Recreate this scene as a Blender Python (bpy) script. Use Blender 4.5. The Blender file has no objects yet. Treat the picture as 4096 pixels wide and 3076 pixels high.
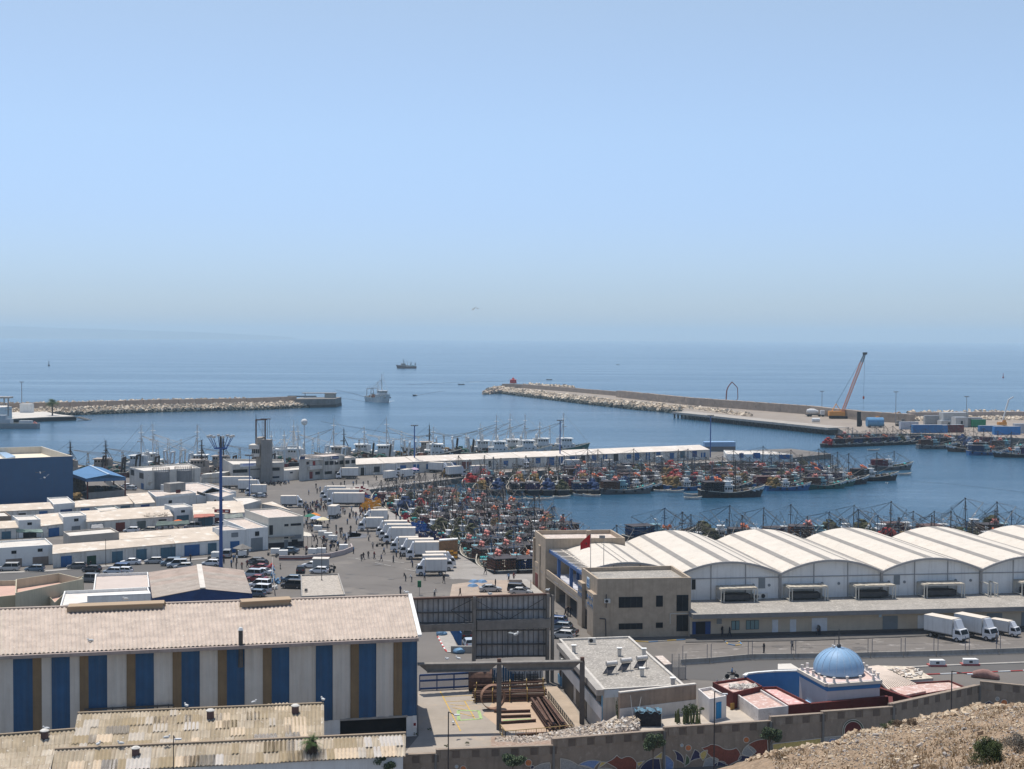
import bpy,bmesh,math,random
from mathutils import Vector,Matrix
R=math.radians
random.seed(7)
SC=bpy.context.scene
COL=SC.collection
CH=50.0;FPX=5600.0;CX=2048.0;CY=1538.0
PITCH=math.atan((1538-1352)/FPX);ROLL=0.0049
fwd=Vector((0,math.cos(PITCH),-math.sin(PITCH)))
rgt=Vector((math.cos(ROLL),0,math.sin(ROLL)))
rgt=(rgt-fwd*rgt.dot(fwd)).normalized()
upv=rgt.cross(fwd).normalized()
cam_d=bpy.data.cameras.new('camera');cam=bpy.data.objects.new('camera',cam_d);COL.objects.link(cam)
cam.matrix_world=Matrix(((rgt.x,upv.x,-fwd.x,0),(rgt.y,upv.y,-fwd.y,0),(rgt.z,upv.z,-fwd.z,CH),(0,0,0,1)))
cam_d.sensor_fit='HORIZONTAL';cam_d.sensor_width=36.0;cam_d.lens=36.0*FPX/4096.0
cam_d.clip_start=0.5;cam_d.clip_end=90000
SC.camera=cam
SUN_DIR=Vector((-0.16,0.27,1.0)).normalized()
elev=math.asin(SUN_DIR.z);azi=math.atan2(SUN_DIR.x,SUN_DIR.y)
w=bpy.data.worlds.new('World');SC.world=w;w.use_nodes=True
nt=w.node_tree;nt.nodes.clear()
sky=nt.nodes.new('ShaderNodeTexSky');sky.sky_type='NISHITA';sky.sun_disc=False
sky.sun_elevation=elev;sky.sun_rotation=azi;sky.altitude=50
sky.air_density=1.0;sky.dust_density=0.5;sky.ozone_density=1.6
bg=nt.nodes.new('ShaderNodeBackground');bg.inputs[1].default_value=0.128
wo=nt.nodes.new('ShaderNodeOutputWorld')
tint=nt.nodes.new('ShaderNodeMix');tint.data_type='RGBA';tint.blend_type='MULTIPLY';tint.inputs['Factor'].default_value=1.0;
stc=nt.nodes.new('ShaderNodeTexCoord');sxy=nt.nodes.new('ShaderNodeSeparateXYZ');srp=nt.nodes.new('ShaderNodeValToRGB')
srp.color_ramp.elements[0].position=0.0;srp.color_ramp.elements[0].color=(0.63,0.73,1.0,1);srp.color_ramp.elements[1].position=0.24;srp.color_ramp.elements[1].color=(1.12,1.03,0.97,1)
e_=srp.color_ramp.elements.new(0.035);e_.color=(0.61,0.72,1.03,1)
e_=srp.color_ramp.elements.new(0.085);e_.color=(0.73,0.80,1.05,1)
e_=srp.color_ramp.elements.new(0.14);e_.color=(0.90,0.92,1.04,1)
nt.links.new(stc.outputs['Generated'],sxy.inputs[0]);nt.links.new(sxy.outputs['Z'],srp.inputs['Fac']);nt.links.new(srp.outputs['Color'],tint.inputs['B'])
nt.links.new(sky.outputs[0],tint.inputs['A']);nt.links.new(tint.outputs['Result'],bg.inputs[0]);nt.links.new(bg.outputs[0],wo.inputs[0])
sd=bpy.data.lights.new('sun','SUN');sd.energy=4.4;sd.angle=R(0.5);sd.color=(1,0.94,0.86)
so=bpy.data.objects.new('sun',sd);COL.objects.link(so)
so.rotation_euler=SUN_DIR.to_track_quat('Z','Y').to_euler()
SC.view_settings.view_transform='Standard';SC.view_settings.look='None'
SC.view_settings.exposure=0.14;SC.view_settings.gamma=1.0
SC.cycles.volume_bounces=1
SC.cycles.max_bounces=6
ZN={0:(0,0,1),1:(0,1250,2.076),2:(1000,1250,2.076),3:(1900,1350,1.887),4:(2900,1350,1.8495),5:(0,1900,2.373),
      6:(850,1850,2.765),7:(1400,1850,2.765),8:(2050,2050,2.076),9:(3000,2050,2.018),10:(0,2350,2.011),
      11:(1050,2350,1.7696),12:(2100,2500,2.212),13:(3000,2500,2.018),14:(400,1900,3.687),15:(0,1580,5.53),
      16:(1300,1650,3.687),17:(3300,1600,2.779),18:(1750,2050,4.424),19:(850,1650,3.687)}
def px(zn,x,y):
 a,b,s=ZN[zn]
 return(a+x/s,b+y/s)
def ray(p):
 return fwd+rgt*((p[0]-CX)/FPX)+upv*((CY-p[1])/FPX)
def G(zn,x,y,z=0.0):
 """point of the world on the level z seen at that pixel"""
 d=ray(px(zn,x,y));t=(z-CH)/d.z
 return Vector((d.x*t,d.y*t,z))
def ZAT(zn,x,y,base):
 """height above datum of a pixel seen straight over the point base"""
 d=ray(px(zn,x,y));return CH+d.z*base.y/d.y
def DAT(zn,x,y,dist):
 d=ray(px(zn,x,y));t=dist/d.y
 return Vector((d.x*t,dist,CH+d.z*t))
def onface(zn,x,y,a,b):
 """(u, z) on the vertical face through a and b"""
 d=ray(px(zn,x,y));u=Vector((b.x-a.x,b.y-a.y,0));L=u.length;u/=L
 n=Vector((-u.y,u.x,0));t=n.dot(Vector((a.x,a.y,0)))/n.dot(d)
 q=d*t
 return((q.x-a.x)*u.x+(q.y-a.y)*u.y,CH+q.z)
_M={}
def M(name,col,rough=0.85,var=0.12,scale=0.6,metal=0.0,bump=0.0,spots=None,spot_amt=0.5,spot_scale=2.0,streak=0.0,streak_col=(0.08,0.06,0.05),spec=0.35):
 if name in _M:return _M[name]
 m=bpy.data.materials.new(name);m.use_nodes=True;n=m.node_tree.nodes;l=m.node_tree.links
 b=n['Principled BSDF'];b.inputs['Roughness'].default_value=rough;b.inputs['Metallic'].default_value=metal
 b.inputs['Specular IOR Level'].default_value=spec
 tc=n.new('ShaderNodeTexCoord');cur=None
 nz=n.new('ShaderNodeTexNoise');nz.inputs['Scale'].default_value=scale;nz.inputs['Detail'].default_value=6;nz.inputs['Roughness'].default_value=0.65
 l.new(tc.outputs['Object'],nz.inputs['Vector'])
 r=n.new('ShaderNodeValToRGB');r.color_ramp.elements[0].position=0.3;r.color_ramp.elements[1].position=0.7
 lo=[max(0,c*(1-var))for c in col];hi=[min(1,c*(1+var))for c in col]
 r.color_ramp.elements[0].color=(*lo,1);r.color_ramp.elements[1].color=(*hi,1)
 l.new(nz.outputs['Fac'],r.inputs['Fac']);cur=r.outputs['Color']
 if spots:
  n2=n.new('ShaderNodeTexNoise');n2.inputs['Scale'].default_value=spot_scale;n2.inputs['Detail'].default_value=4;n2.inputs['Roughness'].default_value=0.7
  l.new(tc.outputs['Object'],n2.inputs['Vector'])
  rr=n.new('ShaderNodeValToRGB');rr.color_ramp.elements[0].position=0.62-spot_amt*0.2;rr.color_ramp.elements[1].position=0.72-spot_amt*0.2
  l.new(n2.outputs['Fac'],rr.inputs['Fac'])
  mx=n.new('ShaderNodeMix');mx.data_type='RGBA';l.new(rr.outputs['Color'],mx.inputs['Factor']);l.new(cur,mx.inputs['A']);mx.inputs['B'].default_value=(*spots,1)
  cur=mx.outputs['Result']
 if streak>0:
  mp=n.new('ShaderNodeMapping');mp.inputs['Scale'].default_value=(1.6,1.6,0.12);l.new(tc.outputs['Object'],mp.inputs['Vector'])
  n3=n.new('ShaderNodeTexNoise');n3.inputs['Scale'].default_value=1.3;n3.inputs['Detail'].default_value=5;l.new(mp.outputs['Vector'],n3.inputs['Vector'])
  r3=n.new('ShaderNodeMapRange');r3.inputs['From Min'].default_value=0.5;r3.inputs['From Max'].default_value=0.8;r3.inputs['To Max'].default_value=streak
  l.new(n3.outputs['Fac'],r3.inputs['Value'])
  mx=n.new('ShaderNodeMix');mx.data_type='RGBA';l.new(r3.outputs['Result'],mx.inputs['Factor']);l.new(cur,mx.inputs['A']);mx.inputs['B'].default_value=(*streak_col,1)
  cur=mx.outputs['Result']
 l.new(cur,b.inputs['Base Color'])
 if bump>0:
  n4=n.new('ShaderNodeTexNoise');n4.inputs['Scale'].default_value=scale*6;n4.inputs['Detail'].default_value=4
  l.new(tc.outputs['Object'],n4.inputs['Vector'])
  bp=n.new('ShaderNodeBump');bp.inputs['Strength'].default_value=bump;bp.inputs['Distance'].default_value=0.1
  l.new(n4.outputs['Fac'],bp.inputs['Height']);l.new(bp.outputs['Normal'],b.inputs['Normal'])
 _M[name]=m;return m
def sheets(name,c1,c2,c3,bw=1.0,bh=2.4,mortar=0.03,spots=None):
 """sheeting laid in panels, by the UV map in metres"""
 if name in _M:return _M[name]
 m=bpy.data.materials.new(name);m.use_nodes=True;n=m.node_tree.nodes;l=m.node_tree.links
 b=n['Principled BSDF'];b.inputs['Roughness'].default_value=0.85;b.inputs['Specular IOR Level'].default_value=0.25
 tc=n.new('ShaderNodeTexCoord')
 br=n.new('ShaderNodeTexBrick');br.inputs['Scale'].default_value=1.0;br.inputs['Brick Width'].default_value=bw;br.inputs['Row Height'].default_value=bh
 br.inputs['Mortar Size'].default_value=mortar;br.inputs['Mortar Smooth'].default_value=0.3;br.offset=0.5
 br.inputs['Color1'].default_value=(*c1,1);br.inputs['Color2'].default_value=(*c2,1);br.inputs['Mortar'].default_value=(*c3,1);br.inputs['Bias'].default_value=-0.2
 l.new(tc.outputs['UV'],br.inputs['Vector'])
 nz=n.new('ShaderNodeTexNoise');nz.inputs['Scale'].default_value=0.5;nz.inputs['Detail'].default_value=8;nz.inputs['Roughness'].default_value=0.7;l.new(tc.outputs['UV'],nz.inputs['Vector'])
 mr=n.new('ShaderNodeMapRange');mr.inputs['From Min'].default_value=0.3;mr.inputs['From Max'].default_value=0.75;mr.inputs['To Min'].default_value=0.72;mr.inputs['To Max'].default_value=1.18
 l.new(nz.outputs['Fac'],mr.inputs['Value'])
 mu=n.new('ShaderNodeVectorMath');mu.operation='SCALE';l.new(br.outputs['Color'],mu.inputs[0]);l.new(mr.outputs['Result'],mu.inputs['Scale'])
 cur=mu.outputs['Vector']
 if spots:
  n2=n.new('ShaderNodeTexNoise');n2.inputs['Scale'].default_value=2.2;n2.inputs['Detail'].default_value=3;l.new(tc.outputs['UV'],n2.inputs['Vector'])
  rr=n.new('ShaderNodeMapRange');rr.inputs['From Min'].default_value=0.66;rr.inputs['From Max'].default_value=0.72;l.new(n2.outputs['Fac'],rr.inputs['Value'])
  mx=n.new('ShaderNodeMix');mx.data_type='RGBA';l.new(rr.outputs['Result'],mx.inputs['Factor']);l.new(cur,mx.inputs['A']);mx.inputs['B'].default_value=(*spots,1);cur=mx.outputs['Result']
 l.new(cur,b.inputs['Base Color']);_M[name]=m;return m
def emis_free(name,col,rough=0.1,metal=0.0):
 return M(name,col,rough=rough,var=0.1,metal=metal,spec=0.6)
WHITE=M('white_paint',(0.70,0.70,0.67),var=0.08,streak=0.35,streak_col=(0.35,0.31,0.26))
WHITE2=M('dirty_white_wall',(0.60,0.58,0.53),var=0.16,scale=0.35,streak=0.6,streak_col=(0.26,0.22,0.17),spots=(0.40,0.35,0.28),spot_amt=0.2,spot_scale=0.7)
GLASS=M('window_glass',(0.014,0.018,0.022),rough=0.3,spec=0.15,var=0.3)
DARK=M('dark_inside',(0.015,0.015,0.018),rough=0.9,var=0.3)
FRAME=M('dark_window_frame',(0.022,0.024,0.027),rough=0.5)
BLUE=M('blue_paint',(0.02,0.105,0.27),rough=0.55,var=0.18,streak=0.25)
TEAL=M('weathered_teal_paint',(0.055,0.13,0.18),rough=0.65,var=0.25,streak=0.3)
CONC=M('concrete',(0.33,0.31,0.28),var=0.15,scale=0.4,streak=0.3,bump=0.1)
DCONC=M('dark_concrete',(0.19,0.18,0.165),var=0.2,scale=0.4,streak=0.35)
ROOFG=M('grey_roof_screed',(0.27,0.25,0.22),var=0.2,scale=0.35,spots=(0.52,0.48,0.42),spot_amt=0.42,spot_scale=3.2)
ROOFP=M('pinkish_roof_screed',(0.50,0.42,0.36),var=0.15,scale=0.3,spots=(0.66,0.62,0.57),spot_amt=0.45,spot_scale=1.6)
ROOFC=M('cream_roof_screed',(0.58,0.54,0.48),var=0.12,scale=0.3,spots=(0.42,0.38,0.33),spot_amt=0.2,spot_scale=0.8)
STEEL=M('grey_steel',(0.27,0.26,0.25),rough=0.6,var=0.2)
DSTEEL=M('dark_steel',(0.06,0.06,0.062),rough=0.6,var=0.25)
RUST=M('rusty_steel',(0.105,0.058,0.042),rough=0.85,var=0.35,scale=2)
BLACK=M('black_rubber',(0.02,0.02,0.021),rough=0.85)
BEIGE=M('beige_render',(0.40,0.32,0.235),var=0.14,scale=0.9,streak=0.45,streak_col=(0.22,0.17,0.12),bump=0.15)
NAVY=M('navy_paint',(0.012,0.05,0.17),rough=0.5,var=0.2)
REDP=M('dark_red_paint',(0.19,0.018,0.018),rough=0.7,var=0.2,streak=0.25)
ABS={}
class MB:
 def __init__(s):s.v=[];s.f=[];s.m=[];s.mats=[];s.uv={}
 def mi(s,m):
  if m is None:return-1
  if m not in s.mats:s.mats.append(m)
  return s.mats.index(m)
 def add(s,vs,fs,mat=None,uvs=None):
  o=len(s.v);s.v+=[Vector(v)for v in vs];k=s.mi(mat)
  for i,f in enumerate(fs):
   if uvs:s.uv[len(s.f)]=[uvs[j]for j in f]
   s.f.append([o+j for j in f]);s.m.append(k)
 def quad(s,a,b,c,d,mat=None,uv=None):s.add([a,b,c,d],[(0,1,2,3)],mat,uv)
 def obox(s,c,u,v,wz,hu,hv,hz,mat=None):
  """box: centre c, unit axes u, v, wz, half sizes"""
  c=Vector(c);P=[]
  for k in(-1,1):
   for j in(-1,1):
    for i in(-1,1):P.append(c+u*(hu*i)+v*(hv*j)+wz*(hz*k))
  s.add(P,[(0,2,3,1),(4,5,7,6),(0,1,5,4),(2,6,7,3),(0,4,6,2),(1,3,7,5)],mat)
 def box(s,c,size,mat=None,rz=0.0):
  u=Vector((math.cos(rz),math.sin(rz),0));v=Vector((-u.y,u.x,0))
  s.obox(c,u,v,Vector((0,0,1)),size[0]/2,size[1]/2,size[2]/2,mat)
 def beam(s,a,b,wd,h,mat=None,up=Vector((0,0,1))):
  a=Vector(a);b=Vector(b);d=b-a;L=d.length
  if L<1e-6:return
  d/=L;sd_=d.cross(up)
  if sd_.length<1e-4:sd_=d.cross(Vector((1,0,0)))
  sd_.normalize();u2=sd_.cross(d)
  s.obox((a+b)/2,d,sd_,u2,L/2,wd/2,h/2,mat)
 def prism(s,poly,z0,z1,mat=None,top=None,bottom=True):
  n=len(poly);P=[Vector((p[0],p[1],z0))for p in poly]+[Vector((p[0],p[1],z1))for p in poly]
  ar=sum(poly[i][0]*poly[(i+1)%n][1]-poly[(i+1)%n][0]*poly[i][1]for i in range(n))
  fs=[(i,(i+1)%n,n+(i+1)%n,n+i)for i in range(n)]
  if ar<0:fs=[tuple(reversed(f))for f in fs]
  s.add(P,fs,mat)
  t=list(range(n));t=t if ar>0 else t[::-1]
  s.add([P[n+i]for i in t],[tuple(range(n))],top or mat)
  if bottom:s.add([P[i]for i in reversed(t)],[tuple(range(n))],mat)
 def cyl(s,a,b,r0,r1=None,n=8,mat=None,caps=True):
  r1=r0 if r1 is None else r1;a=Vector(a);b=Vector(b);d=(b-a)
  if d.length<1e-6:return
  d.normalize();x=d.cross(Vector((0,0,1)))
  if x.length<1e-3:x=Vector((1,0,0))
  x.normalize();y=d.cross(x);P=[]
  for(c,r)in((a,r0),(b,r1)):
   for i in range(n):
    t=2*math.pi*i/n;P.append(c+x*(r*math.cos(t))+y*(r*math.sin(t)))
  fs=[(i,(i+1)%n,n+(i+1)%n,n+i)for i in range(n)]
  if caps:fs+=[tuple(range(n-1,-1,-1)),tuple(range(n,2*n))]
  s.add(P,fs,mat)
 def tube(s,pts,r,n=5,mat=None):
  for i in range(len(pts)-1):s.cyl(pts[i],pts[i+1],r,r,n,mat,True)
 def loft(s,rings,mat=None,closed=True,cap0=True,cap1=True):
  n=len(rings[0]);P=[p for r in rings for p in r];fs=[]
  for k in range(len(rings)-1):
   for i in range(n if closed else n-1):
    j=(i+1)%n;fs.append((k*n+i,k*n+j,(k+1)*n+j,(k+1)*n+i))
  if cap0:fs.append(tuple(range(n-1,-1,-1)))
  if cap1:fs.append(tuple((len(rings)-1)*n+i for i in range(n)))
  s.add(P,fs,mat)
 def lathe(s,c,prof,n=16,mat=None):
  c=Vector(c);rings=[]
  for(r,z)in prof:rings.append([c+Vector((r*math.cos(2*math.pi*i/n),r*math.sin(2*math.pi*i/n),z))for i in range(n)])
  s.loft(rings,mat)
 def ball(s,c,r,mat=None,n=8,m=5,sx=1,sy=1,sz=1,jit=0.0,rnd=random):
  c=Vector(c);P=[c+Vector((0,0,-r*sz))]
  for k in range(1,m):
   ph=-math.pi/2+math.pi*k/m
   for i in range(n):
    t=2*math.pi*i/n;q=1+(rnd.uniform(-jit,jit)if jit else 0)
    P.append(c+Vector((r*sx*math.cos(ph)*math.cos(t)*q,r*sy*math.cos(ph)*math.sin(t)*q,r*sz*math.sin(ph)*q)))
  P.append(c+Vector((0,0,r*sz)));fs=[]
  for i in range(n):
   fs.append((0,1+(i+1)%n,1+i));e=1+(m-2)*n;fs.append((e+i,e+(i+1)%n,len(P)-1))
   for k in range(m-2):a=1+k*n;fs.append((a+i,a+(i+1)%n,a+n+(i+1)%n,a+n+i))
  s.add(P,fs,mat)
 def corr(s,A,B,C,D,pitch,amp,mat=None,rows=1,flat=False):
  """corrugated sheet, A->B across the ribs, A->D along them"""
  A,B,C,D=map(Vector,(A,B,C,D));L=(B-A).length;n=max(2,int(L/pitch)*2);nrm=(B-A).cross(D-A).normalized();Lv=(D-A).length
  P=[];U=[]
  for i in range(n+1):
   t=i/n;o=nrm*(amp if i%2 else-amp)
   if flat:o=nrm*(amp if i%4 in(1,2)else-amp)
   P+=[A.lerp(B,t)+o,D.lerp(C,t)+o];U+=[(t*L,0),(t*L,Lv)]
  s.add(P,[(2*i,2*i+2,2*i+3,2*i+1)for i in range(n)],mat,U)
 def build(s,name,mat=None,parent=None,loc=None,smooth=False):
  off=Vector(loc)if loc is not None else Vector((0,0,0))
  if parent is not None and loc is None and parent.name in ABS:off=Vector(ABS[parent.name])
  me=bpy.data.meshes.new(name);me.from_pydata([tuple(v-off)for v in s.v],[],s.f)
  ms=list(s.mats)
  if-1 in s.m and mat is not None:ms=[mat]+ms;s.m=[k+1 for k in s.m]
  elif-1 in s.m:s.m=[max(0,k)for k in s.m]
  for m_ in ms:me.materials.append(m_)
  if len(ms)>1:me.polygons.foreach_set('material_index',s.m)
  if s.uv:
   ul=me.uv_layers.new(name='UVMap')
   for fi,us in s.uv.items():
    p=me.polygons[fi]
    for k,li in enumerate(p.loop_indices):ul.data[li].uv=us[k]
  if smooth:me.polygons.foreach_set('use_smooth',[True]*len(me.polygons))
  me.update()
  o=bpy.data.objects.new(name,me);COL.objects.link(o)
  if parent is not None:
   o.parent=parent
   if parent.name in ABS:ABS[o.name]=tuple(off)
  elif loc is not None:o.location=off
  return o
def tag(o,label=None,cat=None,group=None,kind=None):
 if label:o['label']=label
 if cat:o['category']=cat
 if group:o['group']=group
 if kind:o['kind']=kind
 return o
def thing(name,loc,label,cat,group=None,rz=0.0,absolute=True):
 o=bpy.data.objects.new(name,None);COL.objects.link(o);o.location=loc;o.rotation_euler=(0,0,rz);o.empty_display_size=0.3
 if absolute:ABS[o.name]=tuple(loc)
 return tag(o,label,cat,group)
def copy_tree(o,parent=None):
 c=o.copy();COL.objects.link(c)
 if parent is not None:c.parent=parent
 for ch in[x for x in o.children]:copy_tree(ch,c)
 return c
def setmat(o,names,mat):
 """give the named children of a copied thing another paint"""
 for ch in[o]+list(o.children_recursive):
  if ch.type=='MESH' and ch.name.split('.')[0]in names:
   sl=ch.material_slots[0];sl.link='OBJECT';sl.material=mat
def single(mb,name,label,cat,loc,group=None,mat=None,smooth=False,kind=None):
 return tag(mb.build(name,mat,None,loc,smooth),label,cat,group,kind)
def structure(mb,name,mat=None,smooth=False,loc=None):
 return tag(mb.build(name,mat,None,loc,smooth),kind='structure')
UP=Vector((0,0,1))
def face_panel(mb,a,b,zn,x0,y0,x1,y1,out0,out1,mat,inset=0.0):
 u=Vector((b.x-a.x,b.y-a.y,0)).normalized();n=Vector((u.y,-u.x,0))
 if n.y>0:n=-n
 xm=(x0+x1)/2;ym=(y0+y1)/2
 u0=onface(zn,x0,ym,a,b)[0];u1=onface(zn,x1,ym,a,b)[0];z1=onface(zn,xm,y0,a,b)[1];z0=onface(zn,xm,y1,a,b)[1]
 u0+=inset;u1-=inset;z0+=inset;z1-=inset
 c=Vector((a.x,a.y,0))+u*((u0+u1)/2)+n*((out0+out1)/2)+UP*((z0+z1)/2)
 mb.obox(c,u,n,UP,abs(u1-u0)/2,abs(out1-out0)/2,abs(z1-z0)/2,mat)
 return u0,u1,z0,z1,u,n
def opening(parent,a,b,zn,r,kind='window',fmat=None,pmat=None,label=None,bars=2):
 """window or door as a part with its pane as sub-part"""
 x0,y0,x1,y1=r
 mb=MB();u0,u1,z0,z1,u,n=face_panel(mb,a,b,zn,x0,y0,x1,y1,0.004,0.10 if kind=='doorway' else 0.05,None)
 fmat=fmat or(FRAME if kind=='window' else BLUE)
 o=mb.build(kind,fmat,parent)
 if label:o['label']=label
 base=Vector((a.x,a.y,0))
 if kind=='window':
  p=MB();wd=(u1-u0);k=bars
  for i in range(k):
   c=base+u*(u0+wd*(i+0.5)/k)+n*0.065+UP*((z0+z1)/2)
   p.obox(c,u,n,UP,wd/k/2-0.06,0.012,(z1-z0)/2-0.07)
  q=p.build('pane',pmat or GLASS,o)
 elif kind=='door':
  p=MB();wd=(u1-u0)
  for i in range(2):
   c=base+u*(u0+wd*(i+0.5)/2)+n*0.07+UP*((z0+z1)/2)
   p.obox(c,u,n,UP,wd/4-0.05,0.018,(z1-z0)/2-0.06)
  p.build('door_leaf',pmat or fmat,o)
 elif kind=='shutter':
  p=MB();nn=max(3,int((z1-z0)/0.35))
  for i in range(nn):
   c=base+u*((u0+u1)/2)+n*0.06+UP*(z0+(z1-z0)*(i+0.5)/nn)
   p.obox(c,u,n,UP,(u1-u0)/2-0.08,0.015,(z1-z0)/nn*0.42)
  p.build('slat',pmat or fmat,o)
 return o
def block(name,label,cat,zn,quad,h,wall=WHITE,roof=ROOFC,parapet=0.35,pw=0.2,group=None,slope=0.0,base=0.0,eave=0.0,bev=True):
 """flat or lean-to building from four roof corners in the picture (back-left, back-right, front-right, front-left); slope raises the back"""
 P=[G(zn,*quad[0],h+slope),G(zn,*quad[1],h+slope),G(zn,*quad[2],h),G(zn,*quad[3],h)]
 c=sum(P,Vector())/4;root=thing(name,(c.x,c.y,base),label,cat,group)
 mb=MB();t=0.0 if not parapet else parapet
 zb=base-0.3
 Q=[Vector((p.x,p.y,zb))for p in P];T=[Vector((p.x,p.y,p.z))for p in P]
 mb.add(Q+T,[(4+i,4+(i+1)%4,(i+1)%4,i)for i in range(4)],wall)
 I=[]
 for i in range(4):
  a=T[i-1];b_=T[i];c_=T[(i+1)%4]
  d1=(a-b_);d1.z=0;d1.normalize();d2=(c_-b_);d2.z=0;d2.normalize()
  I.append(b_+(d1+d2)*pw)
 if parapet:
  mb.add(T+I,[(i,(i+1)%4,4+(i+1)%4,4+i)for i in range(4)],wall)
  L=[p-UP*t for p in I]
  mb.add(I+L,[(i,(i+1)%4,4+(i+1)%4,4+i)for i in range(4)],wall)
  mb.build('wall',None,root)
  r=MB();r.add(L,[(3,2,1,0)]);r.build('roof',roof,root)
 else:
  mb.build('wall',None,root)
  r=MB();E=[]
  for i in range(4):
   a=T[i-1];b_=T[i];c_=T[(i+1)%4]
   d1=(a-b_);d1.normalize();d2=(c_-b_);d2.normalize()
   E.append(b_-(d1+d2)*eave)
  lo=[e+UP*0.02 for e in E];hi=[e+UP*0.2 for e in E]
  r.add(lo+hi,[(0,1,2,3),(7,6,5,4)]+[(4+i,4+(i+1)%4,(i+1)%4,i)for i in range(4)]);r.build('roof',roof,root)
 return root,P
# sea, land, roads, breakwaters
WZ=-2.0
def sea_material():
 m=bpy.data.materials.new('sea_water');m.use_nodes=True;n=m.node_tree.nodes;l=m.node_tree.links;b=n['Principled BSDF']
 b.inputs['Base Color'].default_value=(0.018,0.07,0.125,1);b.inputs['IOR'].default_value=1.33;b.inputs['Specular IOR Level'].default_value=0.5
 g=n.new('ShaderNodeNewGeometry')
 def noise(sx,sy,sc,det,rough=0.6):
  mp=n.new('ShaderNodeMapping');mp.inputs['Scale'].default_value=(sx,sy,1);l.new(g.outputs['Position'],mp.inputs['Vector'])
  z=n.new('ShaderNodeTexNoise');z.inputs['Scale'].default_value=sc;z.inputs['Detail'].default_value=det;z.inputs['Roughness'].default_value=rough
  l.new(mp.outputs['Vector'],z.inputs['Vector']);return z.outputs['Fac']
 a=noise(0.45,1,0.55,5,0.65);c=noise(0.3,1,0.05,5);pat=noise(0.12,1,0.012,6,0.7)
 mr=n.new('ShaderNodeMapRange');mr.inputs['From Min'].default_value=0.35;mr.inputs['From Max'].default_value=0.68;mr.inputs['To Min'].default_value=0.2;mr.inputs['To Max'].default_value=1.5
 l.new(pat,mr.inputs['Value'])
 b1=n.new('ShaderNodeBump');b1.inputs['Distance'].default_value=0.55;l.new(a,b1.inputs['Height']);l.new(mr.outputs['Result'],b1.inputs['Strength'])
 b2=n.new('ShaderNodeBump');b2.inputs['Distance'].default_value=1.6;b2.inputs['Strength'].default_value=0.5;l.new(c,b2.inputs['Height']);l.new(b1.outputs['Normal'],b2.inputs['Normal'])
 l.new(b2.outputs['Normal'],b.inputs['Normal'])
 r=n.new('ShaderNodeMapRange');r.inputs['To Min'].default_value=0.10;r.inputs['To Max'].default_value=0.26;l.new(pat,r.inputs['Value']);l.new(r.outputs['Result'],b.inputs['Roughness'])
 return m
SEA=sea_material()
mb=MB();mb.quad((-14000,-300,WZ),(16000,-300,WZ),(16000,30000,WZ),(-14000,30000,WZ));structure(mb,'sea',SEA)
ASPH=M('port_asphalt',(0.135,0.122,0.108),var=0.16,scale=0.06,spots=(0.175,0.157,0.136),spot_amt=0.3,spot_scale=0.05,streak=0.0,bump=0.05)
ROAD=M('road_asphalt',(0.098,0.093,0.087),var=0.08,scale=0.15)
QUAYC=M('quay_concrete',(0.27,0.25,0.225),var=0.14,scale=0.2,spots=(0.20,0.185,0.17),spot_amt=0.35,spot_scale=0.25)
LOT=M('lot_asphalt',(0.15,0.135,0.12),var=0.14,scale=0.2,spots=(0.26,0.24,0.22),spot_amt=0.25,spot_scale=0.3)
QW=M('quay_wall_stone',(0.16,0.15,0.13),var=0.3,scale=0.5,streak=0.6)
def g2(zn,x,y,z=0.0):
 p=G(zn,x,y,z);return(p.x,p.y)
basin=[g2(7,210,300),g2(7,330,470),g2(7,640,655),g2(7,1200,1012),g2(7,1590,1236),g2(7,2050,1228),g2(0,4096,2236),(330,330)]
pier_edge=[g2(0,3120,1836),g2(0,2838,1850),g2(0,2000,1890)]
outer=[(-480,455),(-190,484),(-130,494),(-62,531),(-20,552),(100,626),(128,640),(140,612)]
land=[(-480,-10)]+outer+pier_edge+basin+[(330,-10)]
mb=MB();mb.prism(land,-8,0,QW,ASPH);structure(mb,'ground')
def strip(pts,wd,z,name,mat,side=1,thick=0.0):
 mb=MB();n=len(pts);V=[Vector((p[0],p[1],z))for p in pts];O=[]
 for i in range(n):
  d=(V[min(i+1,n-1)]-V[max(i-1,0)]).normalized();O.append(V[i]+Vector((-d.y,d.x,0))*wd*side)
 for i in range(n-1):
  mb.quad(V[i],V[i+1],O[i+1],O[i])
  if thick:
   mb.quad(V[i]-UP*thick,V[i+1]-UP*thick,V[i+1],V[i]);mb.quad(O[i]-UP*thick,O[i+1]-UP*thick,O[i+1],O[i])
 return structure(mb,name,mat)
strip([g2(7,340,480),g2(7,640,660),g2(7,1200,1016),g2(7,1585,1241),g2(7,2050,1236)],10,0.02,'quay_apron',QUAYC,-1)
strip(pier_edge+basin[:1],4.5,0.02,'pier_apron',QUAYC,-1)
mb=MB();mb.quad(G(7,-30,245,.03),G(7,200,235,.03),G(7,205,300,.03),G(7,-200,315,.03));structure(mb,'pavement',QUAYC)
SAND=M('sandy_worn_ground',(0.34,0.27,0.21),var=0.15,scale=0.3,spots=(0.22,0.2,0.18),spot_amt=0.35,spot_scale=0.4)
mb=MB();mb.add([G(7,*p,.025)for p in((1130,1345),(1500,1300),(1900,1300),(2040,1330),(2200,1500),(1500,1520),(1100,1500))],[(0,1,2,3,4,5,6)]);structure(mb,'worn_ground',SAND)
WET=M('wet_ground',(0.12,0.12,0.125),rough=0.45,var=0.3,spec=0.4)
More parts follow.
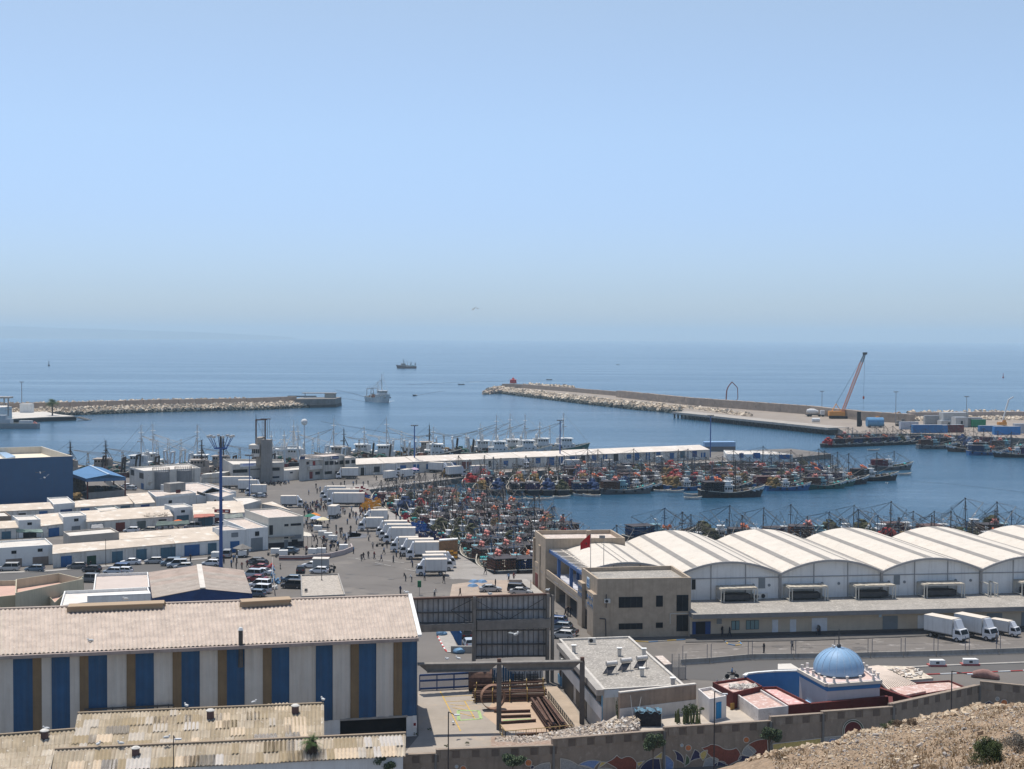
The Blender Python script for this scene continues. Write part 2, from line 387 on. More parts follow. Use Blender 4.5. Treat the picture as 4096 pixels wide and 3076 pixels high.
for pts in(((-30,775),(60,760),(130,790),(110,820),(-20,830)),((-260,600),(-180,570),(-130,600),(-180,640),(-250,640)),((20,600),(120,590),(140,615),(60,630))):
 mb=MB();mb.add([G(7,*p,.03)for p in pts],[tuple(range(5))]);structure(mb,'puddle',WET)
mb=MB();mb.add([G(6,*p,.03)for p in((1430,790),(1500,770),(1720,790),(1700,830),(1480,840))],[tuple(range(5))]);structure(mb,'puddle',WET)
LINE=M('worn_white_paint',(0.42,0.41,0.38),var=0.2,scale=1)
def painted(zn,pts,wd,name,mat,z=0.03,dash=None):
 mb=MB();V=[G(zn,*p,z)for p in pts]
 for i in range(len(V)-1):
  d=V[i+1]-V[i];L=d.length;d.normalize();s_=Vector((-d.y,d.x,0))*wd/2;t=0.0
  while t<L:
   e=min(L,t+(dash[0]if dash else L));a=V[i]+d*t;b=V[i]+d*e
   mb.quad(a-s_,b-s_,b+s_,a+s_);t=e+(dash[1]if dash else 1)
 return structure(mb,name,mat)
painted(7,[(1150,1290),(60,1060)],0.18,'painted_line',LINE,dash=(6,5))
painted(7,[(600,1110),(240,1060),(-30,1055)],0.18,'painted_line',LINE,dash=(8,3))
TYRE=M('tyre_mark',(0.105,0.095,0.086),var=.25,scale=.8,spots=(.15,.137,.12),spot_amt=.5,spot_scale=.5)
rnd=random.Random(3)
for k in range(26):
 cx,cy=rnd.uniform(-250,1100),rnd.uniform(950,1480);L=rnd.uniform(120,420);bnd=rnd.uniform(-60,60);an=rnd.uniform(-.25,.25)
 painted(7,[(cx+L*t/6,cy+an*L*t/6+bnd*(t/6)*(1-t/6))for t in range(7)],rnd.uniform(.2,.45),'tyre_mark',TYRE,z=.008+k*.0006)
OIL=M('oil_stain',(0.11,0.10,0.09),rough=.6,var=.3,scale=.6)
for k in range(26):
 zn,x,y=rnd.choice(((7,rnd.uniform(-200,1100),rnd.uniform(1000,1450)),(6,rnd.uniform(600,1700),rnd.uniform(200,420)),(9,rnd.uniform(0,2000),rnd.uniform(1050,1130))));c=G(zn,x,y,.035+k*.0006);r_=rnd.uniform(.3,1.0);mb=MB();mb.add([c+Vector((math.cos(i*.52)*r_*rnd.uniform(.6,1.2)*1.4,math.sin(i*.52)*r_*rnd.uniform(.6,1.2),0))for i in range(12)],[tuple(range(12))]);structure(mb,'oil_stain',OIL)
JNT=M('slab_joint',(.14,.13,.12),var=.2)
qa=[G(7,340,480),G(7,1585,1241)];qd=(qa[1]-qa[0]);ql=qd.length;qd.normalize();qn=Vector((qd.y,-qd.x,0));mb=MB()
for k in range(int(ql/5)):a=qa[0]+qd*(k*5)+UP*.035;b=a+qn*9.8;mb.quad(a,a+qd*.09,b+qd*.09,b)
structure(mb,'slab_joints',JNT)
mb=MB();mb.add([G(5,*p,.02)for p in((-150,935),(600,905),(1380,850),(2080,800),(2150,900),(1400,930),(-150,1010))],[tuple(range(7))]);structure(mb,'road',ROAD)
mb=MB();A=[G(5,*p,.12)for p in((-150,925),(500,898),(1005,855),(1700,805),(2085,772))];B=[a+Vector((0.25,-2.0,0))for a in A]
for i in range(4):
 mb.quad(A[i],A[i+1],B[i+1],B[i]);mb.quad(B[i]-UP*.12,B[i+1]-UP*.12,B[i+1],B[i])
structure(mb,'pavement',CONC)
mb=MB();mb.quad(G(9,-560,1040,.02),G(9,2500,935,.02),G(9,2500,1128,.02),G(9,-620,1190,.02));structure(mb,'market_lot',LOT)
mb=MB();mb.add([G(9,*p,.024)for p in((-640,1200),(300,1190),(2500,1128),(2500,1270),(1400,1312),(600,1420),(-700,1330))],[tuple(range(7))]);structure(mb,'road',ROAD)
mb=MB();A=[G(9,*p,.13)for p in((1050,1262),(1500,1238),(2500,1200))];B=[a+Vector((0.1,0.7,0))for a in A]
for i in range(2):
 mb.quad(A[i],A[i+1],B[i+1],B[i]);mb.quad(A[i]-UP*.12,A[i+1]-UP*.12,A[i+1],A[i])
structure(mb,'median_kerb',CONC)
KR=M('red_kerb_paint',(0.42,0.05,0.045));KW=M('white_kerb_paint',(0.66,0.66,0.64))
def kerb(zn,pts,mats,seg=1.0,name='painted_kerb',wd=0.22,h=0.14):
 mb=MB();V=[G(zn,*p)for p in pts];k=0
 for i in range(len(V)-1):
  L=(V[i+1]-V[i]).length;n=max(1,int(L/seg))
  for j in range(n):
   a=V[i].lerp(V[i+1],j/n);b=V[i].lerp(V[i+1],(j+1)/n);mb.beam(a+UP*h/2,b+UP*h/2,wd,h,mats[k%len(mats)]);k+=1
 return structure(mb,name)
kerb(9,[(1400,1312),(1800,1296),(2500,1268)],(KR,KW),2.0)
KB=M('blue_kerb_paint',(0.09,0.19,0.33));KY=M('yellow_kerb_paint',(0.48,0.33,0.10))
kerb(8,[(985,1070),(1130,1078),(1510,1052)],(KY,KB,CONC),1.6)
kerb(8,[(1510,1052),(1750,1062),(2100,1050)],(KY,KB),1.6)
kerb(8,[(1750,1062),(1790,1095),(1850,1108),(1900,1100),(1890,1080),(1840,1062)],(KY,KB),1.0)
mb=MB();A=[G(9,*p,.14)for p in((-520,1000),(700,985),(2500,905))];B=[G(9,*p,.14)for p in((-520,1045),(500,1030),(2500,950))]
for i in range(2):
 mb.quad(A[i],A[i+1],B[i+1],B[i]);mb.quad(B[i]-UP*.14,B[i+1]-UP*.14,B[i+1],B[i])
structure(mb,'pavement',M('eave_shadow_pavement',(0.10,0.095,0.09),var=0.2))  # pavement colour darkened to carry the shadow cast by the market eave
kerb(11,[(1240,350),(1290,440),(1305,458),(1390,462)],(KR,KW),1.2)
mb=MB();mb.add([G(11,*p,.12)for p in((1245,350),(1292,440),(1308,455),(1395,458),(1330,300),(1230,310))],[tuple(range(6))]);structure(mb,'pavement',CONC)
def stone(mb,c,r,mat,rnd):
 P=[]
 ax=Matrix.Rotation(rnd.uniform(0,6.28),3,Vector((rnd.uniform(-1,1),rnd.uniform(-1,1),rnd.uniform(-1,1))).normalized())
 sx,sy,sz=rnd.uniform(.7,1.3),rnd.uniform(.6,1.1),rnd.uniform(.5,.9)
 for i in(-1,1):
  for j in(-1,1):
   for k in(-1,1):
    q=rnd.uniform(.6,1.0);P.append(c+ax@Vector((i*sx*q,j*sy*q,k*sz*q))*r*0.75)
 mb.add(P,[(0,1,3,2),(4,6,7,5),(0,4,5,1),(2,3,7,6),(0,2,6,4),(1,5,7,3)],mat)
RK=M('armour_rock',(0.47,0.385,0.285),var=0.3,scale=0.9);RK2=M('pale_armour_rock',(0.58,0.50,0.39),var=0.2,scale=0.8);RKW=M('wet_armour_rock',(0.05,0.055,0.045),var=0.4,scale=0.7)
def armour(name,path,wdt,z0,z1,size,seed,step=0.62,wet=0.0):
 """rocks along path (waterline) rising over width wdt to the left-hand normal"""
 rnd=random.Random(seed);mb=MB()
 for i in range(len(path)-1):
  a=Vector(path[i]);b=Vector(path[i+1]);d=(b-a);L=d.length;d.normalize();nrm=Vector((-d.y,d.x));n=int(L/(size*step*1.25));rows=max(2,int(wdt/(size*step)))
  for j in range(n):
   for k in range(rows+1):
    t=k/rows;q=a+d*(L*(j+rnd.uniform(-.4,.4))/n)+nrm*(wdt*t+rnd.uniform(-.3,.3)*size);z=z0+(z1-z0)*t+rnd.uniform(-.25,.3)*size
    stone(mb,Vector((q.x,q.y,z)),size*rnd.uniform(.5,.95),RKW if z<wet+rnd.uniform(-.4,.4)else(RK if rnd.random()<.6 else RK2),rnd)
 o=mb.build(name);return tag(o,kind='stuff')
PARC=M('parapet_stone',(0.34,0.27,0.21),var=0.18,scale=0.25,streak=0.35,streak_col=(0.22,0.18,0.15),bump=0.2)
CORE=M('breakwater_core',(0.30,0.26,0.21),var=0.25,scale=0.3)
def offs(path,d):
 out=[]
 for i in range(len(path)):
  a=Vector(path[max(0,i-1)]);b=Vector(path[min(len(path)-1,i+1)]);t=(b-a).normalized();out.append(Vector(path[i])+Vector((-t.y,t.x))*d)
 return out
def bed(name,path,d0,d1,z0,z1,ztop_flat,mat):
 mb=MB();A=offs(path,d0);B=offs(path,d1);C=offs(path,ztop_flat)
 for i in range(len(path)-1):
  f=lambda P,z,k:Vector((P[k].x,P[k].y,z))
  mb.quad(f(A,z0,i),f(A,z0,i+1),f(B,z1,i+1),f(B,z1,i));mb.quad(f(B,z1,i),f(B,z1,i+1),f(C,z1,i+1),f(C,z1,i))
  mb.quad(f(C,z1,i),f(C,z1,i+1),f(C,-8,i+1),f(C,-8,i))
 return structure(mb,name,mat)
def parapet(name,label,path,d0,d1,z0,z1,mat,block_len=6.0,joints=True,ragged=0.0,seed=1):
 mb=MB();A=offs(path,d0);B=offs(path,d1);rnd=random.Random(seed)
 c=(A[0]+A[-1])/2;root=Vector((c.x,c.y,z0))
 for i in range(len(path)-1):
  L=(A[i+1]-A[i]).length;n=max(1,int(L/block_len))
  for j in range(n):
   t0=j/n;t1=(j+(0.975 if joints else 1))/n;p=[A[i].lerp(A[i+1],t0),A[i].lerp(A[i+1],t1),B[i].lerp(B[i+1],t1),B[i].lerp(B[i+1],t0)]
   mb.prism(p,z0-0.2,z1+rnd.uniform(-ragged,ragged))
 return single(mb,name,label,'sea wall',root,mat=mat)
LP=[g2(1,-300,872,WZ),g2(1,640,852,WZ),g2(1,1400,826,WZ),g2(1,2126,811,WZ),g2(2,495,791,WZ)]
bed('breakwater',LP,0.5,8,-2.5,2.2,34,M('breakwater_road',(0.42,0.35,0.29),var=0.12,scale=0.1))
armour('rock_armour',LP,8,-2.0,2.2,1.8,3,wet=-.6)
LPq=offs(LP,0)
parapet('sea_wall','long low pinkish sea wall running along the left breakwater',[p for p in LP],14,16,2.2,6.0,PARC,12,True)
armour('rock_armour',offs(LP[:4],18),4,4.9,5.3,1.7,5,step=0.9,wet=-5)
mb=MB();hp=[g2(2,500,792,WZ),g2(2,710,788,WZ)];hq=[Vector(hp[1])+Vector((1,30)),Vector(hp[0])+Vector((-8,30))]
mb.prism([hp[0],hp[1],hq[0],hq[1]],-6,0.2,M('tidal_dark_concrete',(0.055,0.055,0.05),var=0.4,scale=0.3));
hh=[Vector(hp[0])+Vector((-11,.3)),Vector(hp[1])+Vector((-.3,.3)),hq[0]+Vector((-.3,0)),hq[1]+Vector((-3,0))]
mb.prism(hh,0.2,4.4,M('head_concrete',(.20,.185,.165),var=.25,scale=.3,streak=.5));
e=Vector(hp[1])+Vector((-1,10));mb.prism([e+Vector((-9,4)),e+Vector((-1,4)),e+Vector((-1,10)),e+Vector((-9,10))],4.4,7.6,M('harbour_hut_render',(0.32,0.33,0.30)))
mb.prism([e+Vector((-26,4.5)),e+Vector((-.5,3)),e+Vector((-.5,10.5)),e+Vector((-26,10))],7.6,8.1,CONC)
mb.box((e.x-24,e.y+7,6.0),(.5,.5,3.3),CONC)
mb.box((e.x-28,e.y+18,4.9),(22,.3,1.0),DCONC)
single(mb,'breakwater_head','concrete head with flat-roofed hut at the tip of the left breakwater','pier head',(hp[0][0],hp[0][1],WZ))
RP=[g2(3,78,408,WZ),g2(3,250,436,WZ),g2(3,700,490,WZ),g2(3,1200,545,WZ),g2(3,1545,572,WZ),g2(4,300,640,WZ+1),(196,800),(330,700)]
RP=[Vector(p)for p in RP]
crest=[G(3,205,350,5.4),G(3,345,352,5.4),G(3,700,378,5.4),G(3,1065,408,5.4)]
tallc=[G(3,1065,400,7.2),G(3,1600,452,7.2),G(3,2000,480,7.2),G(4,600,505,7.2),G(4,1000,545,7.2),G(4,1370,568,7.2)]
farc=[G(4,1370,553,6.2),G(4,2212,549,6.2),G(4,3400,545,6.2)]
mb=MB();W_=[Vector((p.x,p.y,0))for p in crest[:3]+tallc[:5]+[tallc[5]]+farc[1:]]
NB=[G(3,78,408,WZ),G(3,420,452,WZ),G(3,800,500,WZ),G(3,1200,545,WZ),G(3,1545,575,WZ),G(3,2000,640,WZ),G(4,500,655,WZ),G(4,900,705,WZ),G(4,1460,700,WZ),G(4,2300,760,WZ),G(4,3400,800,WZ)]
poly=[(p.x,p.y)for p in[NB[0]+Vector((2,9,0)),NB[1]+Vector((3,7,0)),NB[2]+Vector((3,7,0)),NB[3]+Vector((4,7,0)),NB[4]+Vector((5,6,0))]]
poly+=[g2(3,1560,555,1.8),g2(3,2212,625,1.8),g2(4,830,665,1.8),g2(4,900,735,0),g2(4,1450,735,0),g2(4,2300,775,0),g2(4,3300,800,0)]
back=[(p.x+3,p.y+22)for p in reversed(W_)]
MOLE=M('mole_surface',(0.25,0.21,0.17),var=0.14,scale=0.08,spots=(0.27,0.24,0.21),spot_amt=0.3,spot_scale=0.1)
mb.prism(poly+back,-7,1.7,QW,MOLE);structure(mb,'mole')
armour('rock_armour',[(p.x,p.y)for p in NB[:6]],9,-2.0,2.3,2.4,9,wet=-0.6)
def wallpath(name,label,pts,z1,thick,mat,bl,ragged,seed,courses=False):
 P2=[Vector((p.x,p.y))for p in pts]
 mbw=MB();rnd=random.Random(seed);B=offs(P2,thick)
 for i in range(len(P2)-1):
  L=(P2[i+1]-P2[i]).length;n=max(1,int(L/bl));nr=3 if courses else 1
  for j in range(n):
   for r_ in range(nr):
    o=rnd.uniform(-.15,.15)if courses else 0
    t0=j/n;t1=(j+0.985)/n;za=1.5+(z1-1.5)*r_/nr;zb=1.5+(z1-1.5)*(r_+(0.985 if r_<nr-1 else 1))/nr
    p=[P2[i].lerp(P2[i+1],t0),P2[i].lerp(P2[i+1],t1),B[i].lerp(B[i+1],t1),B[i].lerp(B[i+1],t0)]
    p=[q+Vector((o,-abs(o)))for q in p]
    mbw.prism(p,za,zb+rnd.uniform(-ragged,ragged))
  mbw.prism([P2[i]+Vector((.3,.4)),P2[i+1]+Vector((.3,.4)),B[i+1],B[i]],1.2,z1-0.3)
 return single(mbw,name,label,'sea wall',(P2[0].x,P2[0].y,1.5),mat=mat)
wallpath('sea_wall','low stone sea wall between the red lighthouse and the taller wall',crest,5.4,2.5,PARC,5,.12,2)
wallpath('sea_wall','taller block sea wall in the middle of the right breakwater',tallc,7.2,4,PARC,4.2,.15,3,True)
wallpath('sea_wall','smooth concrete sea wall behind the containers at the right edge',farc,6.2,3,M('smooth_sea_wall',(0.38,0.32,0.28),var=.1,scale=.2,streak=.3),10,.04,4)
sw=[(p.x+3,p.y+5)for p in crest[1:3]]
armour('rock_armour',sw,6,4.6,5.2,2.6,12,step=0.9,wet=-9)
armour('rock_armour',[(p.x+3,p.y+6)for p in farc[:2]],4,5.2,5.9,1.9,14,step=1.3,wet=-9)
armour('rock_armour',[(p.x,p.y-9)for p in farc],6,1.7,3.0,1.6,15,wet=-9)
mb=MB();rnd=random.Random(31)
for i in range(170):
 t=rnd.random();a=rnd.uniform(0,1);c=G(3,60+150*a,412-28*a*rnd.random(),0);h_=(0.15+0.85*a)*5.5
 stone(mb,Vector((c.x+rnd.uniform(-2,2),c.y+rnd.uniform(-4,22),WZ+rnd.random()*h_)),rnd.uniform(1.6,2.9),RKW if rnd.random()<.12 else(RK if rnd.random()<.6 else PARC),rnd)
tag(mb.build('tip_rocks'),kind='stuff')
WD=[G(3,1545,560,1.9),G(3,2212,628,1.9),G(4,830,668,1.9)]
DK=M('wharf_deck_concrete',(0.34,0.31,0.27),var=.15,scale=.2,streak=.4)
root=thing('wharf',(WD[0].x,WD[0].y,0),'long concrete wharf on dark piles in front of the orange crane','wharf')
mb=MB()
for i in range(2):
 a=WD[i];b=WD[i+1];d=(b-a).normalized();n=Vector((-d.y,d.x,0))*-1
 if n.y>0:n=-n
 mb.prism([a+n*6,b+n*6,b-n*8,a-n*8],0.7,2.0)
mb.build('deck',DK,root)
mb=MB();a=WD[0];b=WD[1]
for i in range(2):
 a=WD[i];b=WD[i+1];d=(b-a).normalized();n=Vector((d.y,-d.x,0));L=(b-a).length;k=int(L/4.6)
 for j in range(k):
  for o in(5.2,):
   c=a.lerp(b,(j+.5)/k)+n*o;mb=MB();mb.cyl((c.x,c.y,-5),(c.x,c.y,0.7),.6,.6,6);mb.build('pile',M('tarred_pile',(0.03,0.028,0.026),var=.4),root)
mb=MB();n=60;pts=[]
for i in range(n+1):
 x=-13800+9800*i/n;hgt=290*(1-i/n)**0.55+10*math.sin(i*.7)*(1-i/n);pts.append((x,25500+900*i/n,max(1,hgt+12 if i<n else 0)))
for i in range(n):
 a=Vector(pts[i]);b=Vector(pts[i+1]);a0=Vector((a.x,a.y-1500,WZ));b0=Vector((b.x,b.y-1500,WZ));a2=Vector((a.x-300,a.y+2500,WZ));b2=Vector((b.x-300,b.y+2500,WZ))
 mb.quad(a0,b0,b,a);mb.quad(a,b,b2,a2)
structure(mb,'hills',M('far_coast',(0.12,0.13,0.11),var=.3,scale=.002),True)
mb=MB();c0=[g2(15,-200,560,0.3),g2(15,975,500,0.3),g2(15,1670,478,0.3)]
pz=[(c0[0][0],c0[0][1]),c0[1],c0[2],g2(15,1300,440,.3),g2(15,650,300,.3),g2(15,-500,250,.3)]
mb.prism(pz,0.0,0.6,M('naval_pier_wall',(0.20,0.20,0.18),var=.3,scale=.4,streak=.5),M('naval_pier_top',(0.50,0.47,0.42),var=.12,scale=.1))
mb.prism([(p[0]+(.6 if i in(1,2)else 0),p[1]-(.3 if i<3 else 0))for i,p in enumerate(pz)],-6,0.0,M('weed_dark_wall',(0.03,0.032,0.03)))
a=Vector((*c0[2],0))
for i in range(5):mb.box((a.x+1.2+i*1.5,a.y+3,-0.3-i*.4),(1.8,7,.5),DCONC)
structure(mb,'naval_pier')
# striped shed and the sheds before it
SW_=M('off_white_cladding',(0.56,0.52,0.46),var=0.08,scale=0.4,streak=0.35,streak_col=(0.3,0.25,0.2),rough=0.6)
SB_=M('blue_cladding',(0.014,0.075,0.17),var=0.2,scale=0.3,streak=0.25,rough=0.5)
SN_=M('faded_brown_cladding',(0.20,0.135,0.07),var=0.15,scale=0.4,streak=0.4,rough=0.7)
RF1=sheets('pink_grey_roof_sheets',(0.50,0.42,0.35),(0.535,0.45,0.375),(0.40,0.33,0.275),1.0,2.3,.03,(0.68,0.63,0.56))
ZE=12.7
def ext(a,b,t):return a+(b-a)*t
FL=G(10,0,540,ZE);FR=G(11,1105,347,ZE);FL=ext(FR,FL,1.12)
BR=G(11,1035,55,14.6);BL=G(0,0,2436,14.6);BL=ext(BR,BL,1.12)
root=thing('striped_shed',(FR.x,FR.y,0),'large shed with blue, white and brown striped cladding under a long ribbed pinkish roof','warehouse');SHED=root
mb=MB();mb.corr(FL,FR,BR,BL,0.5,0.085);rf=mb.build('roof',RF1,root)
back=(BR-FR);back.z=0;back=back.normalized();R2=BR+back*.5;R2.z=0;L2=BL+back*.5;L2.z=0
mb=MB();mb.corr(BL,BR,R2,L2,0.42,0.06);mb.build('back_wall',SW_,root)
mb=MB();mb.beam(BL+UP*.05,BR+UP*.05,.6,.18);mb.build('ridge_cap',RF1,rf)
mb=MB();mb.beam(FL+Vector((0,-.25,-.3)),FR+Vector((0,-.25,-.3)),.45,.4);mb.build('gutter',M('gutter_grey',(0.33,0.27,0.24),streak=.4),root)
mb=MB();mb.beam(FR+Vector((.15,0,.12)),BR+Vector((.15,0,.12)),.5,.25);mb.build('verge_trim',WHITE,root)
u=(FR-FL);u.z=0;u.normalize();nf=Vector((u.y,-u.x,0))
a0=FL-back*-0.6;b0=FR+back*0.6
st=[(-200,'w'),(105,'b'),(262,'n'),(335,'w'),(415,'b'),(562,'w'),(640,'n'),(712,'b'),(862,'w'),(1018,'n'),(1090,'b'),(1238,'w'),(1388,'n'),(1460,'b'),(1607,'w'),(1752,'n'),(1825,'b'),(1968,'w')]
edges=[(onface(10,x,600,a0,b0)[0],c)for x,c in st]+[(onface(11,x,500,a0,b0)[0],c)for x,c in((3,'n'),(65,'b'),(190,'w'),(378,'b'),(497,'w'),(623,'n'),(683,'b'),(805,'w'),(928,'n'),(988,'b'),(1093,'e'))]
zlow=2.6;base=Vector((a0.x,a0.y,0))
for i in range(len(edges)-1):
 u0=edges[i][0];u1=edges[i+1][0];c=edges[i][1];m={'w':SW_,'b':SB_,'n':SN_}[c]
 A=base+u*u0+UP*(ZE-.1);B=base+u*u1+UP*(ZE-.1);C=base+u*u1+UP*zlow;D=base+u*u0+UP*zlow
 mb=MB();mb.corr(A,B,C,D,0.62 if c!='n' else .5,0.09 if c!='n' else 0.04,flat=True);mb.build('cladding_panel',m,root)
uE=edges[-1][0]
mb=MB();mb.quad(base+u*-20+nf*-.05+UP*zlow,base+u*(uE-9.6)+nf*-.05+UP*zlow,base+u*(uE-9.6)+nf*-.05,base+u*-20+nf*-.05)
mb.quad(base+u*(uE-1.3)+nf*-.05+UP*zlow,base+u*uE+nf*-.05+UP*zlow,base+u*uE+nf*-.05,base+u*(uE-1.3)+nf*-.05);mb.build('wall',WHITE,root)
mb=MB();c=base+u*(uE-5.4)+UP*1.3-nf*1.5;mb.obox(c,u,nf,UP,4.1,.1,1.3);mb.build('doorway',DARK,root)
mb=MB();mb.obox(base+u*(uE-5.4)+UP*zlow,u,nf,UP,4.2,.14,.12);mb.build('lintel',CONC,root)
e0=base+u*uE;e1=e0+back*17.5
mb=MB();mb.corr(Vector((e0.x,e0.y,ZE)),Vector((e1.x,e1.y,ZE)),Vector((e1.x,e1.y,0)),Vector((e0.x,e0.y,0)),.4,.04);mb.build('side_wall',STEEL,root)
mb=MB();mb.add([Vector((e0.x,e0.y,ZE)),Vector((e1.x,e1.y,ZE)),BR-UP*.1],[(0,1,2)]);mb.build('gable',STEEL,root)
for(z_,x0,y0,x1,y1)in((5,650,1240,1560,1205),(6,312,1530,862,1500)):
 P0=G(z_,x0,y0,15.1);P1=G(z_,x1,y1,15.1);mb=MB()
 mb.beam(P0,P1,2.2,.12);
 for s_ in(-.7,.7):mb.beam(P0+Vector((0,s_,-.4)),P1+Vector((0,s_,-.4)),.1,.7)
 mb.build('ridge_vent',sheets('ochre_vent_sheets',(0.55,0.44,0.27),(0.60,0.5,0.34),(0.4,.3,.2),.8,5,.04),root)
q=onface(10,1935,480,a0,b0);c=base+u*q[0]+nf*.55
mb=MB();mb.cyl(c+UP*9.9,c+UP*10.8,.32,.32,10);mb.cyl(c+UP*10.8,c+UP*14.4,.27,.27,10);mb.cyl(c+UP*14.4,c+UP*14.75,.36,.2,10,WHITE);mb.cyl(c+UP*10.1,c+UP*10.1-nf*.8,.2,.2,8)
mb.build('flue_pipe',M('sooty_flue',(0.07,0.065,0.06),var=.5,rough=.6),root)
mb=MB();A=base+u*onface(10,680,975,a0,b0)[0]+nf*.35+UP*onface(10,680,975,a0,b0)[1];B=base+u*onface(10,1400,940,a0,b0)[0]+nf*.35+UP*onface(10,1400,940,a0,b0)[1]
mb.beam(A,B,.18,.18)
for i in range(8):c=A.lerp(B,(i+.5)/8);mb.beam(c,c-nf*.5,.1,.1);mb.beam(c-UP*.1,c-UP*.45,.12,.12)
mb.build('pipe_rail',DSTEEL,root)
single_sign=MB();q=onface(11,1077,968,a0,b0);c=base+u*q[0]+nf*.02+UP*q[1]
single_sign.obox(c,u,nf,UP,.28,.02,.5);o=single_sign.build('notice_board',M('notice_white',(0.7,0.66,0.64)),root)
mb=MB();mb.obox(c+nf*.03,u,nf,UP,.15,.01,.18);mb.build('red_mark',REDP,o)
RF2=sheets('ochre_roof_sheets',(0.38,0.31,0.21),(0.51,0.44,0.34),(0.28,0.225,0.16),1.05,1.9,.04,(0.66,0.62,0.54))
RF3=sheets('pale_ochre_roof_sheets',(0.42,0.35,0.25),(0.54,0.475,0.38),(0.32,0.25,0.18),1.05,1.9,.04,(0.68,0.64,0.58))
def low_shed(label,bl,br,fr,fl,zb,zf,mat,zw=0.0,right=True):
 """bl.. = (zone,x,y); mono slope facing us"""
 BL_,BR_=G(*bl,zb),G(*br,zb);FR_,FL_=G(*fr,zf),G(*fl,zf);c=(BL_+FR_)/2
 rt=thing('roof_shed',(c.x,c.y,zw),label,'shed');mb=MB();mb.corr(FL_,FR_,BR_,BL_,.42,.075);rf=mb.build('roof',mat,rt)
 bk=(BR_-FR_);bk.z=0;bk.normalize();B2=BR_+bk*.9;B2.z=zf;L2_=BL_+bk*.9;L2_.z=zf
 mb=MB();mb.corr(BL_,BR_,B2,L2_,.36,.05);mb.build('roof',mat,rt)
 mb=MB();mb.beam(BL_+UP*.06,BR_+UP*.06,.4,.14);mb.build('ridge_cap',mat,rf)
 i1=(BL_-BR_).normalized()*.3
 mb=MB();F_=[p for p in(FL_,FR_,B2,L2_)];ins=[FL_+bk*.3-i1,FR_+bk*.3+i1,B2-bk*.3+i1,L2_-bk*.3-i1]
 mb.add([Vector((p.x,p.y,0))for p in ins]+[Vector((p.x,p.y,zf-.1))for p in ins],[(0,1,5,4),(1,2,6,5),(2,3,7,6),(3,0,4,7)])
 mb.add([ins[1]+UP*-.1,ins[2]+UP*-.1,BR_+i1-UP*.15],[(0,1,2)]);mb.build('wall',WHITE,rt)
 return rt,rf
RT_B,rfB=low_shed('ochre sheet-roofed shed right in front of the striped shed, two round vents on it',(10,625,1012),(11,435,820),(11,437,1075),(10,560,1330),7.0,5.2,RF2)
RT_C,rfC=low_shed('lowest sheet-roofed shed at the bottom left edge, running behind the palm',(10,440,1302),(11,1015,1030),(11,1012,1195),(10,400,1500),5.6,4.2,RF3)
RT_D,rfD=low_shed('short sheet-roofed shed at the far left edge with one round vent',(10,-250,1205),(10,605,1140),(10,575,1330),(10,-250,1400),6.4,5.0,RF2)
mb=MB();A=G(10,-250,1355,5.6);B=G(10,445,1300,5.6);C=G(10,380,1560,4.2);D=G(10,-250,1620,4.2);mb.corr(D,C,B,A,.36,.05)
rt=thing('roof_shed',(A.x,A.y,0),'ochre sheet roof in the bottom left corner, left of the long low roof','shed');mb.build('roof',RF3,rt)
mb=MB();mb.add([D+Vector((.3,.3,-.1)),C+Vector((-.3,.3,-.1)),Vector((C.x-.3,C.y+.3,0)),Vector((D.x+.3,D.y+.3,0))],[(0,1,2,3)]);mb.build('wall',WHITE,rt)
def roofvent(zn,x,y,z,parent):
 c=G(zn,x,y,z);mb=MB();mb.cyl(c-UP*.3,c+UP*.75,.42,.42,12);o=mb.build('roof_vent',M('vent_brown',(0.10,0.06,0.055),var=.3),parent)
 mb=MB();mb.lathe(c+UP*.75,[(.5,0),(.5,.08),(.3,.22),(.05,.28)],12);mb.build('vent_cap',WHITE2,o)
rnd=random.Random(15)
PAT=[M('patch_%d'%i,c,var=.12,scale=2)for i,c in enumerate(((.58,.47,.34),(.52,.48,.43),(.34,.27,.17),(.47,.42,.35)))]
def patches(o,P4,n,w_=1.05,h_=1.9):
 A,B,C,D=P4;U_=(B-A).normalized();V_=(D-A).normalized();Lu=(B-A).length;Lv=(D-A).length;N_=U_.cross(V_);pa=Lu/int(Lu/.42);w_=2*pa
 for i in range(n):
  a=A+U_*(int(rnd.uniform(0,Lu/w_-2))*w_)+V_*(int(rnd.uniform(0,max(1,Lv/h_-.8)))*h_)+N_*.09;k=w_*rnd.choice((1,1,2,3));mb=MB();mb.corr(a,a+U_*k,a+U_*k+V_*min(h_,Lv),a+V_*min(h_,Lv),pa*.999,.075);mb.build('patch_sheet',PAT[rnd.randrange(4)],o)
patches(rfB,(G(10,560,1330,5.2),G(11,437,1075,5.2),G(11,435,820,7),G(10,625,1012,7)),44);patches(rfC,(G(10,400,1500,4.2),G(11,1012,1195,4.2),G(11,1015,1030,5.6),G(10,440,1302,5.6)),40)
patches(rf,(FL,FR,BR,BL),0)
roofvent(10,1692,1045,6.6,RT_B);roofvent(11,232,885,6.6,RT_B);roofvent(10,1092,1350,5.0,RT_C);roofvent(10,358,1210,6.0,RT_D)
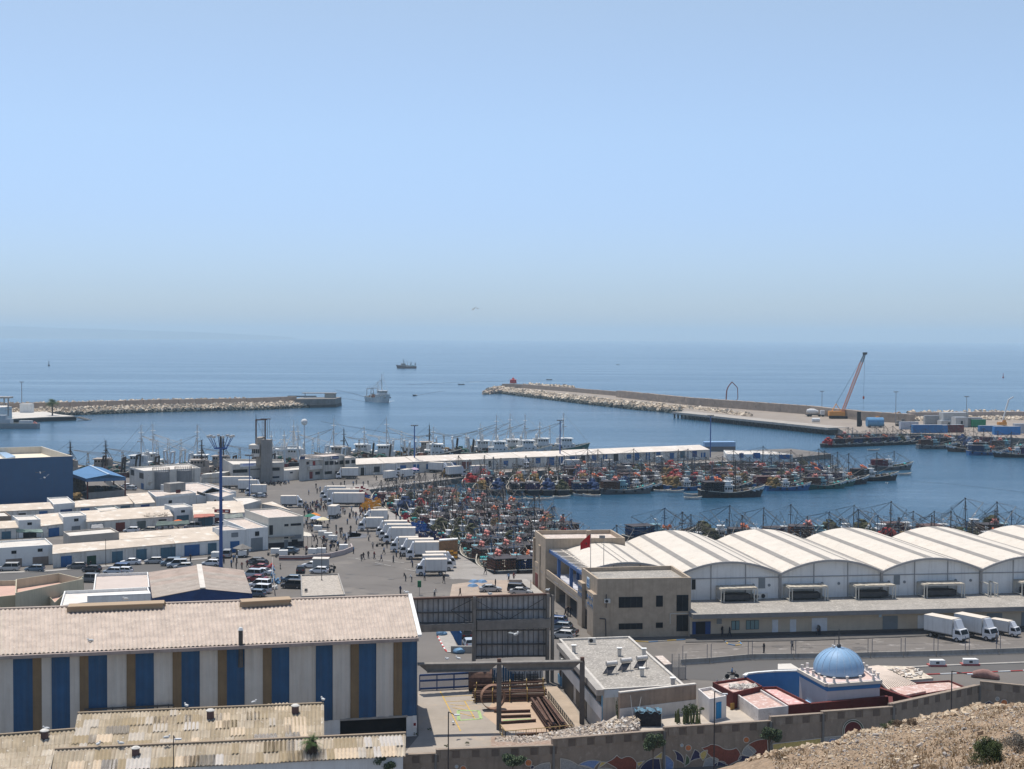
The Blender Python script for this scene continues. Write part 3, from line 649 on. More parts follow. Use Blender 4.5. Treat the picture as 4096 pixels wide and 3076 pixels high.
# long sheds with blue wall and canopy, far left
ZB=14.0
P=[G(1,-900,1145,ZB),G(1,350,1112,ZB),G(1,605,1192,ZB),G(1,-700,1240,ZB)]
root=thing('blue_warehouse',(P[2].x,P[2].y,0),'tall windowless warehouse with dark blue wall and cream roof at the left edge','warehouse')
BW=M('dark_blue_cladding',(0.035,0.095,0.19),var=0.06,scale=.3,streak=.15,rough=.6)
mb=MB()
for i in((2,3),(1,2),(0,1),(3,0)):
 a,b=P[i[0]],P[i[1]];mb.quad(Vector((a.x,a.y,0)),Vector((b.x,b.y,0)),b,a)
mb.build('wall',BW,root)
cen=sum(P,Vector())/4;I=[p+(cen-p).normalized()*.6 for p in P];L=[p-UP*2.2 for p in I]
mb=MB();mb.add(P+I+L,[(i,(i+1)%4,4+(i+1)%4,4+i)for i in range(4)]+[(4+i,4+(i+1)%4,8+(i+1)%4,8+i)for i in range(4)])
mb.build('parapet',M('cream_parapet',(0.56,0.51,0.43),var=.08,streak=.3),root)
mb=MB();mb.add(L,[(0,1,2,3)]);mb.build('roof',M('cream_roof',(0.66,0.60,0.47),var=.06,scale=.1),root)
A=G(15,-100,1230,12.6);B=G(15,60,1225,12.6);C=G(15,340,1350,12.6);D=G(15,150,1400,12.6);mb=MB();mb.prism([(-A.x*0+A.x,A.y),(B.x,B.y),(C.x,C.y),(D.x,D.y)],11.8,12.6)
mb.build('skylight',M('skylight_blue',(0.30,0.42,0.55),rough=.3),root)
cz=6.4
Q=[G(1,640,1285,cz),G(1,775,1270,cz+1.2),G(1,860,1290,cz),G(1,1045,1360,cz),G(1,880,1352,cz+1.3),G(1,720,1375,cz)]
root=thing('open_shed',(Q[5].x,Q[5].y,0),'open-sided shed with blue sheet roof on rust-red posts beside the blue warehouse','shed')
BR_=M('blue_sheet_roof',(0.06,0.17,0.33),var=.12,streak=.15,rough=.5)
mb=MB()
bl_=G(1,600,1290,cz);rl=G(1,745,1270,cz+1.3);brr=G(1,960,1330,cz);fl_=G(1,715,1380,cz);fr_=G(1,1045,1368,cz);rr_=G(1,905,1345,cz+1.3)
mb.quad(G(1,570,1330,cz),fl_,rr_,rl);mb.quad(rl,rr_,fr_,G(1,850,1288,cz));mb.quad(fl_,fl_-UP*1.0,fr_-UP*1.0,fr_);mb.add([fl_,fr_,rr_],[(0,1,2)]);mb.quad(G(1,570,1330,cz),fl_,fl_-UP*1.0,G(1,570,1330,cz)-UP*1.0)
mb.build('roof',BR_,root)
mb=MB();mb.beam(rl+UP*.08,rr_+UP*.08,.7,.1);mb.build('ridge_strip',M('pale_blue_strip',(0.35,0.45,0.55)),root)
PR=M('rust_red_post',(0.16,0.05,0.04),var=.3)
for(x,y)in((727,1550),(1040,1535),(945,1470),(897,1430),(870,1410),(1040,1500)):
 g=G(1,x,y);mb=MB();mb.box((g.x,g.y,(cz-.8)/2),(.35,.35,cz-.8));mb.build('post',PR,root)
mb=MB();a=G(1,735,1550);b=G(1,1040,1525);mb.beam(a+UP*1,b+UP*1,.3,2.0);mb.beam(b+UP*1.0,G(1,880,1420)+UP*1.0,.3,2.0);mb.build('low_wall',CONC,root)
rnd=random.Random(4)
for i in range(10):
 g=G(1,rnd.uniform(745,1000),rnd.uniform(1470,1530));s_=rnd.uniform(1.2,2.4);mb=MB();mb.box((0,0,s_*.4),(s_*1.3,s_,s_*.8));mb.box((0,0,s_*.85),(s_*1.0,s_*.7,s_*.1));mb.beam((-s_*.65,-s_*.52,.1),(s_*.65,-s_*.52,s_*.7),.08,.08)
 o=mb.build('cargo_bale',M('cargo_%d'%(i%3),((0.05,0.05,0.05),(0.12,0.10,0.08),(0.04,0.07,0.09))[i%3]),None,(0,0,0));o.location=g;o.rotation_euler.z=rnd.uniform(-.5,.5)
 tag(o,'strapped goods bale lying in the shade of the open blue-roofed shed','bale','bales stored under the blue canopy')
NETM={k:M('net_'+k,c,var=.5,scale=2.5,rough=.95,bump=.5)for k,c in dict(black=(0.022,0.022,0.026),blue=(0.022,0.045,0.11),brown=(0.12,0.055,0.035),maroon=(0.13,0.02,0.035),olive=(0.06,0.062,0.03),green=(0.04,0.13,0.11),red=(0.26,0.025,0.025),ochre=(0.19,0.125,0.05),purple=(0.06,0.035,0.10),grey=(0.13,0.13,0.125)).items()}
def netpile(mb,c,sx,sy,h,rnd,mat=None,n=5):
 for i in range(n*5):
  a=rnd.uniform(0,6.28);q=rnd.random()**.6;k=rnd.uniform(.14,.26);mb.ball((c[0]+math.cos(a)*q*.42*sx,c[1]+math.sin(a)*q*.42*sy,c[2]+h*(1-q*q*.6)*rnd.uniform(.15,.8)),1,mat,6,4,sx*k,sy*k,h*k*.8,.35,rnd)
for(x,y,sx,h,k,lab)in((655,1500,5,7,'grey','tall grey heap of fishing nets beside the blue warehouse'),(630,1555,4,3,'ochre','small tan heap of nets at the corner of the blue warehouse')):
 g=G(1,x,y);mb=MB();netpile(mb,(0,0,0),sx,4,h,rnd,None,7);o=mb.build('net_pile',NETM[k],None,(0,0,0));o.location=g;tag(o,lab,'fishing net')
# storage tanks building
root,P=block('tank_building','pale concrete building with two silvery round tanks set in its front, by the trawlers','building',1,[(1075,1285),(1560,1250),(1665,1290),(1195,1315)],6.2,WHITE2,ROOFC,.5)
FA,FB=P[3],P[2]
n=Vector(((FB-FA).y,-(FB-FA).x,0)).normalized();uu=(FB-FA).normalized()
for(x,w_)in((1345,66),(1530,66)):
 q=onface(1,x,1380,FA,FB)[0];r_=abs(onface(1,x+w_,1380,FA,FB)[0]-q);c=Vector((FA.x,FA.y,0))+uu*q+n*(-r_*.3)
 mb=MB();mb.cyl((c.x,c.y,0),(c.x,c.y,5.7),r_,r_,24,M('galvanised_tank',(0.20,0.205,0.21),rough=.5,var=.12,streak=.35));tk=mb.build('storage_tank',None,root,smooth=False)
 mb=MB()
 for i in range(24):
  t=2*math.pi*i/24;p=c+Vector((math.cos(t)*r_,math.sin(t)*r_,5.7));p2=c+Vector((math.cos(t+.26)*r_,math.sin(t+.26)*r_,5.7));mb.cyl(p,p+UP*1.1,.05,.05,4);mb.cyl(p+UP*1.1,p2+UP*1.1,.05,.05,4)
 mb.build('railing',RUST,tk)
mb=MB();q=onface(1,1608,1350,FA,FB)[0];c=Vector((FA.x,FA.y,0))+uu*q+n*.3
for s_ in(-.25,.25):mb.cyl(c+uu*s_,c+uu*s_+UP*6.8,.05,.05,4)
for i in range(15):mb.cyl(c-uu*.25+UP*(i*.43+.3),c+uu*.25+UP*(i*.43+.3),.04,.04,4)
mb.build('ladder',STEEL,root)
SA,SB2=P[0],P[3]
opening(root,SA,SB2,1,(1085,1305,1115,1352));opening(root,SA,SB2,1,(1158,1332,1192,1378));opening(root,SA,SB2,1,(1172,1418,1194,1468),'door',BLUE)
for i,(x0,x1,y0,y1)in enumerate(((1670,1760,1345,1420),(1762,1865,1335,1418))):
 a=G(1,x0,y1);b=G(1,x1,y1-6);h=ZAT(1,x0,y0,a);mb=MB();mb.prism([(a.x,a.y),(b.x,b.y),(b.x+1,b.y+5),(a.x+1,a.y+5)],0,h*.48);mb.prism([(a.x,a.y-.02),(b.x,b.y-.02),(b.x+1,b.y+5),(a.x+1,a.y+5)],h*.52,h)
 single(mb,'concrete_wall',('left of two stained concrete walls in front of the red hull','right of two stained concrete walls in front of the red hull')[i],'wall',(a.x,a.y,0),mat=WHITE2)
# workshop rows (white, left)
RFP=sheets('patchy_pink_roof',(0.55,0.45,0.38),(0.62,0.54,0.47),(0.47,0.38,0.32),5.0,30,.02,(0.75,0.72,0.67))
ROOFR=M('patchy_lime_roof',(0.54,0.46,0.37),var=.14,scale=.25,spots=(0.66,0.61,0.53),spot_amt=.45,spot_scale=.35,bump=.3)
NAV=(0.03,0.10,0.24)
def rowhouse(zn,label,quad,h,ops=(),wall=WHITE2,roof=ROOFR,slope=1.0,name='workshop_row',cat='workshop',awn=()):
 root,P=block(name,label,cat,zn,quad,h,wall,roof,0,group=None,slope=slope,eave=.12)
 for op in ops:
  k,x0,y0,x1,y1=op[:5];m=op[5]if len(op)>5 else None
  opening(root,P[3],P[2],zn,(x0,y0,x1,y1),k,m)
 return root,P
def flat(zn,label,quad,h,ops=(),side=(),wall=WHITE,roof=ROOFC,parapet=.35,name='workshop_building',cat='workshop'):
 root,P=block(name,label,cat,zn,quad,h,wall,roof,parapet)
 for op in ops:
  k,x0,y0,x1,y1=op[:5];m=op[5]if len(op)>5 else None
  opening(root,P[3],P[2],zn,(x0,y0,x1,y1),k,m)
 for op in side:opening(root,P[0],P[3],zn,op[1:5],op[0],op[5]if len(op)>5 else None)
 return root,P
DG=M('dark_green_paint',(0.02,0.06,0.04),var=.2);TAUPE=M('taupe_shutter',(0.22,0.18,0.15),var=.1,rough=.7);MAROON=M('maroon_gate_paint',(0.14,0.03,0.025),var=.25,rough=.8);GREYD=M('grey_gate',(0.20,0.22,0.23),var=.1);GRNG=M('grey_green_gate',(0.11,0.13,0.12),var=.2)
flat(5,'white two-storey workshop with two taupe gates at the left edge',[(-200,640),(430,598),(500,660),(-200,705)],4.28,[('window',108,718,156,748),('window',358,698,404,728),('shutter',55,795,208,905,TAUPE),('shutter',310,775,460,890,TAUPE)],wall=WHITE)
rowhouse(5,'long pink-roofed workshop row with blue and green doors, nearest to the parked cars',[(505,672),(1640,588),(1670,655),(502,755)],2.90,
         [('door',578,768,682,880,BLUE),('door',826,766,912,858,DG),('door',1062,724,1166,834,TEAL),('door',1292,704,1392,814,TEAL),('door',1524,686,1665,790,TEAL)])
rowhouse(5,'bright white end workshop with open royal-blue doors, by the tall blue mast',[(1625,580),(2070,545),(2095,620),(1668,655)],2.97,
         [('door',1750,662,1895,780,BLUE),('door',1972,645,2056,765,TEAL)],wall=WHITE)
rowhouse(5,'inner pink-roofed row behind the nearest workshops',[(1130,560),(2090,490),(2100,545),(1135,620)],2.76,(),slope=.6)
flat(5,'block with a pink left roof and cream right roof above the nearest row',[(600,535),(1050,498),(1130,540),(660,580)],4.55,roof=ROOFC,wall=M('tan_render',(0.40,0.36,0.31),var=.1))
flat(5,'small white two-storey workshop with one dark window, third row, left',[(115,385),(325,378),(385,420),(175,430)],4.42,[('window',260,450,303,475),('door',220,525,346,600,DARK)])
flat(5,'brown-fronted low block cut off by the left edge, third row',[(-120,350),(45,345),(105,388),(-120,395)],4.28,wall=M('brown_render',(0.24,0.18,0.14),var=.15))
rowhouse(5,'short pink-roofed workshop at the left edge with a grey-blue gate',[(-200,455),(150,440),(172,505),(-200,525)],2.48,[('door',15,535,104,608,TEAL)])
rowhouse(5,'short pink-roofed workshop with an open blue door, between two white two-storey blocks',[(340,385),(560,365),(615,465),(392,492)],2.76,[('door',460,502,562,590,BLUE)])
flat(5,'white two-storey workshop with small window and grey shutter, third row, middle left',[(555,355),(760,343),(820,380),(600,400)],4.55,[('window',703,413,745,440),('shutter',680,484,762,524,GREYD)])
rowhouse(5,'long whitewashed workshop row behind the green awning, with maroon and dark gates',[(820,385),(1600,335),(1640,395),(822,450)],2.90,
         [('door',860,462,980,500,TEAL),('door',1098,450,1186,556,MAROON),('door',1304,436,1384,520,GRNG),('window',1505,420,1580,436)])
rowhouse(5,'inner pink roof behind the whitewashed workshop row',[(770,350),(1560,300),(1565,345),(815,392)],2.97,(),slope=.5)
flat(5,'small block with junk piled at its front, on the pink inner roof',[(895,305),(1090,290),(1150,325),(950,345)],3.59,wall=M('peeling_teal_render',(0.30,0.34,0.33),var=.4,scale=1.5))
flat(5,'white two-storey workshop with teal shutter above the green awning',[(1560,278),(1745,266),(1830,298),(1655,312)],4.83,[('window',1718,333,1755,356),('shutter',1677,382,1792,436,TEAL)])
rowhouse(5,'white-roofed workshop with open blue doors, right of the teal shutter',[(1830,285),(2300,255),(2320,360),(1840,390)],3.17,[('door',1880,402,2022,482,TEAL),('door',2040,405,2085,478,MAROON)],wall=WHITE,slope=1.2)
rowhouse(5,'pink-roofed workshop at the left edge, below the blue warehouse',[(-200,298),(470,265),(508,325),(-200,362)],2.62,[('window',175,362,245,378),('door',372,342,452,375,BLUE)])
flat(5,'white block with dark shutter below the right end of the blue warehouse',[(445,215),(640,205),(712,262),(510,278)],3.86,[('shutter',573,325,684,348,NAVY)])
rowhouse(5,'pink-roofed workshop row in front of the open blue-roofed shed',[(712,255),(1235,205),(1290,275),(715,312)],2.62,[('door',766,316,850,344,BLUE),('door',1145,290,1234,316,TEAL)])
rowhouse(5,'raised pink-roofed end of the workshop row, beside the arched white house',[(1200,185),(1400,172),(1470,265),(1285,280)],2.90,[('door',1338,280,1420,304,NAVY)])
root,P=flat(5,'white house with an arched corner entrance and a stained box on its roof',[(1405,150),(1800,140),(1860,168),(1480,205)],3.73,[('window',1600,240,1632,268,DARK)],wall=WHITE,roof=ROOFP)
a,b=P[3],P[2];mb=MB();face_panel(mb,a,b,5,1640,80,1785,165,-4.5,-1.2,None);o=mb.build('stair_box',CONC,root);mb=MB();face_panel(mb,a,b,5,1693,142,1735,175,-1.19,-1.1,None);mb.build('hatch',MAROON,o)
mb=MB();face_panel(mb,a,b,5,1495,200,1850,212,0,.18,None);mb.build('cornice',WHITE,root)
flat(5,'long white flat-roofed building with grey ribbon window, right of the arched house',[(1525,88),(1870,68),(2150,150),(1865,190)],3.04,[('window',1985,245,2010,262),('window',2030,240,2048,255),('window',2072,232,2120,248)],side=[('window',1870,165,1950,190,None)],wall=WHITE,roof=ROOFP)
flat(5,'low white annexe with two patios behind the blue mast',[(1880,80),(1960,75),(2240,155),(2150,162)],2.76,roof=ROOFP)
flat(6,'plain white building cut by the blue mast, at the left of the fish quay',[(-120,330),(0,270),(240,345),(100,385)],3.04,[('window',18,412,40,430),('window',65,412,120,432)],roof=ROOFP)
flat(6,'low cream-roofed block with rounded corner at the end of the workshop rows',[(225,385),(420,375),(540,415),(330,470)],3.59,roof=ROOFC,wall=M('grey_white_render',(0.5,0.48,0.44)))
rowhouse(6,'crumbling white shed roof running toward the fish traders',[(545,460),(660,440),(880,540),(740,500)],2.35,(),slope=.2)
rowhouse(6,'pink inner shed roof left of the big cream house',[(-60,440),(250,430),(350,520),(-60,560)],2.76,(),slope=.8)
root,P=flat(6,'large cream two-storey house with pinkish flat roof beside the fish traders',[(355,520),(725,498),(1005,590),(618,612)],7.3,[('window',628,694,668,800),('window',795,680,840,706),('window',865,672,980,698),('window',792,812,838,840),('shutter',860,798,984,845,GREYD),('door',792,856,836,958,GREYD),('door',876,850,942,910,DARK)],wall=M('cream_render',(0.56,0.54,0.47),var=.06,streak=.15),roof=ROOFP)
mb=MB();face_panel(mb,P[3],P[2],6,618,880,1005,970,.003,.03,None);mb.build('dark_plinth',M('black_plinth',(0.035,0.03,0.035)),root)
mb=MB();face_panel(mb,P[3],P[2],6,618,812,900,822,0,.8,None);mb.build('canopy',CONC,root)
root,P=flat(6,'white workshop with tall grey gate, joined to the cream house',[(120,628),(355,610),(615,712),(375,735)],5.3,[('window',470,762,516,812),('shutter',426,832,556,990,GREYD)],wall=WHITE,roof=ROOFP)
flat(6,'white workshop with royal-blue gate right of the tall blue mast',[(0,715),(160,690),(375,738),(112,752)],5.2,[('shutter',208,775,284,825,GREYD),('door',196,870,298,1005,BLUE)],wall=WHITE,roof=ROOFP)
AWN=M('green_tarpaulin',(0.09,0.12,0.105),var=.35,scale=1.2,rough=.9)
def awning(zn,quad,z,label,mat,sag=.4,posts=True,name='awning'):
 P=[G(zn,*q,z+(0.5 if i<2 else 0))for i,q in enumerate(quad)];mb=MB();N=8;rows=[]
 for i in range(N+1):
  t=i/N;a=P[0].lerp(P[1],t);b=P[3].lerp(P[2],t);w_=random.uniform(-.12,.12)*sag*2;rows.append([a+UP*w_,a.lerp(b,.5)-UP*(sag*.6+w_),b+UP*random.uniform(-.1,.1)])
 for i in range(N):
  for j in range(2):mb.quad(rows[i][j],rows[i+1][j],rows[i+1][j+1],rows[i][j+1])
 for i in range(N):mb.quad(rows[i][2],rows[i+1][2],rows[i+1][2]-UP*.25,rows[i][2]-UP*.22)
 root=thing(name,(P[3].x,P[3].y,0),label,'awning');mb.build('sheet',mat,root)
 if posts:
  for p in(P[3],P[2],P[3].lerp(P[2],.5)):
   m2=MB();m2.cyl((p.x,p.y,0),(p.x,p.y,p.z),.05,.05,5);m2.build('post',DSTEEL,root)
 return root
awning(5,[(1490,440),(1790,428),(1800,462),(1475,478)],2.6,'long dark green tarpaulin awning over people seated by the workshops',AWN)
awning(5,[(150,515),(400,512),(410,540),(155,535)],2.6,'thin green awning in front of the small two-storey workshop',M('pale_green_tarp',(0.20,0.27,0.23),var=.2))
awning(5,[(870,470),(975,465),(985,500),(860,505)],2.2,'grey tarpaulin over a stall beside the maroon gate',M('grey_tarp',(0.25,0.25,0.25),var=.3))
awning(5,[(1840,372),(2030,365),(2040,390),(1838,405)],3.2,'faded red awning over the open blue doors',M('faded_red_canvas',(0.42,0.16,0.12),var=.2),.1)
awning(6,[(130,575),(330,555),(350,600),(130,620)],3.0,'ragged grey-green cloth awning left of the big cream house',M('ragged_cloth',(0.18,0.2,0.18),var=.5,scale=1.5),.8)
awning(6,[(1010,765),(1085,780),(1098,812),(1008,815)],3.2,'cream canopy at the right corner of the big cream house',M('cream_canvas',(0.58,0.54,0.46)),.15)
g=G(5,2030,330,3.6);mb=MB();mb.lathe((0,0,0),[(.02,0),(.35,.08),(.6,.25)],12);o=mb.build('satellite_dish',DCONC,None,(0,0,0));o.location=g;o.rotation_euler=(1.1,0,0);tag(o,'grey satellite dish on the white workshop roof beside the tall mast','satellite dish')
g=G(5,2110,345,3.8);mb=MB();mb.box((0,0,0),(4.2,.25,1.1));sg=thing('shop_sign',g,'red shop signboard with pale lettering strip, behind the tall blue mast','sign',absolute=False);mb.build('board',M('red_sign',(0.20,0.02,0.03)),sg);mb=MB();mb.box((-.6,-.14,.05),(1.6,.02,.25));mb.box((1.2,-.14,.05),(.9,.02,.4));mb.build('lettering',WHITE,sg)
mb=MB();rnd=random.Random(8)
for i in range(60):
 a=G(5,rnd.uniform(1360,1600),rnd.uniform(360,398),3.4);mb.cyl(a,a+Vector((rnd.uniform(-1.5,1.5),rnd.uniform(-.6,.6),rnd.uniform(0,.5))),.05,.04,4)
o=mb.build('brushwood',M('grey_brown_twigs',(0.17,0.14,0.11)));tag(o,kind='stuff')
# beige and pink house, pale house, navy gable shed in front of the cars
BG2=M('pale_yellow_render',(0.48,0.43,0.31),var=.06,streak=.2)
PINKR=M('pink_terrace',(0.52,0.34,0.27),var=.12,scale=.3,spots=(0.45,.33,.28),spot_amt=.3)
root,P=flat(5,'pale yellow house with stepped pink terraces at the left edge',[(150,990),(560,930),(790,985),(145,1120)],8.0,(),wall=BG2,roof=PINKR,parapet=1.6)
opening(root,G(5,-50,1160,5),G(5,560,1180,5),5,(70,1175,110,1200))
root,P=flat(5,'lower front wing of the pale yellow house, with a small barred window',[(-250,1010),(140,1000),(520,1100),(-250,1180)],6.0,[],wall=BG2,roof=PINKR,parapet=.9)
flat(5,'right wing of the pale yellow house below the parked dark car',[(430,1110),(620,1000),(795,955),(520,1210)],6.2,(),wall=BG2,roof=PINKR,parapet=.4)
flat(5,'pale flat roof with a grey stain in front of the street of parked cars',[(905,938),(1405,920),(1420,1062),(885,1090)],6.0,wall=WHITE,roof=M('stained_pink_roof',(0.50,0.43,0.38),var=.08,scale=.2,spots=(0.33,.28,.25),spot_amt=.25,spot_scale=.2),parapet=.5,name='pale_roof_house')
flat(5,'white-walled lower roof just behind the ridge of the striped shed',[(610,1100),(1405,1065),(1425,1120),(570,1240)],7.0,wall=WHITE,roof=M('white_terrace',(0.62,0.58,0.53),var=.1),parapet=.5,name='pale_roof_house')
flat(5,'long white box parapet on the pale roof, touching the ochre ridge vent',[(830,1142),(1420,1112),(1430,1135),(828,1160)],8.6,wall=WHITE,roof=WHITE,parapet=0,name='white_parapet_box')
zE=6.4;zR=8.0
A=G(14,730,1640,zE);B=G(14,710,1440,zE);Rb=G(14,1450,1325,zR);C=G(14,2120,1410,zE);Rf=G(14,1520,1690,zR);D=G(6,430,1445,zE)
A=G(5,1445,1170,zE);Rf=G(5,1925,1078,zR);D=G(6,435,1445,zE);B=G(5,1408,925,zE);Rb=G(5,1890,855,zR);C=G(6,345,1190,zE)
root=thing('gable_shed',(Rf.x,Rf.y,0),'shed with a wide ribbed pinkish gable roof and navy front behind the striped shed','shed')
RFG=sheets('worn_pink_grey_sheets',(0.46,0.40,0.34),(0.50,0.36,0.29),(0.36,0.28,0.24),3.2,12,.03,(0.62,.57,.5))
mb=MB();mb.corr(A,B,Rb,Rf,.3,.04);r1=mb.build('roof',RFG,root);mb=MB();mb.corr(D,C,Rb,Rf,.3,.04);mb.build('roof',RFG,root)
mb=MB();mb.beam(Rf+UP*.1,Rb+UP*.1,.9,.15);mb.build('ridge_cap',ROOFC,r1)
i_=Vector((0,.5,-.1));mb=MB();mb.add([A+i_,Rf+i_,D+i_,Vector((D.x,D.y+.5,0)),Vector((A.x,A.y+.5,0))],[(0,1,2,3,4)]);mb.build('front_wall',NAVY,root)
mb=MB();mb.add([D+i_,C+Vector((0,-.3,-.1)),Vector((C.x,C.y-.3,0)),Vector((D.x,D.y+.5,0))],[(0,1,2,3)]);mb.add([A+i_,B+Vector((0,-.3,-.1)),Vector((B.x,B.y-.3,0)),Vector((A.x,A.y+.5,0))],[(0,1,2,3)]);mb.build('side_wall',NAVY,root)
root,P=flat(6,'square kiosk with rough grey roof between dark car and big yard',[(975,1240),(1395,1228),(1468,1458),(985,1478)],4.4,wall=CONC,roof=M('mossy_grey_roof',(0.36,0.32,0.27),var=.4,scale=2.5,spots=(.48,.43,.37),spot_amt=.4,spot_scale=2),parapet=.25,name='kiosk',cat='kiosk')
c=G(6,1035,1425,4.3);mb=MB();mb.cyl(c,c+UP*.5,.3,.25,8);mb.build('roof_vent',DCONC,root)
# port office, control tower, pier warehouse
root,P=block('port_office','long pale port office with ribbon windows, wrapped round the base of the concrete tower','building',19,[(150,680),(1040,690),(1050,735),(300,765)],6.6,M('office_concrete',(0.47,0.45,0.41),var=.1,streak=.4),ROOFC,.8)
a,b=P[3],P[2]
for r in((300,840,515,888),(870,812,990,858),(560,822,700,842)):opening(root,a,b,19,r,'window',bars=5)
for r in((210,935,250,975),(335,958,460,985),(468,950,512,985),(640,962,690,978),(860,940,985,968)):opening(root,a,b,19,r,'window',NAVY,bars=2)
opening(root,a,b,19,(598,962,632,1040),'door',BLUE)
mb=MB();face_panel(mb,a,b,19,295,762,705,832,.02,.5,None);mb.build('fascia',M('fascia_concrete',(0.52,0.50,0.45),streak=.3),root)
mb=MB();face_panel(mb,a,b,19,862,735,1052,805,.02,.5,None);mb.build('fascia',M('fascia_concrete',(0.52,0.50,0.45)),root)
mb=MB();face_panel(mb,a,b,19,400,745,635,795,.52,.56,None);o=mb.build('banner',M('white_banner',(0.70,0.71,0.76)),root)
mb=MB();face_panel(mb,a,b,19,440,758,600,776,.57,.58,None);mb.build('banner_lettering',M('pale_blue_lettering',(0.40,0.44,0.68)),o)
mb=MB();face_panel(mb,a,b,19,380,902,468,942,.01,.08,None);mb.build('plaque',ROOFC,root)
tb=G(19,790,1040);tl=G(19,722,1040);tr=G(19,862,1040);wd=(tr-tl).length;ht=ZAT(19,790,400,tb)
root=thing('control_tower',tb,'square grey concrete control tower with a jutting glazed lookout','tower')
mb=MB();dcol=M('shuttered_concrete',(0.25,0.24,0.225),var=.12,streak=.35);seg=7
for i in range(seg):
 z0=ht*i/seg;z1=ht*(i+.985)/seg;mb.prism([(tl.x,tl.y-1),(tr.x,tr.y-1),(tr.x,tr.y+3),(tl.x,tl.y+3)],z0,z1)
mb.prism([(tl.x+.1,tl.y-.9),(tr.x-.1,tr.y-.9),(tr.x-.1,tr.y+2.9),(tl.x+.1,tl.y+2.9)],0,ht-.3);mb.build('shaft',dcol,root)
mb=MB();l2=tl.x-wd*.58;mb.prism([(l2,tl.y+.2),(tl.x-.03,tl.y+.2),(tl.x-.03,tl.y+6),(l2,tl.y+6)],6,ht+.6);mb.build('stair_shaft',M('warm_concrete',(0.36,0.32,0.27),streak=.35),root)
xl=G(19,545,1040).x;z=lambda y:ZAT(19,620,y,tb)
mb=MB();mb.prism([(xl,tl.y-1.5),(tl.x-.5,tl.y-1.5),(tl.x-.5,tl.y+5),(xl,tl.y+5)],z(535),z(475));mb.prism([(xl+.8,tl.y-1.2),(tl.x-.5,tl.y-1.2),(tl.x-.5,tl.y+5),(xl+.8,tl.y+5)],z(645),z(600));mb.build('balcony',ROOFC,root)
mb=MB();mb.prism([(xl+1.0,tl.y-.9),(tl.x-.6,tl.y-.9),(tl.x-.6,tl.y+5),(xl+1.0,tl.y+5)],z(600),z(535));w1=mb.build('lookout_window',GLASS,root)
mb=MB()
for i in range(5):x=xl+1.0+(tl.x-xl-1.6)*i/4;mb.beam((x,tl.y-.95,z(600)),(x,tl.y-.95,z(535)),.12,.1)
mb.build('mullion',ROOFC,w1)
root2=thing('steel_gantry',(tb.x,tb.y,ht),'rusty two-legged steel antenna gantry standing on the concrete tower','gantry');hz=lambda y:ZAT(19,700,y,tb)
g1=G(19,634,1040).x;g2_=G(19,770,1040).x;yy=tb.y+1
for x in(g1,g2_):
 mb=MB();mb.box((x,yy,(z(470)+hz(100))/2 if x==g1 else(ht+hz(95))/2),(.45,.45,(hz(100)-z(470))if x==g1 else(hz(95)-ht)));mb.build('leg',RUST,root2)
mb=MB();mb.beam((g1,yy,hz(112)),(g2_+.6,yy,hz(105)),.35,.4);mb.beam((g2_-1.5,yy,hz(97)),(g2_+2,yy,hz(97)),.3,.25);mb.beam((g1,yy,hz(380)),(g2_,yy,hz(375)),.25,.25);mb.build('crossbeam',RUST,root2)
mb=MB();mb.cyl((g1,yy,hz(100)),(g1,yy,hz(28)),.12,.06,5);mb.cyl((g1+.3,yy,hz(120)),(g1+2.6,yy,hz(370)),.05,.05,4)
for dx in(3.2,3.9,4.6):mb.cyl((g1+dx,yy,hz(100)),(g1+dx,yy,hz(375)),.05,.05,4)
for i in range(14):mb.cyl((g2_-1.2,yy,hz(130+i*17)),(g2_-.4,yy,hz(130+i*17)),.05,.05,4)
mb.build('aerial',DSTEEL,root2)
root,P=block('small_office','low white rounded office hut between the tower and the two-storey block','building',19,[(1010,815),(1300,790),(1400,830),(1000,860)],3.6,WHITE,ROOFC,.5)
for r in((1025,875,1045,893),(1142,876,1182,896),(1275,868,1312,886)):opening(root,P[3],P[2],19,r,'window',NAVY,bars=1)
opening(root,P[3],P[2],19,(1355,866,1392,970),'door',TEAL)
root,P=block('harbour_offices','two-storey weathered office block with a navy sign board, at the start of the pier','building',19,[(1290,625),(1790,592),(1950,625),(1640,650)],8.0,M('weathered_office',(0.48,0.46,0.42),var=.14,streak=.5),ROOFP,.5)
OF,OP=root,P;FA=G(19,1280,650,8);
a,b=P[3],P[2]
sgm=MB();face_panel(sgm,a,b,19,1735,642,1858,688,.02,.12,None);o=sgm.build('sign_board',M('sign_navy',(0.04,0.06,0.14)),root)
mb=MB();q=onface(19,1750,665,a,b);uu=(b-a).normalized();nn=Vector((uu.y,-uu.x,0));c=Vector((a.x,a.y,0))+uu*q[0]+nn*.13+UP*q[1];mb.cyl(c,c+nn*.02,.45,.45,12,WHITE);face_panel(mb,a,b,19,1772,658,1850,674,.13,.15,M('dull_blue_lettering',(0.22,0.25,0.38)));mb.build('sign_lettering',None,o)
for r in((1655,718,1712,775),(1725,714,1785,772),(1800,708,1858,768),(1870,706,1928,764)):opening(root,a,b,19,r,'window',bars=3)
for r in((1655,866,1760,908),(1812,860,1925,900)):opening(root,a,b,19,r,'window',bars=5)
root,P=block('harbour_offices','right wing of the weathered office block, with two upper windows beside the white van','building',19,[(1930,632),(2000,628),(2112,660),(1952,670)],7.2,M('weathered_office',(0,0,0)),ROOFP,.4)
for r in((1958,704,2020,758),(2048,698,2106,750)):opening(root,P[3],P[2],19,r,'window',bars=3)
root,P=block('harbour_offices','left wing of the weathered office block, with slatted pergola and red upper door','building',19,[(1290,640),(1560,625),(1630,660),(1275,690)],7.6,M('weathered_office',(0,0,0)),ROOFP,.5)
a,b=P[3],P[2]
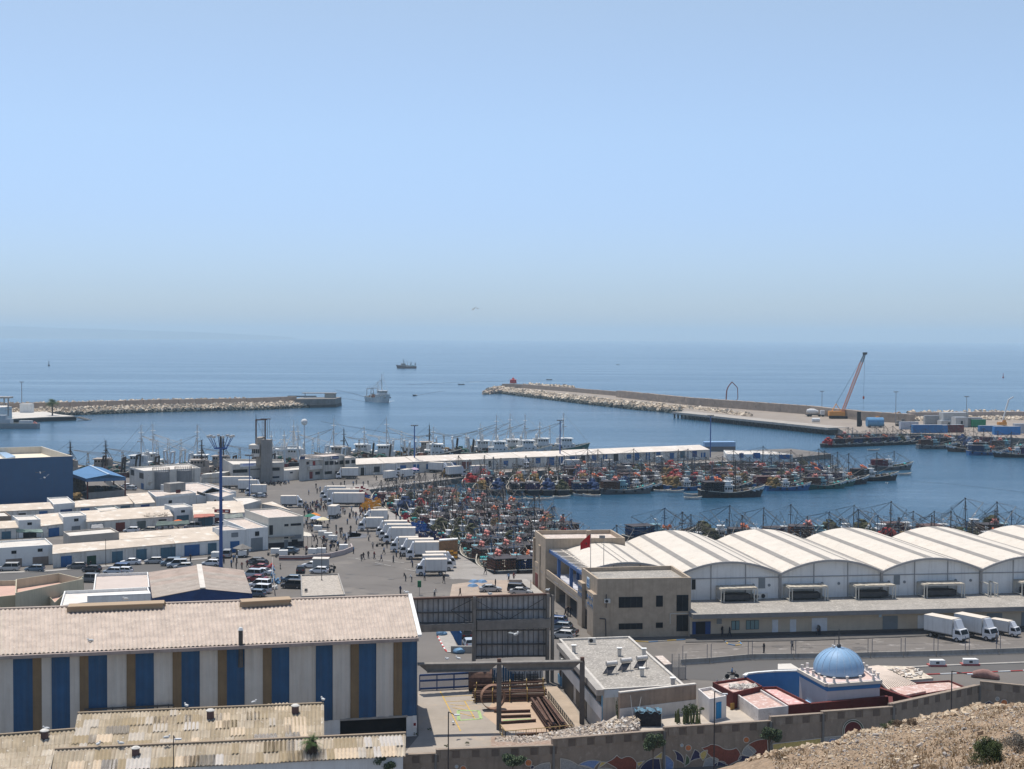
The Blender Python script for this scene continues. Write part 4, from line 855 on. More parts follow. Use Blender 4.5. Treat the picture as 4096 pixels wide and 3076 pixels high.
opening(root,a,b,19,(1385,725,1422,768),'window',M('maroon_frame',(.18,.04,.04)),bars=1);opening(root,a,b,19,(1478,716,1516,780),'door',M('bright_maroon_door',(.25,.03,.03)))
opening(root,a,b,19,(1430,872,1476,975),'door',M('maroon_frame',(0,0,0)));opening(root,a,b,19,(1515,872,1582,915),'window',bars=3)
mb=MB();face_panel(mb,a,b,19,1290,648,1362,690,.02,.1,None);mb.build('sign_board',M('sign_navy',(0,0,0)),root)
mb=MB()
for i in range(10):q=onface(19,1390+i*24,690,a,b);uu=(b-a).normalized();nn=Vector((uu.y,-uu.x,0));c=Vector((a.x,a.y,0))+uu*q[0]+UP*q[1];mb.beam(c,c+nn*1.6,.15,.2)
mb.build('pergola',WHITE,root);mb=MB();face_panel(mb,a,b,19,1410,785,1625,835,0.02,1.0,None);mb.build('balcony',WHITE2,root)
hw=4.0
P=[G(16,455,700,hw+1.0),G(3,1390,818,hw+.8),G(3,1768,850,hw),G(16,455,768,hw)]
FA=G(16,455,768,hw);FB=G(3,1770,846,hw);d=(FB-FA);d.z=0;Lw=d.length;d.normalize();nb=Vector((-d.y,d.x,0))
root=thing('pier_warehouse',FA,'very long low warehouse with pale roof and blue doors along the pier','warehouse');mb=MB();dep=11
mb.prism([(FA.x,FA.y),(FB.x,FB.y),(FB.x+nb.x*dep,FB.y+nb.y*dep),(FA.x+nb.x*dep,FA.y+nb.y*dep)],-.2,hw-.02);mb.build('wall',WHITE2,root)
mb=MB();e=nb*-.35;R0=FA+nb*(dep*.62)+UP*1.5;R1=FB+nb*(dep*.62)+UP*1.5;n=14
for i in range(n):
 a=FA.lerp(FB,i/n);b=FA.lerp(FB,(i+.99)/n);c=R0.lerp(R1,(i+.99)/n);f=R0.lerp(R1,i/n);j=UP*random.uniform(0,.16)
 mb.add([a+e+j,b+e+j,c+j,f+j,a+e+j-UP*.2,b+e+j-UP*.2],[(0,1,2,3),(4,5,1,0)]);a2=a+nb*(dep+.3);b2=b+nb*(dep+.3);mb.quad(f+j,c+j,b2+j,a2+j)
mb.build('roof',M('pier_roof',(0.60,0.54,0.47),var=.12,scale=.12,spots=(.70,.67,.62),spot_amt=.3,spot_scale=.3,streak=.0),root)
for(zn,r,m)in[(16,(528,812,598,930),FRAME),(16,(722,796,806,880),FRAME),(16,(1110,778,1195,870),BLUE),(16,(1300,765,1388,866),BLUE),(16,(1492,758,1560,835),BLUE),(16,(1868,738,1942,800),BLUE),(16,(2020,725,2160,830),MAROON),
                   (3,(102,930,122,990),FRAME),(3,(215,930,250,968),BLUE),(3,(385,915,414,968),BLUE),(3,(458,908,494,950),BLUE),(3,(545,905,598,965),BLUE),(3,(632,902,664,960),BLUE),(3,(714,897,768,930),BLUE),(3,(800,892,832,950),FRAME),
                   (3,(883,888,916,946),BLUE),(3,(965,882,998,920),BLUE),(3,(1046,878,1080,935),FRAME),(3,(1145,882,1180,915),BLUE),(3,(1206,872,1240,928),BLUE),(3,(1288,868,1320,925),BLUE),(3,(1368,864,1400,910),BLUE),(3,(1470,870,1502,916),BLUE),(3,(1548,858,1584,910),TEAL),(3,(1640,856,1675,902),NAVY),(3,(1706,868,1740,905),BLUE)]:
 opening(root,FA,FB,zn,r,'door',m)
for i in range(23):p=FA+d*(Lw*(i+.5)/23)-nb*.06;mb=MB();mb.box((p.x,p.y,hw/2),(.35,.16,hw),rz=math.atan2(d.y,d.x));mb.build('pilaster',WHITE,root)
root,P=block('pier_cafe','small white and blue harbour shed at the far end of the pier','building',4,[(-10,832),(330,838),(500,866),(10,862)],2.7,WHITE,ROOFC,.3)
for r in((105,855,138,890,),(208,852,262,895)):opening(root,P[3],P[2],4,r,'door',BLUE)
opening(root,P[3],P[2],4,(400,865,480,900),'door',BLUE)
g=G(4,-50,845);mb=MB();mb.prism([(g.x-6,g.y),(g.x+8,g.y+2),(g.x+8,g.y+8),(g.x-6,g.y+6)],0,2.2,M('grey_tarred_wall',(.14,.14,.14)));mb.prism([(g.x-6,g.y+.1),(g.x+8,g.y+2.1),(g.x+8,g.y+8),(g.x-6,g.y+6)],2.2,4.2,M('blue_white_wall',(.20,.33,.5)));single(mb,'pier_shed','grey-based shed with blue upper wall left of the pier end hut','shed',g)
# fish market
root=thing('fish_market',G(8,1480,1030),'fish market hall with a row of white barrel-vaulted roofs above a long flat canopy','market hall');MK=root
VR=M('vault_sheet',(0.58,0.53,0.455),var=.07,scale=.4,spots=(.50,.43,.34),spot_amt=.2,spot_scale=1.1,streak=0,bump=.3);VG=M('grey_vault_strip',(0.24,0.225,0.205),var=.15,scale=.5)
GW=M('white_gable_wall',(0.68,0.68,0.66),var=.05,streak=.25)
zv=8.7;TZ=4.2
v0=G(9,240,487,zv);v3=G(9,1860,455,zv);dm=(v3-v0);dm.z=0;sp=dm.length/2;dm.normalize()
v1=v0+dm*sp
back=(G(9,905,153,10.9)-G(9,665,385,10.9));back.z=0;HL=back.length;back=Vector((-dm.y,dm.x,0))
rise=2.25
def vault(start,setback,length,width=None,stripes=((.15,.05,0),(.44,.075,1),(.66,.025,1),(.80,.03,1)),rise=rise):
 wdt=width or sp;N=24;mbv=MB();mbs=MB()
 prof=[]
 for i in range(N+1):
  t=i/N;prof.append((t*wdt,4*rise*t*(1-t)))
 s0=start+back*(setback-.5);
 for i in range(N):
  t=(i+.5)/N;A=s0+dm*prof[i][0]+UP*prof[i][1];B=s0+dm*prof[i+1][0]+UP*prof[i+1][1];mbv.quad(A,B,B+back*length,A+back*length)
 o=mbv.build('vault_roof',VR,MK)
 rim=MB()
 for i in range(N):
  A=s0+dm*prof[i][0]+UP*(prof[i][1]-.12)-back*.1;B=s0+dm*prof[i+1][0]+UP*(prof[i+1][1]-.12)-back*.1;rim.beam(A,B,.25,.36)
  if i%1==0:rim.beam(A,A+back*.5+UP*.18,.06,.06)
 rim.build('eave_arch',M('eave_grey',(.33,.32,.31),var=.1),o)
 st=MB()
 for(t,w_,full)in stripes:
  K=3
  for k in range(K):
   t0=t+w_*k/K;t1=t+w_*(k+1)/K;f=lambda q:s0+dm*(q*wdt)+UP*(4*rise*q*(1-q)+.03)
   A,B=f(t0),f(t1);st.quad(A,B,B+back*length,A+back*length)
 st.quad(s0+dm*-.35+UP*.06,s0+dm*.55+UP*.2,s0+dm*.55+UP*.2+back*length,s0+dm*-.35+UP*.06+back*length)
 st.build('translucent_strip',VG,o)
 gw=MB();base=s0+back*.5;pts=[base+dm*p[0]+UP*(p[1]-.1)for p in prof];gw.add([base+UP*(TZ-zv-4),]+pts+[base+dm*wdt+UP*(TZ-zv-4)],[tuple(range(N+3))]);g_=gw.build('gable_wall',GW,MK)
 tr=MB()
 tr.beam(base-back*.06+UP*-.75+dm*.2,base-back*.06+dm*(wdt-.2)+UP*-.75,.1,.16)
 for t in(1/3,2/3):tr.beam(base-back*.08+dm*(wdt*t)+UP*(TZ-zv),base-back*.08+dm*(wdt*t)+UP*(4*rise*t*(1-t)-.3),.1,.14)
 tr.build('joint_strip',M('joint_grey',(.28,.28,.28)),g_)
 co=MB();co.box((base.x-back.x*.2,base.y-back.y*.2,(TZ+zv)/2-.2),(.42,.42,zv-TZ-.2),rz=math.atan2(dm.y,dm.x));co.build('column',STEEL,MK)
for k in range(-1,6):vault(v0+dm*(sp*k),0,HL)
vault(v0+dm*(sp*-1.77),6.8,HL-8,sp*.77,stripes=((.42,.02,1),(.50,.012,1),(.62,.05,1)),rise=1.35)
wall0=v0+back*0
fe=G(9,0,805,TZ);fe2=G(9,2212,752,TZ);de=fe2-fe;
TA=v0+dm*(-sp*1.02);TB=v0+dm*sp*6;depth=12.6
mb=MB();a=Vector((TA.x,TA.y,0));b=Vector((TB.x,TB.y,0));f=-back*depth
mb.prism([tuple((a+f).xy),tuple((b+f).xy),tuple(b.xy),tuple(a.xy)],TZ-.75,TZ,M('fascia_grey',(.20,.195,.19),var=.12,streak=.2),ROOFG);mb.build('canopy_roof',None,MK)
wb=depth-1.9;mb=MB();mb.prism([tuple((a-back*wb).xy),tuple((b-back*wb).xy),tuple(b.xy),tuple(a.xy)],-.2,TZ-.76);mb.build('wall',M('cream_tiled_wall',(.50,.42,.32),var=.08,streak=.1),MK)
GA=a-back*wb;GB=b-back*wb
mb=MB();o_=-back*.06;mb.beam(GA+o_+UP*.25,GB+o_+UP*.25,.1,.5);mb.build('dark_plinth',M('brown_plinth',(.10,.085,.075)),MK)
WD2=M('white_steel_door',(.62,.64,.66),rough=.5)
for(zn,r,k,m)in[(9,(178,865,226,985),'door',WD2),(9,(322,862,372,982),'door',WD2),(9,(498,850,622,972),'shutter',WD2),(9,(1070,834,1192,955),'shutter',GREYD),(9,(1352,828,1430,948),'door',WD2),(9,(1645,820,1700,900),'shutter',FRAME),(9,(1912,812,2034,930),'shutter',GREYD),(9,(2190,805,2260,925),'shutter',GREYD),
     (8,(1492,905,1645,1035),'door',NAVY)]:opening(MK,GA,GB,zn,r,k,m)
opening(MK,GA,GB,8,(1520,908,1600,1030),'doorway',DARK)
GP=M('greenish_pane',(.16,.26,.27),rough=.3)
opening(MK,GA,GB,8,(1817,898,1885,975),'window',FRAME,GP,bars=2);opening(MK,GA,GB,8,(1938,893,2046,970),'window',FRAME,GP,bars=3)
opening(MK,v0-dm*sp,v0,8,(1488,556,1520,640),'window')
for r in((68,527,122,612),(1160,502,1210,582)):opening(MK,v0,v0+dm*sp,9,r,'louvre',GREYD)
for x in(27,154,581,716,1120,1246,1658,1780):
 y=586 if x<300 else(572 if x<900 else(560 if x<1500 else 547));q=onface(9,x,y,v0,v0+dm*sp);c=v0+dm*q[0];c=Vector((c.x,c.y,q[1]));mb=MB();mb.cyl(c,c-back*.1,.26,.26,10);mb.build('round_vent',GREYD,MK)
mb=MB();face_panel(mb,GA,GB,8,1695,882,1738,925,.01,.05,None);mb.build('wall_crest',GREYD,MK)
mb=MB();face_panel(mb,GA,GB,9,1040,822,1062,845,.01,.05,None);o=mb.build('notice_board',M('pale_blue_sign',(.45,.58,.68)),MK)
PLC=M('weathered_platform',(.42,.38,.31),var=.3,scale=1.5,spots=(.2,.16,.12),spot_amt=.3);PFR=M('platform_frame',(.50,.48,.42),var=.1)
def platform(cx0,cx1,zn,y,label,sheet=True):
 qa=onface(zn,cx0,y,v0,v0+dm*sp)[0];qb=onface(zn,cx1,y,v0,v0+dm*sp)[0];A=v0+dm*qa;B=v0+dm*qb;A.z=B.z=TZ
 rt=thing('steel_platform',A,label,'steel platform');mb=MB();F=-back*3.2;h=2.3
 for p in(A,B):
  for off in(-back*.2,F,F+(dm*.5 if p is A else-dm*.5)):mb.beam(p+off,p+off+UP*h,.16,.16)
  mb.beam(p-back*.2+UP*h,p+F+UP*h,.18,.18);mb.beam(p-back*.2+UP*.3,p+F+UP*.3,.14,.14)
 if sheet:mb.beam(A+F+UP*h,B+F+UP*h,.18,.18);mb.beam(A-back*.2+UP*h,B-back*.2+UP*h,.18,.18)
 mb.build('frame',PFR,rt)
 if sheet:
  mb=MB();rnd=random.Random(int(cx0));n=9
  for i in range(n):
   p=A.lerp(B,(i+.5)/n);c=p+F*.52+UP*(h+.14+rnd.uniform(0,.08));mb.obox(c,dm,back,UP,(B-A).length/n/2*.97,1.6,.05)
  mb.build('top_sheet',PLC,rt)
  mb=MB();c=(A+B)/2+F*.45+UP*.75;mb.obox(c,dm,back,UP,(B-A).length*.36,.9,.45);mb.cyl(c+dm*-2.2,c+dm*1.6,.7,.7,10);mb.build('chiller_unit',M('chiller_dark',(.06,.06,.06),var=.4),rt)
platform(1690,1985,8,640,'leftmost steel platform on the market canopy, above the two greenish windows')
platform(270,575,9,620,'steel platform on the market canopy above the big white door',)
platform(800,1115,9,610,'steel platform at the third valley of the vaulted roofs')
platform(1345,1665,9,600,'steel platform on the market canopy above the left parked truck')
platform(1855,1930,9,600,'bare steel frame without a sheet at the fourth roof valley',False)
platform(2125,2400,9,580,'steel platform at the right edge of the photo on the market canopy')
def acunit(c,u,n,s,label,parent=None,gname='air conditioners on the market'):
 rt=thing('air_conditioner',c,label,'air conditioner',gname)if parent is None else None
 mb=MB();mb.obox(c,u,n,UP,.62*s,.25*s,.42*s);b=mb.build('air_conditioner' if parent else 'casing',M('ac_white',(.60,.58,.53),var=.08),parent or rt)
 mb=MB();k=c+n*(.26*s)-u*(.15*s);mb.cyl(k,k+n*.03,.33*s,.33*s,14);mb.build('fan',FRAME,b)
 return b
nf2=-back
for i,(zn,x,y,lab)in enumerate(((8,2010,690,'left of the pair of air conditioners beside the leftmost steel platform'),(8,2065,685,'right of the pair of air conditioners beside the leftmost steel platform'),(9,228,657,'air conditioner just left of the second steel platform'),(9,50,662,'lone air conditioner against the wall between the two first platforms'))):
 c=G(zn,x,y+18,TZ);c.z=TZ+.5;c+=nf2*1.3;acunit(c,dm,nf2,1.15,lab)
H2=9.9
P=[G(8,620,448,H2),G(8,1325,440,H2),G(8,1484,543,H2),G(8,712,548,H2)]
root,P=block('market_office','two-storey tan office block at the corner of the fish market','building',8,[(575,458),(1325,440),(1484,540),(705,552)],H2,BEIGE,ROOFG,.7,.35)
BO=root;a,b=P[3],P[2]
for r,n_ in(((882,700,1080,790),4),((1192,690,1248,782),1),((1362,684,1460,820),2),((882,920,1080,970),4),((1190,913,1248,958),1),((1362,850,1458,985),2)):opening(root,a,b,8,r,'window',bars=n_)
mb=MB();face_panel(mb,a,b,8,1308,836,1490,842,.02,.1,None);face_panel(mb,a,b,8,1306,836,1312,925,.02,.1,None);mb.build('drain_pipe',PFR,root)
uu=(b-a).normalized();nn=Vector((uu.y,-uu.x,0));q=onface(8,784,732,a,b);acunit(Vector((a.x,a.y,q[1]))+uu*q[0]+nn*.3,uu,nn,.8,'',root)
mb=MB();mb.tube([Vector((a.x,a.y,ZAT(8,755,680,a)))+uu*1.5+nn*.1,Vector((a.x,a.y,ZAT(8,755,790,a)))+uu*1.5+nn*.1],.08,5);mb.tube([Vector((a.x,a.y,ZAT(8,755,880,a)))+uu*0.4+nn*.1,Vector((a.x,a.y,ZAT(8,755,885,a)))+uu*1.4+nn*.1,Vector((a.x,a.y,.1))+uu*1.5+nn*.1],.08,5);mb.build('cable',DSTEEL,root)
la,lb=P[0],P[3]
for r in((605,655,640,760),(605,770,640,860),(605,865,640,1000)):opening(root,la,lb,8,r,'window')
nl=-(Vector(((lb-la).y,-(lb-la).x,0)).normalized());nl=nl if nl.x<0 else-nl
LET=M('blue_letter_metal',(.03,.13,.30),rough=.4)
def sidepanel(y0,y1,x0,x1,o0,o1,name,mat,par):
 mb=MB();u_=(lb-la).normalized();A=onface(8,x0,y0,la,lb);B=onface(8,x1,y1,la,lb);c=Vector((la.x,la.y,0))+u_*((A[0]+B[0])/2)+nl*((o0+o1)/2)+UP*((A[1]+B[1])/2)
 mb.obox(c,u_,nl,UP,abs(B[0]-A[0])/2,abs(o1-o0)/2,abs(B[1]-A[1])/2);return mb.build(name,mat,par)
u_=(lb-la).normalized();dl=(lb-la).length
for(t0,t1,h0)in((.0,.28,H2-2.2),(.62,1.0,H2-2.6)):
 mb=MB();c=la.lerp(lb,(t0+t1)/2);c.z=h0/2;mb.obox(c+nl*.35,u_,nl,UP,dl*(t1-t0)/2,.34,h0/2);o=mb.build('fin_wall',BEIGE,root)
 mb=MB();rnd=random.Random(5)
 n_=5 if t0==0 else 4
 for r_ in range(2 if t0==0 else 2):
  for i in range(n_):
   cc=la.lerp(lb,t0+(t1-t0)*(i+.5)/n_);cc.z=h0-1.0-r_*1.15;s_=dl*(t1-t0)/n_*.36
   mb.obox(cc+nl*.72,u_,nl,UP,s_,.03,.07);
   if(i+r_)%2:mb.obox(cc+nl*.72+u_*s_*.6+UP*.25,u_,nl,UP,.07,.03,.28)
   else:mb.obox(cc+nl*.72-u_*s_*.5+UP*.18,u_,nl,UP,.2,.03,.16)
   mb.obox(cc+nl*.72-UP*.28,u_,nl,UP,.08,.03,.07)
 mb.build('arabic_lettering',LET,o)
mb=MB();c=la.lerp(lb,.45)+nl*.05;c.z=H2-1.7;mb.obox(c,u_,nl,UP,.9,.06,.85,M('emblem_board',(.50,.62,.72)));mb.obox(c+nl*.07+UP*.2,u_,nl,UP,.5,.02,.35,LET);mb.obox(c+nl*.07-UP*.5,u_,nl,UP,.7,.02,.12,LET);mb.build('emblem',None,root)
root,P=block('market_wing','tan far block of the fish market beside the moored boats','building',8,[(185,150),(820,142),(935,210),(275,218)],11.0,BEIGE,ROOFP,.8,.35)
WA,WB_=P[0],P[3]
mb=MB();q=P[2]+Vector((-7,3,0));mb.box((q.x,q.y,11.2),(.8,.8,1.6));mb.build('chimney',BEIGE,root)
LA=G(8,172,598,0);LB=lb.copy();LB.z=0;LA2=LA;wz=4.3;us=(LB-LA).normalized();ns=Vector((us.y,-us.x,0));ns=ns if ns.x<0 else-ns;Ls=(LB-LA).length
root=thing('market_arcade',LA,'tan arcade of the fish market carrying a tiled terrace along its left side','arcade')
def sbox(t0,t1,o0,o1,z0,z1,name,mat,par=None):
 mb=MB();c=LA+us*((t0+t1)/2)+ns*((o0+o1)/2)+UP*((z0+z1)/2);mb.obox(c,us,ns,UP,(t1-t0)/2,abs(o1-o0)/2,(z1-z0)/2);return mb.build(name,mat,par or root)
inn=-6.5
sbox(-1,Ls,inn,0,wz-.5,wz-.25,'terrace_floor',M('pale_tile_floor',(.60,.61,.66),var=.1,scale=2));sbox(-1,Ls,-.25,0.0,wz-.9,wz+.75,'parapet',BEIGE)
t1_=Ls;sbox(0,Ls,inn-.3,inn,0,9.0,'inner_wall',BEIGE)
sbox(0,7.5,inn+.02,-.02,0,wz-.6,'ground_room',BEIGE)
for i in range(5):
 t=10+(Ls-11)*i/4.6;sbox(t-.45,t+.45,-1.0,-.3,0,wz-.92,'pillar',BEIGE)
sbox(9,Ls-.3,inn+.04,inn+.12,.1,3.3,'dark_opening',DARK)
for t in(3.2,):sbox(t-1.2,t+1.2,-.02,.06,.2,2.8,'gate',MAROON)
sbox(7.8,9.2,-.5,-.4,0,3.2,'gate',NAVY)
sbox(-1.5,7.0,inn,-.6,wz,9.2,'upper_room',BEIGE);sbox(0.0,.8,-.6,.15,0,9.6,'fin_wall',BEIGE);sbox(5.2,6.6,-.6,.15,0,8.9,'fin_wall',BEIGE)
sbox(2.2,4.2,-.62,-.5,wz+1.2,wz+3.6,'window',GLASS)
PB=M('pergola_blue',(.045,.12,.30),rough=.5,var=.1)
rt=thing('pergola',LA+us*12+UP*wz,'blue-columned pergola with a slatted top on the market terrace','pergola')
pz=ZAT(8,330,350,LA+us*9);pz=wz+4.0;p0=9.0;p1=Ls-2.5
for i in range(5):
 t=p0+(p1-p0)*i/4;sbox(t-.3,t+.3,-1.2,-.65,wz-.25,pz,'column',PB,rt);sbox(t-.25,t+.25,-4.9,-4.4,wz-.25,pz,'column',PB,rt)
sbox(p0-.5,p1+.5,-1.25,-.6,pz,pz+.55,'beam',PB,rt);sbox(p0-.5,p1+.5,-5.0,-4.4,pz,pz+.55,'beam',PB,rt)
TOPM=M('cream_slats',(.58,.52,.44));sbox(p0-.5,p1+.5,-3.1,-2.8,pz+.5,pz+.62,'slat',TOPM,rt)
for i in range(26):t=p0-.4+(p1-p0+.8)*i/25;sbox(t-(.16 if i%4 else .3),t+(.16 if i%4 else .3),-5.0,-.62,pz+.56,pz+.68,'slat',TOPM,rt)
for i,t in enumerate((7.5,9.3)):c=LA+us*t+ns*(-1.8)+UP*(wz+4.4);acunit(c,dm,nf2,1.2,('left','right')[i]+' of the two air conditioners high on the far market wall behind the pergola')
sbox(-4,Ls*.35,.6,2.4,0,.5,'ramp',CONC)
fp=G(8,648,500,H2-.7);rt=thing('flag',fp,'red flag on a thin pole above the tan market office','flag');mb=MB();mb.cyl(fp,fp+UP*6.8,.06,.04,6);mb.build('pole',STEEL,rt)
mb=MB();n=6
for i in range(n):
 f_=lambda k:fp+Vector((-.1-1.7*k/n,.15*math.sin(k*1.6),6.7-1.5*(k/n)**1.2));A=f_(i);B=f_(i+1);h0=2.3*(1-.45*i/n);h1=2.3*(1-.45*(i+1)/n);mb.quad(A-UP*h0,B-UP*h1,B,A)
cl=mb.build('cloth',M('flag_red',(.50,.02,.02),rough=.8),rt)
mb=MB();c=fp+Vector((-.85,-.12,5.1));
for k in range(5):
 a1=math.radians(90+144*k);a2=math.radians(90+144*(k+1));mb.beam(c+Vector((math.cos(a1)*.28,0,math.sin(a1)*.28)),c+Vector((math.cos(a2)*.28,0,math.sin(a2)*.28)),.02,.05)
mb.build('star',DG,cl)
mp=G(8,757,440,10.5);rt=thing('roof_mast',mp,'thin lightning mast with small arms on the first white vault','mast');mb=MB();mb.cyl(mp,mp+UP*5.2,.06,.04,5);mb.box(mp+UP*5.0+Vector((-.3,0,0)),(1.0,.1,.5));mb.cyl(mp+UP*4,mp+UP*4+Vector((.7,0,.3)),.03,.03,4);mb.build('pole',STEEL,rt)
# yard with the bare steel frame
CLAD=M('galvanised_cladding',(0.34,0.34,0.34),var=.25,scale=.6,streak=.45,streak_col=(.08,.06,.05),rough=.6)
CBEAM=M('weathered_beam',(0.20,0.185,0.165),var=.2,scale=.8,streak=.4)
ZF=12.6
bA=G(11,1100,725);bB=G(11,2012,668);ud=(bB-bA).normalized();nd=Vector((ud.y,-ud.x,0))
zt=ZAT(11,2010,48,bB)
root=thing('steel_frame_wall',bB,'tall grey corrugated screen wall on steel columns beside the striped shed','frame wall');FWR=root
def fw(x0,x1,y0,y1,name,mat,out=0.0,pit=.55,par=None):
 A=onface(11,x0,(y0+y1)/2,bA,bB);B=onface(11,x1,(y0+y1)/2,bA,bB);z1=onface(11,(x0+x1)/2,y0,bA,bB)[1];z0=onface(11,(x0+x1)/2,y1,bA,bB)[1]
 o=Vector((bA.x,bA.y,0))-nd*.35;mb=MB();mb.corr(o+ud*A[0]+UP*z1,o+ud*B[0]+UP*z1,o+ud*B[0]+UP*z0,o+ud*A[0]+UP*z0,pit,.06,flat=True);r=mb.build(name,mat,par or root)
 rb=MB();n=int((B[0]-A[0])/.75)
 for i in range(n):p=o+nd*.12+ud*(A[0]+(B[0]-A[0])*(i+.5)/n);rb.beam(p+UP*z0,p+UP*z1,.05,.08)
 rb.build('rib',DSTEEL,r);return r
fw(1045,1485,82,255,'cladding_panel',CLAD);fw(1498,2012,66,238,'cladding_panel',CLAD);fw(1498,2012,290,498,'cladding_panel',CLAD);fw(1498,1990,568,662,'low_wall',WHITE)
def fbeam(x0,x1,y0,y1,th,name,mat,out=.1,dep=.4):
 A=onface(11,x0,y0,bA,bB);B=onface(11,x1,y1,bA,bB);o=Vector((bA.x,bA.y,0))+nd*out;mb=MB();mb.beam(o+ud*A[0]+UP*A[1],o+ud*B[0]+UP*B[1],dep,th);return mb.build(name,mat,root)
fbeam(1045,2030,80,46,.25,'top_rail',RUST,0,.6)
for(x0,x1,y)in((1045,1485,178),(1498,2012,158),(1498,2012,302),(1498,2012,402),(1498,2012,488),(1045,1485,252),(1498,2012,228)):fbeam(x0,x1,y,y-4,.2,'girt',DSTEEL,.05,.2)
fbeam(1060,1485,285,270,1.0,'crane_beam',CBEAM,.5,.9);fbeam(1510,2030,262,245,1.3,'crane_beam',CBEAM,.5,.9)
for(x,y0,y1,w_)in((1490,60,700,.42),(2010,40,665,.42),(2044,50,668,.35)):
 q=onface(11,x,y1,bA,bB)[0];zt_=onface(11,x,y0,bA,bB)[1];o=Vector((bA.x,bA.y,0))+ud*q+nd*.15;mb=MB();mb.obox(o+UP*zt_/2,ud,nd,UP,w_/2,.1,zt_/2);mb.obox(o+UP*zt_/2+nd*.5,ud,nd,UP,w_/2,.08,zt_/2);mb.obox(o+UP*zt_/2+nd*.25,ud,nd,UP,.08,.3,zt_/2);mb.build('column',CBEAM,root)
a=Vector((bA.x,bA.y,0))+nd*.2
for(x0,y0,x1,y1)in((1500,82,1740,225),(1990,75,1740,225),(1330,160,1480,85),(1330,160,1480,250)):
 A=onface(11,x0,y0,bA,bB);B=onface(11,x1,y1,bA,bB);mb=MB();mb.beam(a+ud*A[0]+UP*A[1],a+ud*B[0]+UP*B[1],.08,.08);mb.build('brace',DSTEEL,root)
gM=G(11,1673,1003);gR=G(12,503,905);zb1=ZAT(11,1673,520,gM)
gd=(gR-gM).normalized();gL=gM-gd*((gM-G(11,1105,1040)).length)
root=thing('gantry_beam',gM,'long weathered overhead beam on two posts crossing the yard in front','gantry')
mb=MB();zz=zb1-.2
for(p,q)in((gL,gM),(gM,gR)):
 L=(q-p).length;d_=(q-p).normalized();mb.beam(p+UP*zz,q+UP*zz,1.0,.18);mb.beam(p+d_*1.2+UP*(zz-1.0),q-d_*1.2+UP*(zz-1.0),.7,.15)
 mb.quad(p+UP*zz,q+UP*zz,q-d_*1.2+UP*(zz-1),p+d_*1.2+UP*(zz-1))
mb.build('beam',CBEAM,root)
for p in(gM,gR):mb=MB();mb.box((p.x,p.y,zz/2),(.32,.5,zz));mb.box((p.x,p.y+.3,zz/2),(.62,.08,zz));mb.box((p.x,p.y-.3,zz/2),(.62,.08,zz));mb.box((p.x,p.y,zz+.25),(.5,.5,.5),RUST);mb.build('post',M('post_dark',(.12,.11,.10),var=.3,streak=.5),root)
YARD=M('yard_concrete',(0.31,0.27,0.225),var=.13,scale=.25,spots=(.38,.30,.22),spot_amt=.35,spot_scale=.2,bump=.1)
mb=MB();mb.add([G(11,*p,.012)for p in((1100,735),(2012,668),(2260,830),(2300,1120),(1100,1300),(900,1300),(1105,1050))],[tuple(range(7))]);structure(mb,'yard',YARD)
SANDY=M('yard_sand',(.42,.31,.22),var=.12,scale=.3)
mb=MB();mb.add([G(11,*p,.022)for p in((1640,800),(1990,760),(2100,900),(2060,1040),(1700,1010),(1560,900))],[tuple(range(6))]);structure(mb,'sand_patch',SANDY)
YL=M('yellow_line_paint',(.50,.33,.08),var=.25,scale=2)
for pts in([(1258,735),(1402,1015)],[(1280,772),(1500,762)],[(1430,802),(1505,932)],[(1300,808),(1490,800)],[(1330,828),(1440,838)],[(1345,850),(1450,868)],[(1385,885),(1500,915)]):painted(11,pts,.16,'painted_line',YL,z=.034)
GP2=M('green_spray_paint',(.30,.42,.18),var=.3,scale=3)
painted(11,[(1385,870),(1530,872),(1548,928),(1390,940),(1385,870)],.42,'sprayed_square',GP2,z=.038)
painted(11,[(1690,872),(1860,880)],.5,'sprayed_mark',GP2,z=.04);painted(11,[(1700,940),(1900,930)],.5,'sprayed_mark',GP2,z=.04)
a=G(11,1113,730);b=G(11,1478,712);hgt=ZAT(11,1478,602,b);u_=(b-a).normalized();L=(b-a).length
rt=thing('yard_gate',a,'navy barred sliding gate closing the yard between the striped shed and the steel column','gate')
mb=MB()
for t in(.25,hgt*.62,hgt*.98):mb.beam(a+UP*t,b+UP*t,.14,.26)
for t in(0,.33,.66,1):mb.beam(a.lerp(b,t),a.lerp(b,t)+UP*hgt,.16,.16)
mb.build('frame',NAVY,rt);mb=MB()
for i in range(60):p=a.lerp(b,(i+.5)/60);mb.beam(p+UP*.3,p+UP*hgt*.95,.05,.05)
mb.build('bars',NAVY,rt)
a=G(11,1325,305);b=G(11,1408,440);h=2.6;rt=thing('railing',a,'blue slatted fence of tall bars along the side street seen under the crane beam','fence');mb=MB();n=22
for i in range(n):p=a.lerp(b,i/n);mb.beam(p,p+UP*h,.12,.3)
mb.beam(a+UP*h,b+UP*h,.12,.15);mb.build('bars',BLUE,rt)
mb=MB();p=G(11,1440,465);mb.prism([(p.x-2.4,p.y),(p.x+2.2,p.y),(p.x+2.2,p.y+.5),(p.x-2.4,p.y+.5)],0,1.1);single(mb,'concrete_block','grey concrete barrier block below the blue slatted fence','barrier',p,mat=CONC)
for(x,y,lab)in((1265,340,'blue-draped bollard heap at the far end of the kerb island'),(1392,465,'blue-painted rubble stone at the near end of the kerb island')):
 p=G(11,x,y);mb=MB();mb.ball((0,0,.4),1,None,9,6,.9,.7,.5,.2);mb.ball((.5,.2,.3),1,None,8,5,.5,.5,.4,.2);o=mb.build('painted_stone',M('pale_blue_paint',(.16,.30,.45)),None,(0,0,0));o.location=p;tag(o,lab,'stone')
